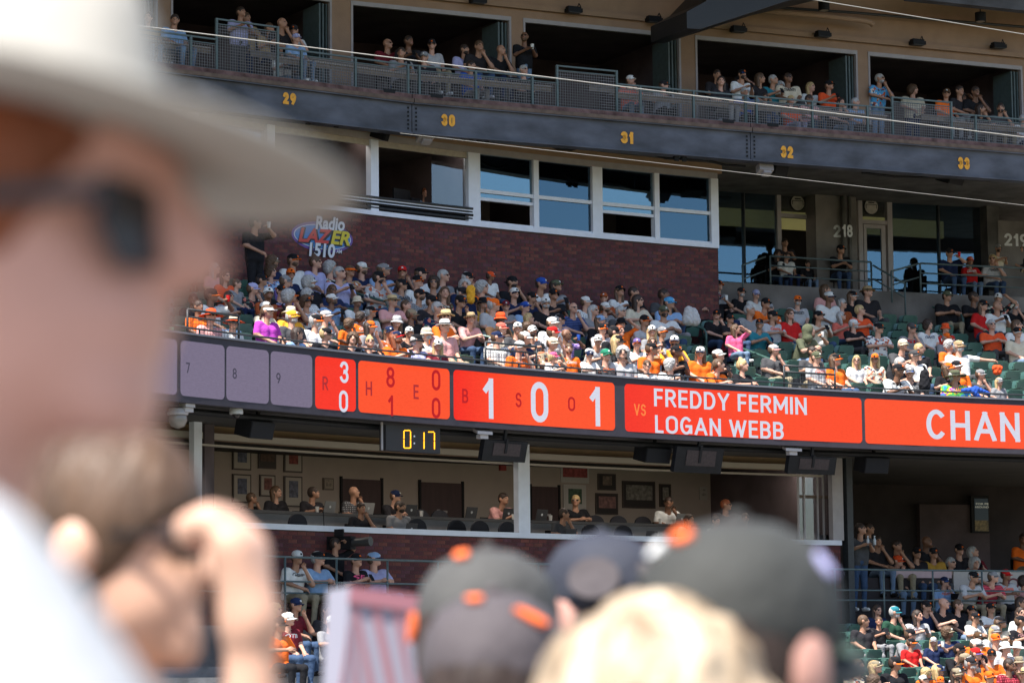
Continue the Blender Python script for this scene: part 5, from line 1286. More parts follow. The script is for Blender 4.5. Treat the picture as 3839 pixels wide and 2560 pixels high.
b = MB(); b.lathe([(.02,-.19),(.12,-.15),(.17,-.05),(.16,.05),(.12,.1)], M, 18); b.build('dome', mat('globe', (.22,.19,.17), .2), o, smooth=True); b = MB(); b.lathe([(.18,.05),(.19,.08),(.16,.16),(.05,.18)], M, 18); b.build('housing', M_whited, o)

# ------------------------------------------------------------ dark concourse at the lower right
s_post = LOW.hit(3166, 1950, 1.1)[0]
b = MB(); b.bar(LOW, s_post-.06, s_post+.1, .9, 1.1, .95, ZPC+.1); b.build('column', M_dark, label='black steel column at the end of the press room', cat='column')
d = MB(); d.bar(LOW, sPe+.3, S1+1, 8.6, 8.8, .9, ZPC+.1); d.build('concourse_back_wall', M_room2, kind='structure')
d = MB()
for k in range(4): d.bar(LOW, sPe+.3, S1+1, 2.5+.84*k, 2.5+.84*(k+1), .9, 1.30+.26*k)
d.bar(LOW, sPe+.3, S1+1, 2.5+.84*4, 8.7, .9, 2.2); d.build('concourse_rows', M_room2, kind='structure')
a = LOW.hit(3440,1900,8.5)[0]; c = LOW.hit(3700,1900,8.5)[0]; b = MB(); b.bar(LOW, a, c, 8.4, 8.58, 1.5, ZPC-.5); b.build('concourse_wall_panel', M_room, kind='structure')
a, z1_ = LOW.hit(3653, 1868, 8.3); c, z0 = LOW.hit(3707, 1990, 8.3); o = empty('lit_poster', LOW.P(a,8.3,z0), label='lit advertising screen with FOR PE AROUND text in the dark concourse', cat='screen')
b = MB(); b.bar(LOW, a-.08, c+.02, 8.31, 8.38, z0-.05, z1_+.08); b.build('frame', M_black, o)
zm = z0+(z1_-z0)*.33; b = MB(); b.bar(LOW, a, c, 8.3, 8.31, zm, z1_, step=9); b.build('picture_top', mat('poster_teal', (.022,.035,.045), .5, emit=.15), o)
b = MB(); b.bar(LOW, a, c, 8.3, 8.31, z0, zm, step=9); b.build('picture_bottom', mat('poster_gold', (.11,.08,.03), .5, noise=.7, nscale=12, emit=.10), o)
M_pt = mat('poster_text', (.40,.40,.33), .5, emit=.2)
for s_, fx, y, w in (('FOR PE', .56, 1888, .40), ('AROUND', .52, 1900, .44)):
    k = a+(c-a)*fx; zz = LOW.hit(3680, y, 8.3)[1]; word('lettering', s_, lambda u, v: LOW.P(k+u, 8.292, zz+v), w*.8, .05, M_pt, o, .02)
# banner wall
TBN = 2.42
a, z1_ = LOW.hit(3575, 2142, TBN); z0 = LOW.hit(3700, 2200, TBN)[1]
bn = empty('banner', LOW.P(a,TBN,z0), label='white banner with gothic black and red lettering behind the seated front row', cat='banner')
b = MB(); b.bar(LOW, a, S1+1, TBN, TBN+.05, z0-.1, z1_); b.build('board', mat('banner_white', (.50,.46,.44), .7, noise=.05), bn)
a2 = LOW.hit(3342, 2150, TBN)[0]; c2 = LOW.hit(3568, 2150, TBN)[0]; zz1 = LOW.hit(3400,2138,TBN)[1]; zz0 = LOW.hit(3400,2165,TBN)[1]
o = empty('banner', LOW.P(a2,TBN,zz0), label='plain pink white banner panel left of the lettered one', cat='banner'); b = MB(); b.bar(LOW, a2, c2, TBN, TBN+.05, zz0, zz1); b.build('board', mat('banner_pink', (.55,.40,.42), .7, noise=.05), o)
b = MB(); b.bar(LOW, sPe+.4, S1+1, TBN+.06, 2.5, .95, zz0); b.build('concourse_kerb', M_room2, kind='structure')
for s_, x, y, x1, m in (('Press', 3648, 2188, 3760, mat('banner_black', (.03,.025,.03), .6)), ('O', 3775, 2186, 3822, mat('banner_maroon', (.14,.02,.03), .6))):
    aa, zz = LOW.hit(x, y, TBN); cc, _ = LOW.hit(x1, y, TBN); word('lettering', s_, lambda u, v: LOW.P((aa+cc)/2+u, TBN-.008, zz+v), cc-aa, .26, m, bn, .02)

# ------------------------------------------------------------ rails
def railing(name, pts, posts, mids, r, m, lab, cat='railing', par=None):
    """pts: polyline in 3-D; posts: list of (foot, head); mids: more polylines"""
    o = empty(name, pts[0], label=lab, cat=cat)
    b = MB(); b.tube(pts, r, n=8); b.build('top_rail', m, o, smooth=True)
    for q in mids: b = MB(); b.tube(q, r*.8, n=8); b.build('mid_rail', m, o, smooth=True)
    for f, h in posts: b = MB(); b.tube([f, h], r, n=8); b.build('post', m, o, smooth=True)
    return o
# front rail on the board
zfr = LED.hit(2200, 1378, .05)[1]; print('front rail z', zfr, BZ1)
zfr = BZ1+.13
ra = [LED.P(s, .06, zfr) for s in np.arange(S0+1, S1, .8)]
railing('front_rail', ra, [(LED.P(s,.06,BZ1), LED.P(s,.06,zfr)) for s in np.arange(S0+1.4, S1, 2.1)], [], .018, M_dark, 'low black rail along the top of the scoreboard in front of the first row')
def guard(r, x0, y0, x1, y1, lab):
    a, za = H(r, x0, y0, .1); c, zc = H(r, x1, y1, .1); z = (za+zc)/2
    o = railing('guard_rail', [LED.P(a,.1,z), LED.P((a+c)/2,.1,z), LED.P(c,.1,z)], [(LED.P(s,.1,BZ1+.03), LED.P(s,.1,z)) for s in (a,c)], [[LED.P(a,.1,z-.13), LED.P(c,.1,z-.13)]], .022, M_dark, lab)
    b = MB(); 
    n = int((c-a)/.07)
    for k in range(n+1):
        s = a+(c-a)*k/n; p = LED.P(s,.1,BZ1+.04); b.box(p.x-.003,p.x+.003,p.y-.003,p.y+.003,p.z,z-.13)
    zz = BZ1+.08
    while zz < z-.13: b.bar(LED, a, c, .097, .103, zz-.003, zz+.003, step=9); zz += .07
    b.build('wire_mesh', M_dark, o, kind='stuff')
guard('A',215,965,617,1010,'black guard rail with mesh at the left aisle above number 7'); guard('B',460,1008,858,1045,'black guard rail with mesh above the balls panel'); guard('C',520,1257,852,1272,'black guard rail with mesh above the second name')
# stair handrails that come down the aisles
def stair_rail(r, top, bot, lab, m=M_railg, lo=True):
    s, t, z = rake(*zp(r, *top), .95); s2, t2, z2 = rake(*zp(r, *bot), .95); s2 = s2
    f = lambda tt: FZ0+FR*(tt-T0-.45)/TR
    P_ = [LED.P(s,t+.0,f(t)+.55), LED.P(s,t,f(t)+.9), LED.P(s,t-.08,f(t-.08)+.97), LED.P(s2,t2+.08,f(t2+.08)+.97), LED.P(s2,t2,f(t2)+.9), LED.P(s2,t2,f(t2)+.5)]
    P2 = [LED.P(s,t,f(t)+.5), LED.P(s2,t2,f(t2)+.5)]
    railing('stair_handrail', P_, [(LED.P(s,t,club_floor(max(t,T0))-.02), LED.P(s,t,f(t)+.6)), (LED.P(s2,t2,club_floor(max(t2,T0))-.02), LED.P(s2,t2,f(t2)+.55))], [P2], .028, m, lab)
stair_rail('A',(668,505),(1095,655),'green stair handrail below the radio sign'); stair_rail('A',(1345,780),(1785,920),'green stair handrail behind the dusty red shirt'); stair_rail('A',(2060,1062),(2960,1280),'green stair handrail beside the woman in the straw hat')
stair_rail('B',(1262,525),(1610,665),'dark stair handrail at the foot of the brick wall, right half'); stair_rail('B',(1820,775),(2190,925),'green stair handrail right of the white T-shirt man'); stair_rail('C',(200,1130),(512,1255),'green stair handrail ending at the right guard rail'); stair_rail('C',(1450,828),(1690,935),'dark stair handrail left of the red shirt woman'); stair_rail('C',(1830,1033),(2140,1150),'green stair handrail at the far right'); stair_rail('C',(105,590),(205,650),'dark stair handrail at the end of the brick wall')
# terrace railing
def terr_rail(pts, lab, t=TT+.15, h=.95):
    P_ = []
    for (r, x, y) in pts: s, z = H(r, x, y, t); P_.append((s, z))
    z = sum(q[1] for q in P_)/len(P_); n = max(1, int((P_[-1][0]-P_[0][0])/1.0)); ss = [P_[0][0]+(P_[-1][0]-P_[0][0])*i/n for i in range(n+1)]
    hh = z-TZ
    railing('terrace_railing', [LED.P(s,t,z) for s in ss], [(LED.P(s,t,TZ), LED.P(s,t,z)) for s in ss[::2]+[ss[-1]]], [[LED.P(s,t,TZ+hh*f) for s in ss] for f in (.38,.70)], .024, M_rail, lab); return z, hh
print('terr rail', terr_rail([('C',430,542),('C',1090,578)], 'dark terrace railing with two lower bars in front of the open door'), terr_rail([('C',1410,588),('C',2120,620)], 'dark terrace railing at the far right in front of the seated group'))
for top, bot, lab in ((('C',1100,600),('C',1310,720),'dark ramp handrail between the two terrace railings'),(('C',400,545),('C',250,600),'dark ramp handrail beside the brick wall end'),(('C',1400,590),('C',1222,640),'dark ramp handrail left of the far right terrace')):
    s, z = H(*top, TT+.15); s2, z2 = H(*bot, TT-.3)
    zf = min(TZ, z2-.7)
    railing('ramp_handrail', [LED.P(s,TT+.15,z), LED.P(s2,TT-.3,z2)], [(LED.P(s2,TT-.3,zf-.1), LED.P(s2,TT-.3,z2))], [[LED.P(s,TT+.15,z-.35), LED.P(s2,TT-.3,z2-.35)]], .024, M_rail, lab)
# lower terrace rail
zlr = LOW.hit(3400, 2136, -.05)[1]; zlm = LOW.hit(3400, 2213, -.05)[1]; print('lower rail', zlr, zlm)
ss = list(np.arange(S0+1.5, S1, 1.35))
railing('terrace_railing', [LOW.P(s,-.07,zlr) for s in ss], [(LOW.P(s,-.07,1.05), LOW.P(s,-.07,zlr)) for s in ss], [[LOW.P(s,-.07,zlm) for s in ss], [LOW.P(s,-.07,zlm-.22) for s in ss]], .022, M_rail, 'dark railing along the front of the lower terrace')
# ------------------------------------------------------------ the crowd, read off the photograph one by one
CA = parse('A', '''
430,640,-,-,lsilver,pink,shirt,1,l1
500,705,-,-,lbrown,redorange,tee,1,gl
580,762,-,-,sbrown,grey,tee,1,k1
800,735,c,black,sdarkbrown,darkgrey,shirt,2,g
975,742,c,grey,sbrown,purple,tee,1,gl3,mustard:STATE,jeans
905,815,c,black,sbrown,black,tee,1,g0,lavender:SF
710,800,c,lavender,sbrown,dark,floral,1,n3
1035,512,c,black/orange,sbrown,white,jersey,2,Bga1
1210,588,-,-,bbrown,lavender,tee,1,g1
1325,632,-,-,csilver,black,floral,1,3
1400,592,-,-,ssilver,lavender,shirt,1,g1
1465,662,v,orange,sbrown,tan,floral,2,g
1585,598,c,white/khaki,sbrown,navy,shirt,1,B3
1715,602,c,grey,sbrown,lightblue,shirt,2,gp
1885,652,c,red,sbrown,black,shirt,2,gn
2035,640,c,black,sbrown,white,jersey,1,g
2200,668,-,-,ssilver,grey,shirt,1,gx
1700,712,c,black,sdarkbrown,lightgrey,floral,1,Bn3
1900,768,c,black,sbrown,grey,tee,2,g,black:GIANTS
2015,738,c,black/orange,ssilver,white,jersey,1,gm,black:GIANTS
2145,742,-,-,cdarkbrown,black,shirt,2,g2
2205,832,-,-,lbrown,brown,floral,1,2
2080,898,c,black,sbrown,dark,shirt,2,n
2165,898,-,-,ssilver,navy,floral,1,gn
1815,898,s,straw,ssilver,pink,shirt,1,g1,,khaki
1925,932,-,-,sbrown,navy,shirt,1,p1
490,862,-,-,sdarkbrown,grey,shirt,2,gp
390,855,c,black/orange,sdarkbrown,white,shirt,3,d
275,885,-,-,sdarkbrown,dark,shirt,3,2
385,1012,w,redorange,sbrown,pink,shirt,1,g
545,1062,w,cream/redorange,sbrown,white,shirt,1,g2
835,977,v,white,pbrown,magenta,tee,2,g1
1000,985,u,cream,ssilver,yellow,tee,1,
1045,1022,c,yellow,ssilver,darkgrey,tee,1,Bg1
1275,1015,c,lightgrey,sbrown,lightgrey,shirt,1,n
1215,1052,c,black/orange,ssilver,white,shirt,1,Bg3
1440,1072,-,-,cbrown,orange,tee,3,k3
1575,1022,-,-,cdarkbrown,orange,tee,3,k3,white:Giants
1065,1150,-,-,ldarkbrown,lightblue,tank,1,gl3
1285,1157,c,black,sblond,black,tee,1,3
1475,1192,-,-,cbrown,black,tank,1,2
1640,1217,-,-,bblond,black,shirt,1,g2
1770,1062,b,lightgrey,lbrown,black,tee,1,f2
1835,1182,c,navy/red,lauburn,orange,tee,1,Bgm1
1935,1142,c,white,sdarkbrown,black,jersey,2,g2
2020,1207,b,black,ssilver,lavender,shirt,1,3
2150,1242,c,white,lblond,maroon,vest,1,g2
2140,982,s,straw,lbrown,orange,shirt,1,gf
2210,1032,s,white,sbrown,pink,shirt,1,l
300,945,-,-,sdarkbrown,orange,tee,3,
''')
CB = parse('B', '''
285,482,c,black,ssilver,dark,shirt,1,
262,545,-,-,csilver,navy,shirt,1,2
475,492,c,redorange,sdarkbrown,white,tee,3,k
420,568,-,-,csilver,orange,shirt,1,g1
660,500,k,black,sdarkbrown,black,jersey,2,BgF1
840,500,c,blue,sdarkbrown,white,tank,2,f
985,512,c,olive,ldarkbrown,grey,tank,2,gp1
270,592,c,dark,ssilver,navy,polo,1,B1
205,668,c,black,sdarkbrown,black,shirt,2,n
415,702,b,black,lbrown,mustard,shirt,1,n0
490,642,c,orange,ssilver,lightgrey,shirt,1,3
665,628,c,white/navy,sbrown,navy,shirt,1,g
625,722,c,maroon,ssilver,grey,sweater,1,gx2
800,658,c,black,sbrown,navy,shirt,2,n
965,638,c,black,sdarkbrown,black,hoodie,2,p
945,702,c,white,ssilver,black,tee,1,Bgl
785,732,c,blue,sblond,lightblue,shirt,1,gx
1125,742,-,-,x,navy,striped,1,gl0
810,822,-,-,lblond,black,tee,1,g,white:GIANTS
280,832,s,tan,sbrown,pink,shirt,1,f2
500,832,b,redorange,sdarkbrown,brown,shirt,4,f
570,902,c,coral,sbrown,cream,floral,1,3
675,900,c,white,sbrown,darkgrey,shirt,1,g
780,897,-,-,cbrown,cream,floral,1,gx
965,862,c,white,sbrown,white,shirt,1,g
1045,832,c,black,ssilver,lavender,shirt,1,gl
945,932,c,red,sbrown,white,plaid,1,n3
1070,952,-,-,x,purple,plaid,3,gd1
560,972,c,navy,sbrown,white,plaid,1,3
690,985,c,white,sbrown,navy,shirt,1,f3
690,1047,c,lightgrey,ssilver,orange,jersey,1,g0,white:Giants
905,1022,c,cream,sbrown,khaki,floral,1,gf
965,1122,c,hotpink,pblond,white,tee,1,kp3,navy:KIDS
1125,1062,-,-,sbrown,orange,jersey,1,Ba2,white:Giants
1265,1112,c,navy,sblond,white,jersey,1,k2
1295,762,-,-,lsilver,grey,shirt,1,gx
1360,672,c,rust,sbrown,rust,jacket,1,f
1310,852,c,lightblue,lbrown,black,tank,1,fl
1385,902,c,black/orange,sdarkbrown,lightgrey,hoodie,1,gx
1445,892,c,black,sdarkbrown,black,tee,1,
1500,922,-,-,lauburn,orange,shirt,1,g
1525,862,b,black,sbrown,orange,shirt,1,r
1490,562,c,black,lbrown,white,tee,2,p0
1610,560,-,-,sdarkbrown,black,tee,2,1
1640,652,-,-,ldarkbrown,cream,shirt,1,gx
1835,552,-,-,sdarkbrown,darkgrey,tee,3,1
1880,622,c,skyblue,sdarkbrown,lightblue,tee,2,gx
1870,712,c,olive,sdarkbrown,white,tee,2,Bgx
1685,842,c,black/orange,sbrown,lightgrey,tee,2,gx
1500,772,-,-,ssilver,darkgrey,shirt,1,g
2110,622,v,redorange,ldarkbrown,navy,floral,1,g2
1745,922,c,white,lblond,grey,shirt,1,g2
1845,932,c,grey/orange,sbrown,navy,tee,2,g
1905,1002,c,white/navy,sdarkbrown,yellow,tee,2,B2
1440,987,c,black,lblond,darkgrey,shirt,1,gf
1520,1012,-,-,csilver,lightgrey,shirt,1,g2
1630,1022,c,purple/orange,sbrown,white,jersey,1,gFl
1760,1012,-,-,lbrown,tan,floral,1,g2
1735,1062,c,black,sbrown,orange,shirt,2,d
1925,1082,c,black,sdarkbrown,black,tee,3,p
1400,1112,c,green,ssilver,darkgrey,tee,1,g0,orange:GIANTS
1515,1142,c,darkgrey,sbrown,dark,tee,1,g2,red:SF
1730,1192,-,-,sbrown,white,tee,1,g2
1895,1182,-,-,csilver,white,jersey,1,l3,black:GIANTS
2120,1092,c,white/navy,lbrown,orange,tee,1,g2
2205,1192,-,-,pbrown,orange,tank,1,f3
2265,1112,c,white,sdarkbrown,black,tee,1,g3
''')
CC = parse('C', '''
90,732,c,black/orange,sbrown,grey,tee,1,g,navy:FIELD
65,802,c,brown/orange,sdarkbrown,black,hoodie,2,BGd
55,922,c,black,sbrown,black,tee,1,2
145,992,c,navy,sbrown,maroon,tee,1,fl3
240,777,c,dark,ssilver,black,jacket,1,B
330,792,c,lavender,ssilver,white,shirt,1,g
335,855,c,black,sbrown,orange,jersey,2,f
295,892,-,-,ssilver,grey,tee,2,1
435,882,c,grey,sbrown,orange,floral,1,g
440,932,c,black,sbrown,lightgrey,jersey,2,x,redorange:Giants
600,832,c,orange/black,ssilver,lightgrey,jersey,1,Bg,black:FRANCISCO
555,922,-,-,lbrown,red,tee,1,g
178,945,c,black,sdarkbrown,black,tee,2,k
205,1018,-,-,lbrown,hotpink,tank,1,kr
320,992,c,black/lightgrey,sbrown,teal,polo,2,gfF
620,1032,h,olive,sbrown,olive,jacket,1,f3
700,1042,-,-,sdarkbrown,white,tee,2,Bgd1,darkgrey:WORLD
790,762,-,-,lbrown,pink,shirt,1,3
790,802,c,white/navy,sbrown,white,tee,3,1
740,932,c,black,sdarkbrown,cream,sweater,2,p
890,852,-,-,ssilver,rust,shirt,1,g
945,802,c,black/white,lbrown,black,tank,1,
1065,747,s,tan,sdarkbrown,dark,jacket,1,1
1030,892,-,-,sblond,redorange,shirt,1,gx
885,932,-,-,lsilver,coral,shirt,1,g
985,982,c,white,ssilver,black,tee,1,Bx
1125,1012,c,black,ssilver,white,floral,1,gx
1325,1012,c,darkgrey,sbrown,grey,tee,1,gn1,red:SF
1455,992,-,-,cdarkbrown,white,jersey,1,lm1,navy:GIANTS
1560,1012,b,redorange,sbrown,red,floral,1,1
1580,1072,c,orange,ssilver,grey,shirt,1,
1580,757,c,olive,sdarkbrown,black,jacket,2,gFx1
1760,782,-,-,sdarkbrown,black,tee,3,g
1815,862,c,black,lbrown,red,polo,1,g
1915,800,c,white,sbrown,black,floral,2,r
1900,857,-,-,x,white,polo,2,p
2030,862,-,-,ssilver,black,tee,1,Bn1
1885,987,-,-,ssilver,redorange,shirt,1,gx
2035,992,-,-,lbrown,white,tee,1,g
2052,1040,c,black/white,ssilver,cream,jacket,1,
1245,1127,c,cream,ssilver,darkgrey,tee,1,f
1395,1147,-,-,sblond,black,tee,1,g
1370,1192,c,darkgrey,sbrown,white,jersey,1,F
1600,1122,-,-,csilver,orange,jersey,1,Gm1,black:DIVE
1670,1127,c,tan,ssilver,white,shirt,1,Bgo1
675,1165,-,-,sdarkbrown,darkgrey,tee,2,g
735,1202,c,olive,sbrown,lightgrey,jersey,1,lg,redorange:GIANTS
440,1152,c,lightgrey/pink,sbrown,darkgrey,tee,1,gF3
260,1252,-,-,bblond,black,tee,1,l
865,1217,c,black/orange,lbrown,orange,shirt,1,g
975,1222,-,-,lblond,white,tee,1,g2
1100,1212,c,orange/black,lblond,cream,floral,2,g
1230,1247,-,-,ssilver,black,tee,1,f3
1210,1292,c,black,sdarkbrown,white,tee,3,gf1,black:SF
1335,1302,c,grey,ssilver,darkgrey,tee,1,G2,white:GIANTS
1565,1272,c,orange,lbrown,black,tee,1,p3
1645,1262,c,black/white,sbrown,orange,tee,1,g1
1640,1325,w,olive,ssilver,blue,tiedye,2,g3,yellow:GIANTS
1790,1312,c,grey,sbrown,darkgrey,tee,1,g3
1915,1362,c,grey,lblond,grey,tee,1,k
''')
CD = parse('D', '''
830,962,-,-,ldarkbrown,navy,hoodie,1,g
960,975,c,teal,ssilver,darkgreen,jacket,1,Bg
865,1052,-,-,sbrown,black,hoodie,2,kp2
722,1052,-,-,sbrown,dark,shirt,2,
1165,1002,-,-,ldarkbrown,lightgrey,jersey,1,gm1,maroon:Giants
1230,922,c,black,sbrown,navy,jacket,1,gn
1350,912,-,-,x,black,jacket,1,f1
1520,922,-,-,sbrown,black,jacket,1,1
1635,962,c,black,sdarkbrown,cream,jersey,2,g0
1640,1022,c,black,sbrown,white,jersey,2,l,black:GIANTS
1810,945,c,black,sdarkbrown,white,tee,2,gx
1855,1062,b,black,lbrown,cream,jersey,2,gp
2030,900,-,-,ldarkbrown,black,tee,2,g
2030,982,-,-,ldarkbrown,white,tee,1,g
2030,1052,c,black,sbrown,black,tee,2,g,pink:GIANTS
1050,1157,c,black,sbrown,grey,tee,1,gf3
1130,1232,c,black/orange,sbrown,red,tee,2,k3
1300,1222,c,lightgrey,lblond,navy,hoodie,1,kd2
1455,1287,c,black,sdarkbrown,black,jersey,2,Bf1,white:Giants
1590,1252,c,white/black,sbrown,black,tee,1,f
1695,1192,c,brown,sdarkbrown,orange,shirt,3,g
1850,1202,c,orange,ssilver,white,shirt,1,
1890,1272,b,white,sbrown,lightgrey,tee,1,g1
1990,1272,u,white,sbrown,white,shirt,1,g
1780,1332,c,black,sbrown,orange,jersey,1,gx2
1650,1322,c,red/purple,sbrown,darkgrey,tee,1,gn
1640,1402,c,dark,ssilver,orange,jersey,2,Bg
810,1430,c,khaki,lblond,black,tank,1,g1
980,1402,c,black/orange,sdarkbrown,black,tee,2,g3
1250,1482,-,-,cblond,orange,tee,1,k
1240,1537,c,white/black,sbrown,orange,tee,1,k
1370,1550,c,orange,sbrown,orange,tee,1,k2
1980,1492,s,straw,sbrown,darkgrey,shirt,1,f
2035,1392,b,khaki,sbrown,black,tee,1,g
700,1422,-,-,sbrown,cream,floral,1,
810,1550,-,-,cbrown,black,tee,1,3
''')
CE = parse('E', '''
150,612,c,navy,sbrown,maroon,tee,2,
435,582,c,orange,sbrown,darkgrey,shirt,2,B
580,622,-,-,lbrown,dark,shirt,1,
345,645,-,-,ldarkbrown,dark,tee,2,
125,705,c,white,sbrown,maroon,tee,1,,white:OTB
385,722,c,white,sblond,grey,tee,1,
30,645,-,-,cblond,cream,shirt,1,g
60,740,c,black,sbrown,orange,tee,2,
''')
occupied = {}
def seat_rows(recs, place_fn, up=True, group='spectators in the club seats'):
    for r in recs:
        s, t, z = rake(r['sx'], r['sy'], HEADZ, up)
        if up: k = int(np.clip(round((t-T0-.45)/TR), 0, NROW+1 if s > SE-.4 else NROW-1)); tk = T0+TR*k+.45; fz = FZ0+FR*k
        else: k = int(np.clip(round((LT0-.45-t)/TR), 0, 10)); tk = LT0-TR*k-.45; fz = LFZ-LR*k
 
        LP = LED if up else LOW
        if up and k == 0: tk += .20
        s, z = LP.hit(r['sx'], r['sy'], tk)
        key = ('u' if up else 'd', k)
        for _ in range(3):
            if any(abs(s-q) < .30 for q in occupied.get(key, [])):
                k2 = k-1 if up else k+1
                if k2 < 0 or k2 > 10: break
                tk2 = T0+TR*k2+(.65 if k2 == 0 else .45) if up else LT0-TR*k2-.45; s_, z_ = LP.hit(r['sx'], r['sy'], tk2)
                if abs(z_-HEADZ-(FZ0+FR*k2 if up else LFZ-LR*k2)) > .42: break
                k, tk, s, z = k2, tk2, s_, z_; fz = FZ0+FR*k if up else LFZ-LR*k; key = ('u' if up else 'd', k)
            else: break
        occupied.setdefault(key, []).append(s)
        kidk = .78 if 'k' in r['fl'] else 1
        sc = (z-fz)/(HEADZ*kidk); hz = HEADZ
        lift = 0
        if kidk < 1: lift = min(max(z-fz-HEADZ*.78*1.0, 0), .45); sc = min(max((z-fz-lift)/(HEADZ*.78), .85), 1.1)
        sc = min(max(sc, .88), 1.12)
        if abs(POSE[r['pose']][0]) > .15: sc = min(sc*1.03, 1.14)
        a = LP.ang(s); p = LP.P(s, tk, fz+lift)
        r['k'] = k; r['key'] = key; r['s'] = s
        person(p, a, r, place_fn(r, k), sc, False, group)
def cplace(r, k):
    q = 'in sunlit rows' if k < 4 else 'in shaded rows'
    X = r['sx']
    where = 'over grey panels' if X < 1175 else 'over the runs panel' if X < 1690 else 'over the balls panel' if X < 2320 else 'over the names' if X < 3235 else 'at far right'
    return q+' '+where
seat_rows(CA+CB+CC, cplace)
seat_rows(CD, lambda r, k: 'in the lower right '+('shaded' if k < 2 else 'sunlit')+' rows', False, 'spectators in the lower rows')
seat_rows(CE, lambda r, k: 'in the lower rows left of the blurred caps', False, 'spectators in the lower rows')

def seat_flat(reg, text, path, zf, t_rng, place, group, dy=0):
    """people on chairs standing on a level floor"""
    out = []
    for r in parse(reg, text):
        st = 'S' in r['fl']; r['fl'] = r['fl'].replace('S', '')
        hz = (HEADZ+.48) if st else HEADZ; kk_ = .78 if 'k' in r['fl'] else 1
        q = on_z(r['sx'], r['sy'], zf+hz*kk_); s, t = path.inv(q[0], q[1])
        if t < t_rng[0] or t > t_rng[1]:
            t = min(max(t, t_rng[0]), t_rng[1]); s, z = path.hit(r['sx'], r['sy'], t); sc = (z-zf)/(hz*kk_); lift = 0
            if sc > 1.1: lift = z-zf-hz*kk_*1.1; sc = 1.1
            if sc < .9: lift = z-zf-hz*kk_*.9; sc = .9
        else: sc = 1.; lift = 0
        p = path.P(s, t, zf+lift); person(p, path.ang(s), r, place, sc, st, group); out.append((r, s, t, zf+lift))
    return out
terr = seat_flat('C', '''
470,532,-,-,ldarkbrown,black,tank,2,l1
535,542,-,-,sdarkbrown,white,jersey,2,k
675,592,-,-,sdarkbrown,black,tee,2,k
520,455,-,-,sdarkbrown,dark,shirt,2,S
860,497,c,black,sdarkbrown,black,jersey,2,f1,,jeans
1585,522,c,dark,sbrown,navy,hoodie,1,gd
1735,572,c,redorange,ldarkbrown,red,jersey,2,gx,white:GIANTS,lightjeans
1872,562,-,-,lblond,lightgrey,jersey,1,gn,black:GIANTS,jeans
1902,490,c,grey,sdarkbrown,cream,jersey,2,BSp
2062,492,-,-,sdarkbrown,black,tee,2,gS
''', LED, TZ, (TT+.5, TD-.3), 'on the terrace behind the rail', 'people on the terrace')
ZS2 = ZU0+.45
su1 = seat_flat('F', '''
115,97,-,-,lblond,grey,shirt,1,g
255,122,-,-,ldarkbrown,tan,shirt,1,,,lightjeans
435,137,-,-,sdarkbrown,lightblue,shirt,2,
1280,262,c,lavender,sbrown,lightblue,tee,1,k,,lightjeans
1185,355,-,-,x,white,shirt,1,p,,lightjeans
2000,362,-,-,sdarkbrown,grey,tee,2,
2165,392,c,grey,sbrown,dark,tee,1,
''', UP, ZU0, (.75, 1.3), 'on the front row of the suite balcony', 'people on the suite balcony')
su2 = seat_flat('F', '''
832,78,-,-,sdarkbrown,lavender,shirt,2,S1
880,112,-,-,sbrown,tan,shirt,2,S
1175,162,-,-,x,dark,shirt,2,
1215,205,c,dark,sbrown,white,shirt,1,n
1060,190,-,-,sbrown,tan,shirt,2,
1940,302,-,-,x,maroon,shirt,2,g1
2030,285,-,-,sdarkbrown,dark,shirt,3,
2200,305,c,dark,sbrown,lightgrey,tee,1,
''', UP, ZS2, (1.95, 5.5), 'in the second row of the suite balcony', 'people on the suite balcony')
su1 += seat_flat('G', '''
318,487,-,-,sdarkbrown,blue,shirt,2,
712,515,-,-,ssilver,dark,jacket,1,g
1487,592,c,white,sbrown,coral,tee,1,1
1722,632,c,dark,sbrown,grey,shirt,1,
2155,600,-,-,ldarkbrown,dark,shirt,1,2
''', UP, ZU0, (.75, 1.3), 'on the front row of the suite balcony', 'people on the suite balcony')
su2 += seat_flat('G', '''
300,372,-,-,sdarkbrown,lavender,shirt,2,B1
355,345,-,-,sbrown,dark,shirt,2,n
505,372,-,-,x,black,polo,2,l1
742,278,-,-,x,black,vest,3,SBgp2
2135,555,-,-,sdarkbrown,dark,shirt,2,
''', UP, ZS2, (1.95, 5.5), 'in the second row of the suite balcony', 'people on the suite balcony')
su1 += seat_flat('H', '''
295,682,-,-,ssilver,blue,jersey,2,
445,715,-,-,sdarkbrown,darkgrey,tee,2,k,,jeans
632,738,-,-,pblond,redorange,tank,1,l,,lavender
775,732,-,-,sdarkbrown,pink,shirt,3,g
975,757,-,-,ldarkbrown,dark,shirt,1,n
1095,757,-,-,ssilver,lightblue,plaid,1,
2022,802,-,-,ldarkbrown,dark,shirt,2,
2165,798,-,-,sdarkbrown,darkgrey,tee,2,B2
2330,880,-,-,ssilver,white,shirt,1,
''', UP, ZU0, (.75, 1.3), 'on the front row of the suite balcony', 'people on the suite balcony')
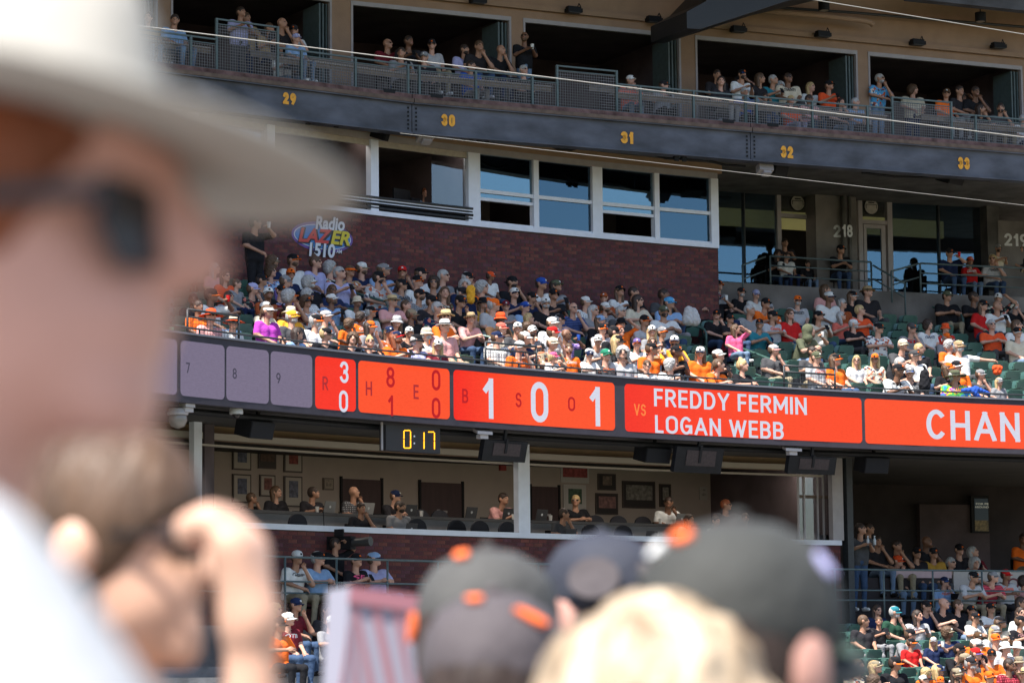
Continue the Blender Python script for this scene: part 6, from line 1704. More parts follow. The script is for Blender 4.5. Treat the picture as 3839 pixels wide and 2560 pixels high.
su2 += seat_flat('H', '''
255,552,c,black,sdarkbrown,white,shirt,2,GB
258,605,c,black,sdarkbrown,lightgrey,jacket,1,r
400,582,-,-,lbrown,dark,shirt,2,
485,592,-,-,ssilver,teal,polo,2,1
545,642,-,-,csilver,dark,shirt,1,gl
615,575,-,-,sdarkbrown,cream,jersey,3,g1,black:GIANTS
780,642,-,-,lblond,white,tee,1,1
915,632,c,black,sbrown,redorange,tee,2,1
1275,582,-,-,ssilver,skyblue,floral,2,SBg1
1525,662,-,-,cbrown,cream,shirt,1,S3
1765,692,c,brown,sbrown,orange,polo,2,g
1885,722,-,-,cdarkbrown,darkgrey,shirt,3,r1
1880,670,-,-,sdarkbrown,dark,shirt,2,
1975,680,-,-,sdarkbrown,black,shirt,3,
''', UP, ZS2, (1.95, 5.5), 'in the second row of the suite balcony', 'people on the suite balcony')
pr1 = seat_flat('I', '''
1345,1268,-,-,sdarkbrown,dark,shirt,2,n
1600,1262,-,-,sdarkbrown,grey,tee,2,B1
''', LOW, ZPS-.65, (1.95, 2.4), 'at the front desk of the press room', 'people in the press room')
pr1 += seat_flat('J', '''
890,1035,-,-,sdarkbrown,darkgrey,tee,2,n
1765,1075,-,-,ldarkbrown,grey,shirt,2,l1
1960,1085,-,-,bdarkbrown,white,shirt,1,
2145,1068,-,-,sbrown,dark,shirt,1,2
''', LOW, ZPS-.65, (1.95, 2.4), 'at the front desk of the press room', 'people in the press room')
pr2 = seat_flat('I', '''
600,1200,-,-,sbrown,dark,shirt,2,
785,1160,-,-,lbrown,dark,shirt,1,1
990,1162,-,-,sdarkbrown,dark,shirt,2,p
1300,1160,-,-,x,darkgrey,plaid,2,n
1535,1178,c,navy,sbrown,dark,jacket,1,f
''', LOW, ZPS-.33, (3.55, 4.3), 'at the rear desk of the press room', 'people in the press room')
pr2 += seat_flat('J', '''
450,925,-,-,sdarkbrown,pink,shirt,2,f
1010,948,-,-,sblond,black,sweater,2,gx
1610,958,-,-,sdarkbrown,white,shirt,3,n
2010,978,-,-,sauburn,darkgrey,sweater,2,g
''', LOW, ZPS-.33, (3.55, 4.3), 'at the rear desk of the press room', 'people in the press room')
pr1 += seat_flat('K', '''
770,1185,-,-,sdarkbrown,black,shirt,1,l2
''', LOW, ZPS-.65, (1.95, 2.4), 'at the front desk of the press room', 'people in the press room')
# the announcer in the open press box window
pbx = seat_flat('X', '''
1581,722,-,-,sauburn,lightblue,shirt,1,l2
''', LED, ZBT-.2, (TW+.9, TW+2.4), 'with headset in the open press box window', 'people in the press box')
for r, s, t, z in pbx:
    M = r['o'].matrix_basis @ r['proto'].M; b = MB(); b.tube([M @ Vector((.092*math.cos(a), .01, .03+.10*math.sin(a))) for a in [math.pi*i/8 for i in range(9)]], .012, n=6)
    for sx_ in (1,-1): b.lathe([(.035,-.015),(.035,.015)], M @ Matrix.Translation((sx_*.095,.01,.0)) @ Matrix.Rotation(math.pi/2, 4, 'Y'), 10)
    b.build('headset', M_black, r['o'])
for x, y, w, lab in ((1508,735,.55,'large black monitor left of the announcer'),(1560,757,.3,'small monitor in front of the announcer')):
    s, z = LED.hit(x, y, TW+.6); M = Matrix.Translation(LED.P(s,TW+.6,z)) @ Matrix.Rotation(LED.ang(s)+.2, 4, 'Z'); o = empty('monitor', LED.P(s,TW+.6,z), label=lab, cat='monitor')
    b = MB(); b.box(-w/2,w/2,0,.05,-w*.28,w*.28, M=M); b.build('screen', M_black, o); b = MB(); b.box(-.03,.03,.02,.05,-w*.28-.2,-w*.28, M=M); b.build('stand', M_black, o)
b = MB(); b.bar(LED, LED.hit(1420,740,TW+.5)[0], LED.hit(1750,780,TW+.5)[0], TW+.2, TW+.9, zL-.14, zL-.10); b.build('counter', M_counter, label='dark counter behind the open press box window', cat='counter')
# lower terrace and the dark concourse
lt = seat_flat('D', '''
700,290,-,-,sdarkbrown,darkgrey,tee,2,Sp3,,jeans
''', LOW, 1.46, (1.3, 2.0), 'holding bottles beside the black column', 'people on the lower terrace')
lt2 = seat_flat('D', '''
1395,725,c,navy,sbrown,lightblue,jersey,1,Gn,orange:GIANTS,jeans
1572,672,c,black,ssilver,lightgrey,jersey,2,f,,khaki
1742,672,c,grey,sbrown,maroon,striped,1,gf,,khaki
1912,670,c,red,sdarkbrown,lightgrey,sweater,3,l1,redorange:Giants,dark
2062,722,-,-,cdarkbrown,pink,striped,2,g
''', LOW, 1.0, (.3, 1.1), 'on the lower terrace in front of the banner', 'people on the lower terrace')
lt2 += seat_flat('E', '''
150,312,c,white,sbrown,white,jersey,2,n,black:Giants,khaki
310,322,c,black,ssilver,lightblue,tee,1,x,,khaki
545,332,c,black,sbrown,black,tee,1,p,hotpink:SF,khaki
690,325,c,lightblue/navy,sbrown,lavender,hoodie,1,gx,,lightjeans
''', LOW, 1.0, (.3, .6), 'on the lower terrace below the press room', 'people on the lower terrace')
lt += seat_flat('E', '''
428,232,-,-,sdarkbrown,black,tee,2,Sr3
''', LOW, 1.0, (.55, .8), 'working a television camera below the press room', 'people on the lower terrace')
for ln, k in (('790,290,-,-,sdarkbrown,black,shirt,2,S',1),('850,390,-,-,sdarkbrown,dark,tee,2,n',0),('1020,430,-,-,sdarkbrown,dark,shirt,2,',0),('985,552,c,redorange,sbrown,dark,shirt,1,gn',0),('1172,492,c,black,sbrown,dark,tee,2,',0),('1235,392,-,-,x,dark,shirt,3,n',1),('1312,492,c,dark,ssilver,mustard,tee,2,l0',0),('1470,572,-,-,ssilver,dark,shirt,1,g',0),
              ('1525,462,c,black,sbrown,dark,shirt,1,',1),('1645,480,-,-,lsilver,maroon,shirt,1,l',1),('1620,562,-,-,csilver,dark,shirt,1,f',0),('2055,372,-,-,sdarkbrown,orange,shirt,3,',2)):
    lt2 += seat_flat('D', ln, LOW, 1.30+.26*k, (2.9+.84*k, 3.2+.84*k), 'in the dark concourse rows behind the banner', 'people in the concourse rows')
# the steward hidden by the hat brim
stw = seat_flat('A', '''
750,285,-,-,sdarkbrown,black,jacket,2,Sd,,black
''', LED, FZ0+FR*6, (T0+TR*6+.2, T0+TR*6+.6), 'standing at the brick wall under the hat brim', 'stewards')
# standing kit: camera on the shoulder, bottles, cups
r0 = PEOPLE[[i for i, r in enumerate(PEOPLE) if 'television camera' in r['place']][0]]
co = r0['o']; p = co.location; a = co.rotation_euler.z
M = Matrix.Translation(p) @ Matrix.Rotation(a+.35, 4, 'Z')
tv = empty('television_camera', p+Vector((0,0,1.6)), label='black television camera with long lens on the operator, below the press room', cat='camera')
b = MB(); b.box(.02,.22,-.35,.25,1.58,1.84, M=M); b.box(.06,.18,.25,.45,1.6,1.78, M=M); b.build('camera_body', M_black, tv)
b = MB(); b.tube([M@Vector((.12,-.35,1.71)), M@Vector((.12,-.75,1.73))], [.075,.095], n=14); b.build('lens', mat('lens_grey', (.05,.05,.05), .4), tv)
b = MB(); b.box(-.02,.03,-.2,.0,1.84,1.98, M=M); b.tube([M@Vector((.12,.3,1.8)), M@Vector((.10,.32,2.35))], .01, n=6); b.build('antenna', M_black, tv)
b = MB(); b.box(.10,.28,.05,.2,1.22,1.5, M=M); b.build('cover', cloth('lightblue'), tv)
def bottle(p, lab, m=None, r=.033, h=.2):
    o = empty('bottle', p, label=lab, cat='bottle'); b = MB(); b.lathe([(r,0),(r,h*.6),(r*.45,h*.8),(r*.4,h*.95)], Matrix.Translation(p), 12); b.build('body', m or mat('clear_plastic', (.50,.55,.60), .2), o, smooth=True); b = MB(); b.lathe([(r*.5,h*.95),(r*.5,h*1.05)], Matrix.Translation(p), 10); b.build('cap', M_white, o)
def cup(p, lab, m=None, r=.042, h=.12):
    b = MB(); b.lathe([(r*.75,0),(r,h),(r*.9,h),(r*.7,.01)], Matrix.Translation(p), 14); b.build('cup', m or mat('paper_cup', (.60,.58,.56), .6), label=lab, cat='cup')
# bottles held by the standing man
ro = [r for r in PEOPLE if 'beside the black column' in r['place']][0]; W = ro['o'].matrix_basis @ ro['proto'].Wr
bottle(W+Vector((-.05,-.06,-.02)), 'clear water bottle in the left hand of the standing man'); bottle(W+Vector((.10,-.08,-.02)), 'clear water bottle in the right hand of the standing man')
for r in PEOPLE:
    if r['pose'] == 'd' and 'column' not in r['place']:
        W = r['o'].matrix_basis @ r['proto'].Wr; colr = 'blue' if 'purple' in r['top'] else ('white' if RNG.random() < .6 else 'red')
        cup(W+Vector((0,0,-.02))+Vector((.03,-.05,0)), colr+' drink cup held by the '+describe(r, True)+' wearer', cloth(colr))
for i, (r_, x, y) in enumerate((('N',783,1430),('N',1960,1475),('J',835,1050),('J',893,1145),('J',1577,1062),('I',1062,1263))):
    front = (r_ == 'J' and x == 893); zz = ZPS-.06 if front else zdt; q = on_z(*zp(r_, x, y+14), zz+.0)
    s, t = LOW.inv(q[0], q[1]); t = min(max(t, 1.35 if front else 2.85), 1.8 if front else 3.3); s, _ = LOW.hit(*zp(r_, x, y), t)
    cup(LOW.P(s, t, zz), 'white paper cup on the '+('front' if front else 'rear')+' press desk, '+['right of a laptop','left of the white mullion','right of the white mullion','beside the grey shirted man','beside the man in the tie','at the left by the long haired woman'][i])
def laptop(r_, x, y, lab, front=False, col=(.05,.05,.055), logo=True):
    zz = ZPS-.06 if front else zdt; t = 1.45 if front else 3.0; s, z = LOW.hit(*zp(r_, x, y), t); M = Matrix.Translation(LOW.P(s, t, zz)) @ Matrix.Rotation(LOW.ang(s)+.15, 4, 'Z')
    o = empty('laptop', LOW.P(s,t,zz), label=lab, cat='laptop'); b = MB(); b.box(-.17,.17,.0,.24,0,.018, M=M); b.build('base', M_black, o)
    L = M @ Matrix.Translation((0,.0,.02)) @ Matrix.Rotation(.25, 4, 'X'); b = MB(); b.box(-.17,.17,-.008,.004,0,.235, M=L); b.build('lid', mat('laptop_%.2f' % col[0], col, .4), o)
    if logo: b = MB(); b.lathe([(.028,-.002),(.028,.002)], L @ Matrix.Translation((0,-.010,.12)) @ Matrix.Rotation(math.pi/2, 4, 'X'), 14); b.build('logo', M_num, o)
laptop('I',1690,1270,'black laptop lid on the rear desk under the clock'); laptop('I',1690,1365,'black laptop at the front sill beside the grey T-shirt man', True); laptop('I',1140,1255,'silver laptop left of the bald man', col=(.2,.2,.2)); laptop('I',1400,1250,'pale laptop right of the bald man', col=(.32,.31,.3)); laptop('J',295,1010,'dark laptop with pale sticker left of the pink shirted man'); laptop('J',545,1010,'dark laptop with yellowish sticker right of the pink shirted man')
laptop('J',770,1040,'black laptop right of the white mullion'); laptop('J',965,1130,'black laptop in front of the grey shirted man', True, logo=False); laptop('J',1715,1050,'silver laptop in front of the tie man', col=(.2,.2,.21)); laptop('J',2130,1050,'silver laptop at the right of the rear desk', col=(.3,.3,.31)); laptop('J',1510,1140,'dark laptop at the sill with white label', True, logo=False); laptop('K',860,1275,'grey laptop at the right end of the sill', True, col=(.22,.22,.23))
def office_chair(r_, x, y, lab, t, zf):
    s, z = LOW.hit(*zp(r_, x, y), t); M = Matrix.Translation(LOW.P(s, t, zf)) @ Matrix.Rotation(LOW.ang(s), 4, 'Z')
    o = empty('office_chair', LOW.P(s,t,zf), label=lab, cat='chair', group='black office chairs in the press room'); b = MB(); n = 10; vs = []; prof = []
    for i in range(n+1):
        a = math.pi*i/n; prof.append((-math.cos(a)*.25, .62+.38*math.sin(a)**.5 if 0 < i < n else .62))
    c_ = [(x_, .22-.25*x_*x_, z_) for x_, z_ in prof]; vs = [M@Vector(v) for v in c_]+[M@Vector((v[0], v[1]+.05, v[2])) for v in c_]; N = len(c_)
    b.add(vs, [tuple(range(N)), tuple(range(2*N-1,N-1,-1))]+[(i, N+i, N+(i+1)%N, (i+1)%N) for i in range(N)]); b.build('backrest', mat('chair_fabric', (.022,.022,.03), .8), o)
    b = MB(); b.box(-.24,.24,-.24,.22,.42,.50, M=M); b.build('seat', mat('chair_fabric', (.022,.022,.03), .8), o)
    b = MB(); b.lathe([(.03,.1),(.03,.43)], M, 8); 
    for i in range(5): q = 2*math.pi*i/5; b.tube([M@Vector((0,0,.1)), M@Vector((.28*math.cos(q),.28*math.sin(q),.04))], .02, n=6)
    b.build('base', M_black, o)
for i, (r_, x, y, k) in enumerate((('N',850,1400,1),('N',1100,1400,1),('J',1180,1055,1),('J',1335,1065,1),('J',1500,1045,1),('I',345,1230,1),('J',405,1125,0),('J',250,1130,0),('J',590,1135,0),('I',980,1340,0),('I',1785,1375,0),('I',2050,1400,0),('J',1150,1160,0),('J',1370,1165,0))):
    office_chair(r_, x, y, 'empty black office chair '+['right of the clock laptop','in front of the maroon door','under the small black frames','left of the large display','under the narrow black frame','at the far left post','just above the sill near the mullion','behind the sill left of two','cut by the white mullion','at the sill under the pictures','beside the grey T-shirt man','at the sill below the maroon door','just right of the grey shirted man','under the large black display'][i], 3.7 if k else 2.0, ZPS-.33 if k else ZPS-.65)

W_ = [r for r in PEOPLE if r['gar'] == 'vest' and r['stand']][0]; q = W_['o'].matrix_basis @ W_['proto'].Wr
cup(q+Vector((0,-.04,-.02)), 'white cup held by the standing bald man on the suite balcony', cloth('white'))
def lump(name, reg, x, y, t, prims, m, lab, cat):
    s, z = LED.hit(*zp(reg, x, y), t); V, Q, mi, fc = sdf_mesh(prims, .014, .04, None, lambda G: .008*np.sin(G[...,0]*60)*np.sin(G[...,2]*45+1)); me = raw_mesh(name, V, Q, mi*0, 1); me.materials[0] = m
    o = bpy.data.objects.new(name, me); link(o); o.matrix_basis = Matrix.Translation(LED.P(s,t,z)) @ Matrix.Rotation(LED.ang(s), 4, 'Z'); return tag(o, lab, cat)
lump('jacket', 'C', 1775, 1428, .12, [('c', (-.35,0,.02), (.0,0,.06), .05, .07, 0), ('c', (0,0,.06), (.33,0,-.02), .07, .05, 0), ('c', (-.1,-.03,0), (.05,-.03,-.1), .06, .05, 0)], cloth('blue'), 'bright blue jacket draped on the front rail beside the tie-dye shirt', 'jacket')
lump('bag', 'C', 1440, 1345, .45, [('c', (0,0,-.15), (0,0,.12), .13, .10, 0), ('c', (.05,0,.1), (.0,0,.28), .03, .03, 0)], cloth('black'), 'black bag between the front row seats above the name panel', 'bag')
lump('cap', 'C', 1915, 1285, 1.35, [('c', (-.06,0,.05), (.06,0,.05), .07, .07, 0), ('c', (-.04,0,-.04), (.05,0,-.04), .07, .06, 0)], cloth('redorange'), 'orange and white cap held out in the hand of the man in white', 'cap')
lump('popcorn_bag', 'B', 345, 640, T0+TR*5+.1, [('c', (0,0,-.12), (0,0,.12), .08, .10, 0)], cloth('yellow'), 'white and yellow popcorn bag in the shaded rows left of the orange cap', 'bag')
lump('backpack', 'B', 2070, 800, T0+TR*4+.3, [('c', (-.08,0,-.1), (-.05,0,.1), .14, .11, 0), ('c', (.1,0,-.1), (.07,0,.08), .14, .10, 0)], cloth('lightgrey'), 'light grey backpack on a green seat below the navy patterned shirt', 'backpack')

# ------------------------------------------------------------ chairs under the level-floor people, and the stadium seats
M_seat = mat('seat_green', (.060,.145,.11), .38, noise=.2, nscale=6, spec=1.0); M_seatd = mat('seat_iron', (.02,.035,.03), .5); M_plate = mat('number_plate', (.55,.60,.62), .4)
def seat_parts():
    b = MB(); prof = [(-.225,.50),(-.228,.66),(-.218,.76),(-.185,.835),(-.12,.862),(0,.872),(.12,.862),(.185,.835),(.218,.76),(.228,.66),(.225,.50)]
    f = lambda x, z: .20+(z-.45)*.28-.55*x*x*1.2
    lo = [(x, f(x,z), z) for x, z in prof]; 
    # back shell as columns from the bottom edge, with a hand slot
    cols = [-.225,-.21,-.17,-.12,-.06,0,.06,.12,.17,.21,.225]
    def topz(x): 
        ax = abs(x); 
        return .872-.012*(ax/.12)**2 if ax < .12 else (.86-.10*((ax-.12)/.1)**2)
    rows = []
    for fr in (0,.25,.5,.62,.74,.87,1):
        rows.append([(x, f(x, .46+(topz(x)-.46)*fr), .46+(topz(x)-.46)*fr) for x in cols])
    nC = len(cols); vs = []; 
    for r in rows: vs += r
    for r in rows: vs += [(x, y+.028, z) for x, y, z in r]
    nv = len(rows)*nC; fs = []
    for i in range(len(rows)-1):
        for j in range(nC-1):
            if i == 3 and 3 <= j <= 6: continue
            a = i*nC+j; fs += [(a,a+1,a+nC+1,a+nC), (nv+a,nv+a+nC,nv+a+nC+1,nv+a+1)]
    for j in range(nC-1): t_ = (len(rows)-1)*nC+j; fs += [(t_,t_+1,nv+t_+1,nv+t_), (j,nv+j,nv+j+1,j+1)]
    for i in range(len(rows)-1):
        a = i*nC; c = a+nC-1; fs += [(a,a+nC,nv+a+nC,nv+a), (c,nv+c,nv+c+nC,c+nC)]
    b.add(vs, fs); back = b.mesh('backrest', M_seat, smooth=False)
    b = MB(); M = Matrix.Translation((.09, f(.09,.80)-.004, .80)) @ Matrix.Rotation(-.28, 4, 'X') @ Matrix.Rotation(math.pi/2, 4, 'X'); b.lathe([(.03,-.0),(.03,.006)], M @ Matrix.Diagonal((1.1,.8,1,1)), 12); plate = b.mesh('number_plate', M_plate)
    b = MB(); M = Matrix.Translation((0,.17,.47)) @ Matrix.Rotation(-1.25, 4, 'X'); b.box(-.205,.205,-.36,.0,-.025,.015, M=M); b.box(-.17,.17,-.40,-.36,-.02,.01, M=M); pan_u = b.mesh('seat_pan', M_seat)
    b = MB(); b.box(-.205,.205,-.26,.18,.405,.44); pan_d = b.mesh('seat_pan', M_seat)
    b = MB(); b.box(-.015,.015,-.22,.20,.62,.65); b.box(-.012,.012,-.02,.02,.45,.62); arm = b.mesh('armrest', M_seatd)
    b = MB(); b.box(-.02,.02,-.05,.22,.0,.05); b.box(-.018,.018,.06,.12,.05,.45); b.box(-.018,.018,-.15,.2,.40,.45); leg = b.mesh('leg', M_seatd)
    return back, plate, pan_u, pan_d, arm, leg
SP = seat_parts()
def place_seat(path, s, t, z, lab, group, down=False):
    o = empty('stadium_seat', path.P(s,t,z), path.ang(s), label=lab, cat='seat', group=group)
    for nm, me, x in (('backrest', SP[0], 0), ('seat_pan', SP[3] if down else SP[2], 0), ('armrest', SP[4], -.25), ('armrest', SP[4], .25), ('leg', SP[5], -.25), ('leg', SP[5], .25)):
        c = bpy.data.objects.new(nm, me); link(c, o); c.location = (x, 0, 0)
        if nm == 'backrest': q = bpy.data.objects.new('number_plate', SP[1]); link(q, c)
    return o
AIS = []   # aisles, where no seats stand
for o in [o for o in bpy.data.objects if o.name.split('.')[0] == 'stair_handrail']:
    s, t = LED.inv(o.location.x, o.location.y); AIS.append((s, t))
SEATS = []
def seat_lab(o, key, s): SEATS.append((o, key, s))
def label_seats():
    num = ['','second ','third ','fourth ','fifth ','sixth ','seventh ','eighth ','ninth ','tenth ']
    ppl = {}
    for r in PEOPLE:
        if 'key' in r: ppl.setdefault(r['key'], []).append(r)
    groups = {}
    for o, key, s in SEATS:
        c = ppl.get(key, []); 
        if not c: groups.setdefault(('row', key), []).append((s, o)); continue
        q = min(c, key=lambda r: abs(r['s']-s)); groups.setdefault((id(q), q['s'] < s), []).append((abs(s-q['s']), o)); o['_q'] = 0; groups.setdefault('who', {})[id(q)] = q
    who = groups.pop('who', {})
    for k, v in groups.items():
        v.sort(key=lambda a: a[0])
        for i, (_, o) in enumerate(v):
            if k[0] == 'row': o['label'] = num[min(i,9)]+'empty green seat from the left in '+('club' if k[1][0] == 'u' else 'lower')+' row '+'ABCDEFGHIJKL'[k[1][1]]
            else: o['label'] = num[min(i,9)]+'empty green seat '+('right' if k[1] else 'left')+' of the '+describe(who[k[0]], True)
            o['label'] = trim(o['label'], 16)
            if '_q' in o: del o['_q']
def dedupe():
    L = {}
    for o, key, s in SEATS: L.setdefault(o['label'], []).append((o, key))
    for k, v in L.items():
        if len(v) > 1:
            for o, key in v:
                w = k.split()[:13]; o['label'] = trim(' '.join(w), 13)+', '+['first','second','third','fourth','fifth','sixth','seventh','eighth','ninth','tenth','eleventh'][key[1]]+' '+('club' if key[0] == 'u' else 'lower')+' row'
    L = {}
    for o, key, s in SEATS: L.setdefault(o['label'], []).append((s, o))
    for k, v in L.items():
        if len(v) > 1:
            v.sort(key=lambda a: a[0]); nm = ['left one','right one'] if len(v) == 2 else ['left one','middle one','right one','far right one','end one']
            for (s, o), q in zip(v, nm): o['label'] = q+': '+trim(o['label'], 13)
    for o, r in PHONES: o['label'] = trim('dark phone held by the '+r['lab'].replace('person in ', '').replace('person', 'one'), 16)
    for o, r in CHAIRS:
        o['label'] = trim('black chair under the '+r['lab'].replace('person in ', ''), 16)
CHAIRS = []
def aisle(s, t):
    return any(abs(s-a-.15) < .42 and abs(t-b+1.0) < 2.4 for a, b in AIS)
FR_ = random.Random(77)
def pixel_x(p):
    lo, hi = 0., 3839.
    for _ in range(30):
        m = (lo+hi)/2; d = ray(m, 1400)
        if d[0]/d[1] < p.x/p.y: lo = m
        else: hi = m
    return lo
def filler(path, s, t, z, key, group, place_fn, k):
    r = FR_; hat, hc = r.choice([('c','black'),('c','white'),('-','-'),('c','grey'),('c','orange'),('-','-'),('c','black/orange'),('b','cream'),('c','navy'),('-','-'),('c','khaki')])
    rec = dict(hat=hat, hcol=hc, hair=r.choice(['sbrown','sdarkbrown','ssilver','lbrown','lblond','ldarkbrown','cbrown','csilver','pbrown']), top=r.choice(['white','black','orange','grey','navy','lightgrey','darkgrey','lightblue','cream','rust','maroon','black','white']), gar=r.choice(['tee','shirt','jersey','hoodie','floral','plaid','polo']), skin=r.choice('1112223'), fl=r.choice(['g','g','','B']), pose=r.choice('lxnlpf'))
    p = path.P(s, t, z); rec['sx'] = pixel_x(p); rec['sy'] = 0; rec['key'] = key; rec['s'] = s; rec['k'] = k
    person(p, path.ang(s), rec, place_fn(rec, k), r.uniform(.94, 1.06), False, group)
ns = 0
for k in range(NROW+2):
    tk = T0+TR*k+.38; occ = occupied.get(('u', k), []); s = S0+2.5
    smin = LED.hit(640, 1330-k*36, tk)[0]-.2; smax = LED.hit(3850, 1450-k*38, tk)[0]+.3
    s = smin
    while s < smax:
        if (k < NROW or s > SE+.3) and not aisle(s, tk):
            near = min([abs(s-q) for q in occ] or [9])
            fo = occupied.get(('u', k-1), []); front = any(abs(s-q) < .33 for q in fo)
            X = s
            if near > .42 and k >= 1 and s < LED.hit(2330, 1300, tk)[0] and s > LED.hit(1000, 1200, tk)[0] and RNG.random() < .62:
                filler(LED, s, T0+TR*k+.45, FZ0+FR*k, ('u', k), 'spectators in the club seats', cplace, k); occupied.setdefault(('u', k), []).append(s)
            elif near > .30 and ns < 296:
                lit = 'sunlit' if k < 3 else 'shaded'
                seat_lab(place_seat(LED, s, tk, FZ0+FR*k, 'x', 'empty '+lit+' club seats'), ('u', k), s); ns += 1
        s += .52
print('seats', ns)
ns = 0
for k in range(0, 9):
    tk = LT0-TR*k-.52; occ = occupied.get(('d', k), []); s = LOW.hit(3080, 2400, tk)[0]; smax = LOW.hit(3850, 2400, tk)[0]+.3
    while s < smax:
        near = min([abs(s-q) for q in occ] or [9])
        if near > .42 and k >= 3 and s > LOW.hit(3500, 2450, tk)[0] and RNG.random() < .4: filler(LOW, s, LT0-TR*k-.45, LFZ-LR*k, ('d', k), 'spectators in the lower rows', lambda r, k: 'in the lower right sunlit rows', k)
        elif near > .30: seat_lab(place_seat(LOW, s, tk, LFZ-LR*k, 'x', 'empty lower seats'), ('d', k), s); ns += 1
        s += .52
print('lower seats', ns)
# plain chairs under the people on level floors
def flat_chair(path, s, t, z, lab, grp):
    o = empty('folding_chair', path.P(s,t,z), path.ang(s), label='black chair', cat='chair', group=grp)
    CHAIRS.append((o, lab)); o['label'] = 'black chair'
    for nm, me in (('backrest', FC[0]), ('seat', FC[1]), ('leg', FC[2]), ('leg', FC[3])):
        c = bpy.data.objects.new(nm, me); link(c, o)
b = MB(); b.box(-.21,.21,.17,.20,.55,.86); f0 = b.mesh('backrest', M_black)
b = MB(); b.box(-.21,.21,-.22,.18,.39,.43); f1 = b.mesh('seat', M_black)
def lg(x): b = MB(); b.box(x-.012,x+.012,.16,.185,0,.86); b.box(x-.012,x+.012,-.20,-.175,0,.40); return b.mesh('leg', M_black)
FC = (f0, f1, lg(-.2), lg(.2))
for lst, lab, grp, path in ((terr, 'black chair on the terrace under a seated guest', 'chairs on the terrace', LED), (su1, 'black chair in the front row of the suite balcony', 'chairs on the suite balcony front row', UP), (su2, 'black chair in the second row of the suite balcony', 'chairs on the suite balcony second row', UP), (lt2, 'black chair behind the lower terrace rail or in the concourse', 'chairs on the lower terrace', LOW), (pr1, 'black chair at the front press desk', 'chairs at the front press desk', LOW), (pr2, 'black chair at the rear press desk', 'chairs at the rear press desk', LOW)):
    for r, s, t, z in lst:
        if not r['stand']: flat_chair(path, s, t+.02, z, r, grp)
for lst, path in ((terr, LED), (su2, UP)): pass
PHONES = []
for r in PEOPLE:
    if r['pose'] == 'p' and not r['stand']:
        M = r['o'].matrix_basis; q = r['proto'].Wr*.5+r['proto'].Wl*.5+Vector((0,-.10,.02)); b = MB(); b.box(-.036,.036,-.005,.005,-.07,.07, M=M @ Matrix.Translation(q) @ Matrix.Rotation(-.6, 4, 'X'))
        b.build('mobile_phone', M_black, label='dark phone held by the '+describe(r, True)+' wearer', cat='phone'); PHONES.append((bpy.data.objects[-1] if False else COL.objects[-1], r))
# ------------------------------------------------------------ the blurred people close to the camera
FORE = []
def fore(name_lab, prims, mats, h=.012, k=.03, cut=None, noise=None, M=None, parts=()):
    V, Q, mi, fc = sdf_mesh(prims, h, k, cut, noise)
    me = raw_mesh('person', V, Q, mi, len(mats)); o = bpy.data.objects.new('person', me); link(o); o.matrix_basis = M
    for i, m in enumerate(mats): me.materials[i] = m
    tag(o, name_lab, 'person'); return o
fl = MB(); fl.bar(LED, 0, 1, 0, 1, 0, 1); fl = MB()
FL = -1.47
fl.box(-6, 6, -3, 7.5, FL-.4, FL-.2); fl.box(-6, 6, 7.5, 9.5, FL-.9, FL-.5); fl.build('near_stand_floor', M_conc, kind='structure')
SKH = mat('near_skin', (.62,.33,.26), .55, noise=.12, nscale=7, bump=.1)
SKL = mat('near_skin_light', (.68,.40,.28), .5, noise=.10, nscale=9)
def px_at(x, y, d): return at_d(x, y, d)
def std(face, head_px, d, sc, top, pants, skin, lab, pose='l', hair=None, hatk=None, hatm=None, fat=1.0, hp=0., beard=None, glasses=False, hy=0., fem=False, tilt=0.):
    """a standing figure whose head centre falls on a photograph point at distance d"""
    pr, hd, Hm, _ = body_prims(pose, True, hy, hp, fem, fat=fat)
    c = at_d(head_px[0], head_px[1], d); M = Matrix.Translation(c) @ Matrix.Rotation(face, 4, 'Z') @ Matrix.Rotation(tilt, 4, 'X') @ Matrix.Scale(sc, 4) @ Matrix.Translation(-Vector(hd))
    o = fore(lab, pr, [skin, top, pants, cloth('black'), M_eye, M_lipsk], .013, .035, M=M)
    HM = Matrix([list(r) for r in Hm]).to_4x4(); HM.translation = Vector(hd)
    if hair: kid(o, 'hair', head_part('h'+hair[0]), [hair[1]], HM, o)
    if hatk: kid(o, 'cap' if hatk in 'ck' else 'brimmed_hat', head_part('H'+hatk), hatm, HM @ Matrix.Scale(1.03, 4), o)
    if glasses: kid(o, 'sunglasses', head_part('g'), [M_lens], HM, o)
    return o, HM, M
# 1. the man in the cream hat, in profile at the left edge
hat_cr = mat('cream_hat', (.42,.395,.35), .85, noise=.04, nscale=6, bump=.2); 
HX, HY, HDST = -30, 850, 1.6
POSE['w'] = (-.20, (.25,-.10,.86), (.16,-.30,.78), (-.25,-.10,.86), (-.14,-.30,.78))
pr, hd, Hm, _ = body_prims('w', True, 0, -.02, False, fat=1.15)
hl_ = lambda x, y, z: tuple(Vector(hd)+Vector((Hm @ np.array((x, y, z))).tolist()))
pr = [p for p in pr if not (p[0] == 'c' and p[-1] == 0 and abs(p[3]-.022) < 1e-6)]
pr += [('c', hl_(0,-.080,.030), hl_(0,-.118,-.028), .011, .014, 0), ('c', hl_(-.02,-.080,-.056), hl_(.02,-.080,-.056), .013, .013, 0), ('c', hl_(-.014,-.070,-.098), hl_(.014,-.070,-.098), .020, .020, 0), ('c', hl_(-.03,-.080,.034), hl_(.03,-.080,.034), .015, .015, 0)]
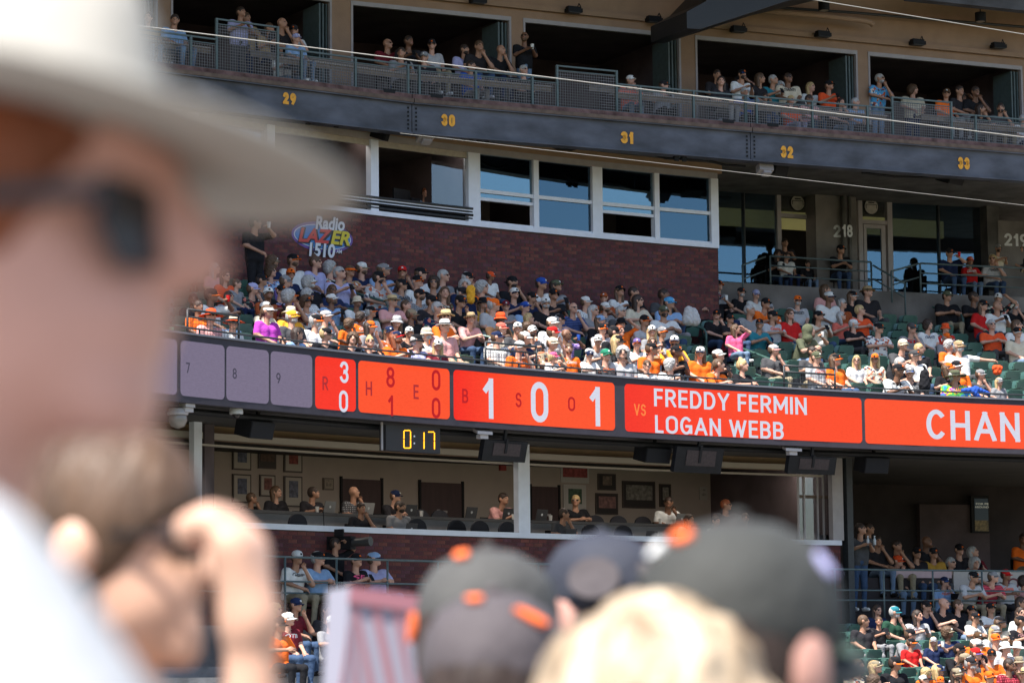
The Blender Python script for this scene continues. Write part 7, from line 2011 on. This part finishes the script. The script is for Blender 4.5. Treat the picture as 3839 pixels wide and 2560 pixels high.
# a heavier, nearer shoulder line and shirt collar
pr += [('e', (.19,-.06,1.46), (.12,.13,.10), None, 1), ('e', (-.2,-.06,1.44), (.11,.12,.10), None, 1), ('c', (.11,-.07,1.50), (-.11,-.07,1.50), .08, .08, 1)]
c = at_d(HX, HY, HDST); face = math.radians(78)
M = Matrix.Translation(c) @ Matrix.Rotation(face, 4, 'Z') @ Matrix.Scale(1.02, 4) @ Matrix.Translation(-Vector(hd))
Mi = M.inverted()
for x, y, r in ((-210,2860,.098),(-380,2450,.088),(-170,3280,.12)): pr.append(('e', tuple(Mi @ at_d(x, y, 1.44)), (r,r,r), None, 1))
o = fore('large blurred person in cream wide hat, dark glasses and white shirt, left edge', pr, [SKH, mat('near_white_shirt', (.42,.43,.45), .9, noise=.05, nscale=5, bump=.5, bscale=9), cloth('khaki'), cloth('black'), M_eye, M_lipsk], .010, .022, M=M)
HM = Matrix([list(r) for r in Hm]).to_4x4(); HM.translation = Vector(hd)
kid(o, 'hair', head_part('hs'), [hairm('auburn')], HM, o)
b = MB(); n = 48
b.lathe([(.082,.02),(.084,.03),(.078,.06),(.067,.095),(.053,.128),(.034,.150),(.01,.158)], Matrix.Diagonal((.97,1.14,1,1)), n, 0)
vs = []
for j in range(n):
    a = 2*math.pi*j/n; ca, sa = math.cos(a), math.sin(a)
    for r, z in ((.082,.034),(.13,.033),(.17,.031),(.200,.026),(.199,.021),(.17,.025),(.13,.026),(.082,.026)):
        vs.append((r*ca*.95, r*sa*1.04, z+.004*ca*ca*(r/.2)**2+(.006*sa*(r/.2))))
fs = [(j*8+i, j*8+(i+1)%8, ((j+1)%n)*8+(i+1)%8, ((j+1)%n)*8+i) for j in range(n) for i in range(8)]
b.add(vs, fs, 0)
me = b.mesh('hat', [hat_cr], smooth=True); ht = bpy.data.objects.new('sun_hat', me); link(ht, o); ht.matrix_basis = HM @ Matrix.Translation((0,-.004,.028)) @ Matrix.Rotation(.16, 4, 'X') @ Matrix.Rotation(.10, 4, 'Y') @ Matrix.Scale(.93, 4)
kid(o, 'sunglasses', head_part('g'), [M_lens], HM @ Matrix.Translation((0,.010,-.018)) @ Matrix.Diagonal((1.12,1.12,1.4,1)), o)
# 2. the person behind with both hands raised to the mouth
c2 = at_d(440, 2060, 3.0)
pr, hd, Hm, _ = body_prims('l', True, 0, .05, True)
pr = [p for p in pr if True]
def hand_prims(W, d, n, sc=1., curl=1.9, side=1, mt=0):
    """palm, four curled fingers and thumb as tapered limbs"""
    W, d, n = Vector(W), Vector(d).normalized(), Vector(n).normalized(); x = d.cross(n).normalized(); L = []
    pc = W+d*.05*sc
    L.append(('c', tuple(W), tuple(W+d*.075*sc+x*.018*sc), .027*sc, .026*sc, mt)); L.append(('c', tuple(W+x*-.01*sc), tuple(W+d*.075*sc-x*.022*sc), .025*sc, .024*sc, mt))
    for i, (off, ln) in enumerate([(-.033,.030),(-.012,.034),(.011,.033),(.032,.027)]):
        a = W+d*.088*sc+x*off*sc; a1 = a+(d*math.cos(curl*.35)-n*math.sin(curl*.35))*ln*sc; a2 = a1+(d*math.cos(curl)-n*math.sin(curl))*ln*.85*sc; a3 = a2+(d*math.cos(curl*1.45)-n*math.sin(curl*1.45))*ln*.6*sc
        L += [('c', tuple(a), tuple(a1), .0105*sc, .0098*sc, mt), ('c', tuple(a1), tuple(a2), .0098*sc, .009*sc, mt), ('c', tuple(a2), tuple(a3), .009*sc, .0075*sc, mt)]
    a = W+d*.02*sc+x*side*.03*sc; a1 = a+(x*side*.8+d*.6-n*.5).normalized()*.035*sc; a2 = a1+(d*.8-n*.5-x*side*.2).normalized()*.03*sc
    L += [('c', tuple(a), tuple(a1), .015*sc, .0115*sc, mt), ('c', tuple(a1), tuple(a2), .0115*sc, .009*sc, mt)]
    return L
M2 = Matrix.Translation(c2) @ Matrix.Rotation(math.radians(72), 4, 'Z') @ Matrix.Translation(-Vector(hd)); M2i = M2.inverted()
def loc(x, y, d): return M2i @ at_d(x, y, d)
pr = [p for p in pr if not (p[0] == 'c' and p[-1] == 0 and p[3] < .05 and abs(p[1][0]) > .12)]
pr = [p for p in pr if not (p[0] == 'c' and p[-1] == 1 and abs(p[2][0]) > .2)]
for (ex, ey, ed), (wx, wy, wd), S in (((950, 3350, 2.8), (940, 2330, 2.8), (.165, 0, 1.46)), ((440, 3350, 2.9), (520, 2760, 2.98), (-.165, 0, 1.46))):
    E_ = loc(ex, ey, ed); W_ = loc(wx, wy, wd); S = Vector(S)
    pr += [('c', tuple(S), tuple(E_), .056, .045, 1), ('c', tuple(E_), tuple(W_), .032, .024, 0)]
    d = (W_-E_).normalized(); cd = Vector((0,-.9,.1)) if wx > 800 else Vector((0,-.9,.1)); n_ = (cd-d*cd.dot(d)).normalized()
    pr += hand_prims(W_, d*.95+Vector((0,.15,0)), n_, .88, 1.9, 1)
o2 = fore('blurred person with tied dark hair and glasses, both fists raised in front of the face', pr, [SKL, cloth('brown'), cloth('jeans'), cloth('black'), M_eye, M_lipsk], .009, .018, M=M2)
HM2 = Matrix([list(r) for r in Hm]).to_4x4(); HM2.translation = Vector(hd)
kid(o2, 'hair', head_part('hs'), [hairm('brown')], HM2, o2); kid(o2, 'sunglasses', head_part('g'), [M_lens], HM2, o2)
# 3. caps in the middle
cg = lambda c: mat('near_cap_'+c, {'grey': (.070,.068,.064), 'mauve': (.080,.066,.070), 'black': (.040,.041,.037), 'navy': (.028,.031,.046), 'pale': (.075,.062,.065)}[c], .8, noise=.12, nscale=14, bump=.3)
M_or = mat('near_orange', (.90,.16,.03), .6)
def capman(px, d, face, sc, crown, brim, lab, top, skin=SKH, hair=('s', None), logo=M_or, kind='c', tilt=0., hp=0.):
    o, HMx, Mx = std(face, px, d, sc, cloth(top), cloth('jeans'), skin, lab, hair=(hair[0], hairm(hair[1] or 'darkbrown')), hatk=kind, hatm=[crown, brim, logo], tilt=tilt, hp=hp)
    return o, HMx
def attach(o, HMx, face, me_b, name, m, right, up, dist=.094, lift=.0, smooth=False):
    """something sewn on a cap, on the side the camera sees: right (-1..1) and height over the head centre"""
    fx = math.cos(-face)*right - math.sin(-face)*(-math.sqrt(max(0,1-right*right))); fy = math.sin(-face)*right + math.cos(-face)*(-math.sqrt(max(0,1-right*right)))
    k = math.sqrt(max(.05, 1-((up-.02)/.115)**2)); p = Vector((fx*.088*k, fy*.108*k+.006, up)); n = Vector((fx/.088, fy/.108, up/.13/.1*.1+.0001)); n = Vector((fx*k, fy*k, (up-.02)/.115)).normalized()
    q = n.to_track_quat('-Y', 'Z').to_matrix().to_4x4(); c = me_b.build(name, m, None, smooth=smooth); c.parent = o; c.matrix_basis = HMx @ Matrix.Translation(p+n*.006) @ q; return c
def patch(w, h, ang=0):
    b = MB(); n = 14; R = Matrix.Rotation(ang, 4, 'Y'); vs = [R @ Vector((w*math.cos(2*math.pi*i/n), 0, h*math.sin(2*math.pi*i/n))) for i in range(n)]; vs += [v+Vector((0,-.006,0)) for v in vs]
    b.add(vs, [tuple(range(n-1,-1,-1)), tuple(range(n, 2*n))]+[(i,(i+1)%n,n+(i+1)%n,n+i) for i in range(n)]); return b
fA, fB, fC, fD = math.radians(150), math.radians(165), math.radians(40), math.radians(140)
oA, hA = capman((1840, 2440), 4.1, fA, 1.06, cg('grey'), cg('grey'), 'blurred person in olive grey cap with orange button, left of the other caps', 'darkgrey')
attach(oA, hA, fA, patch(.011,.009), 'cap_button', M_or, -.5, .115); attach(oA, hA, fA, patch(.009,.020), 'cap_emblem', M_or, -.93, .03)
oB, hB = capman((1860, 2640), 3.8, fB, 1.08, cg('mauve'), cg('mauve'), 'blurred person in dark mauve cap with orange emblem, in front of the olive cap', 'pink')
attach(oB, hB, fB, patch(.011,.005), 'cap_strap', M_or, -.35, .115); attach(oB, hB, fB, patch(.022,.007,.6), 'cap_emblem', M_or, .62, .095)
oC, hC = capman((2270, 2310), 5.0, fC, 1.06, cg('navy'), cg('navy'), 'blurred person in navy cap with pale front between the two dark caps', 'grey', logo=cg('pale'))
attach(oC, hC, fC, patch(.042,.034), 'front_panel', cg('pale'), -.25, .055)
oD, hD = capman((2790, 2500), 3.0, fD, 1.12, cg('black'), cg('black'), 'large blurred person in black cap with orange button and dark glasses', 'grey')
attach(oD, hD, fD, patch(.011,.009), 'cap_button', M_or, -.72, .108); attach(oD, hD, fD, patch(.010,.010), 'cap_eyelet', cloth('white'), -.93, .098); attach(oD, hD, fD, patch(.005,.014), 'cap_highlight', cloth('lavender'), .90, .085)  # the lavender patch is a painted highlight on the black cap
kid(oD, 'sunglasses', head_part('g'), [mat('green_glasses', (.20,.30,.22), .3)], hD, oD)
# 4. blond hair in front
oE, hE, mE = std(math.radians(170), (2480, 2890), 2.9, 1.12, cloth('white'), cloth('jeans'), SKL, 'blurred person with messy blond hair at the bottom centre', hair=None, tilt=0)
def blond():
    R = random.Random(5); pr = [('e', (0,.03,.03), (.105,.125,.115), None, 0), ('c', (0,.08,0), (0,.09,-.16), .075, .05, 0)]
    for i in range(90):
        a = R.uniform(0, 2*math.pi); e = R.uniform(-.25, 1.45); n = Vector((math.cos(a)*math.cos(e), math.sin(a)*math.cos(e), math.sin(e))); p = Vector((0,.03,.03))+Vector((n.x*.100, n.y*.12, n.z*.11)); t = n.cross(Vector((0,0,1))); t = (t.normalized() if t.length > .01 else Vector((1,0,0)))*R.uniform(-.035,.035)+Vector((0,.01,-R.uniform(.03,.07)))
        pr.append(('c', tuple(p), tuple(p+t*1.5+n*R.uniform(0,.035)), .015, .006, 0))
    V, Q, mi, fc = sdf_mesh(pr, .006, .010, [('e', (0,-.11,-.04), (.075,.09,.09), None, 0)]); return raw_mesh('hair', V, Q, mi*0, 1)
kid(oE, 'hair', blond(), [mat('near_blond', (.32,.20,.10), .5, noise=.5, nscale=24, stretch=(1,1,.25), bump=.6, bscale=60, col2=(.70,.55,.38))], hE, oE)
# 5. striped paper fan / popcorn box held up at the bottom
p0 = at_d(1410, 2480, 4.6); Mx = Matrix.Translation(p0) @ Matrix.Rotation(.25, 4, 'Z') @ Matrix.Rotation(.14, 4, 'Y')
bx = empty('striped_tub', p0, label='blurred red and white striped tub at the bottom left of the caps', cat='tub')
b = MB(); w, hgt = .072, .105
b.hexa([Mx@Vector(p) for p in ((-w*.8,-.06,-hgt),(w*.8,-.06,-hgt),(w*.8,.08,-hgt),(-w*.8,.08,-hgt),(-w,-.08,hgt),(w,-.08,hgt),(w,.10,hgt),(-w,.10,hgt))]); b.build('body', mat('tub_white', (.38,.36,.43), .6), bx)
b = MB()
for i in range(-3, 6):
    x = i*.034; A = []
    for (dx, z) in ((0,-hgt),(.014,-hgt),(.014-.07,hgt-.025),(0-.07,hgt-.025)):
        xx = min(max(x+dx, -w*.9), w*.9); y = -.0627-.02*((z+hgt)/(2*hgt)); A.append(Mx@Vector((xx, y, z)))
    b.add(A, [(0,1,2,3)])
b.build('stripe', mat('tub_red', (.40,.20,.23), .6), bx)
b = MB(); b.hexa([Mx@Vector(p) for p in ((-w,-.084,hgt-.025),(w,-.084,hgt-.025),(w,-.08,hgt-.025),(-w,-.08,hgt-.025),(-w,-.086,hgt),(w,-.086,hgt),(w,-.082,hgt),(-w,-.082,hgt))]); b.build('rim_band', mat('tub_dark_red', (.40,.17,.20), .6), bx)
b = MB(); b.hexa([Mx@Vector(p) for p in ((w*.8+.002,-.06,-hgt),(w+.03,-.04,-hgt),(w+.03,.08,-hgt),(w*.8+.002,.08,-hgt),(w+.002,-.08,hgt),(w+.028,-.06,hgt),(w+.028,.10,hgt),(w+.002,.10,hgt))]); b.build('side_flap', mat('tub_cream', (.36,.33,.29), .6), bx)
# the arm and head of whoever holds it
oF, hF, mF = std(math.radians(170), (1300, 2850), 6.2, 1.0, cloth('maroon'), cloth('jeans'), SKL, 'blurred person with long blond hair in maroon top, behind the raised arm', hair=('l', hairm('blond')))
oG, hG, mG = std(math.radians(140), (1070, 2790), 6.8, 1.0, cloth('pink'), cloth('jeans'), SKH, 'blurred person with brown hair low behind the raised arm', hair=('l', hairm('brown')))
name_people(); label_seats(); dedupe()
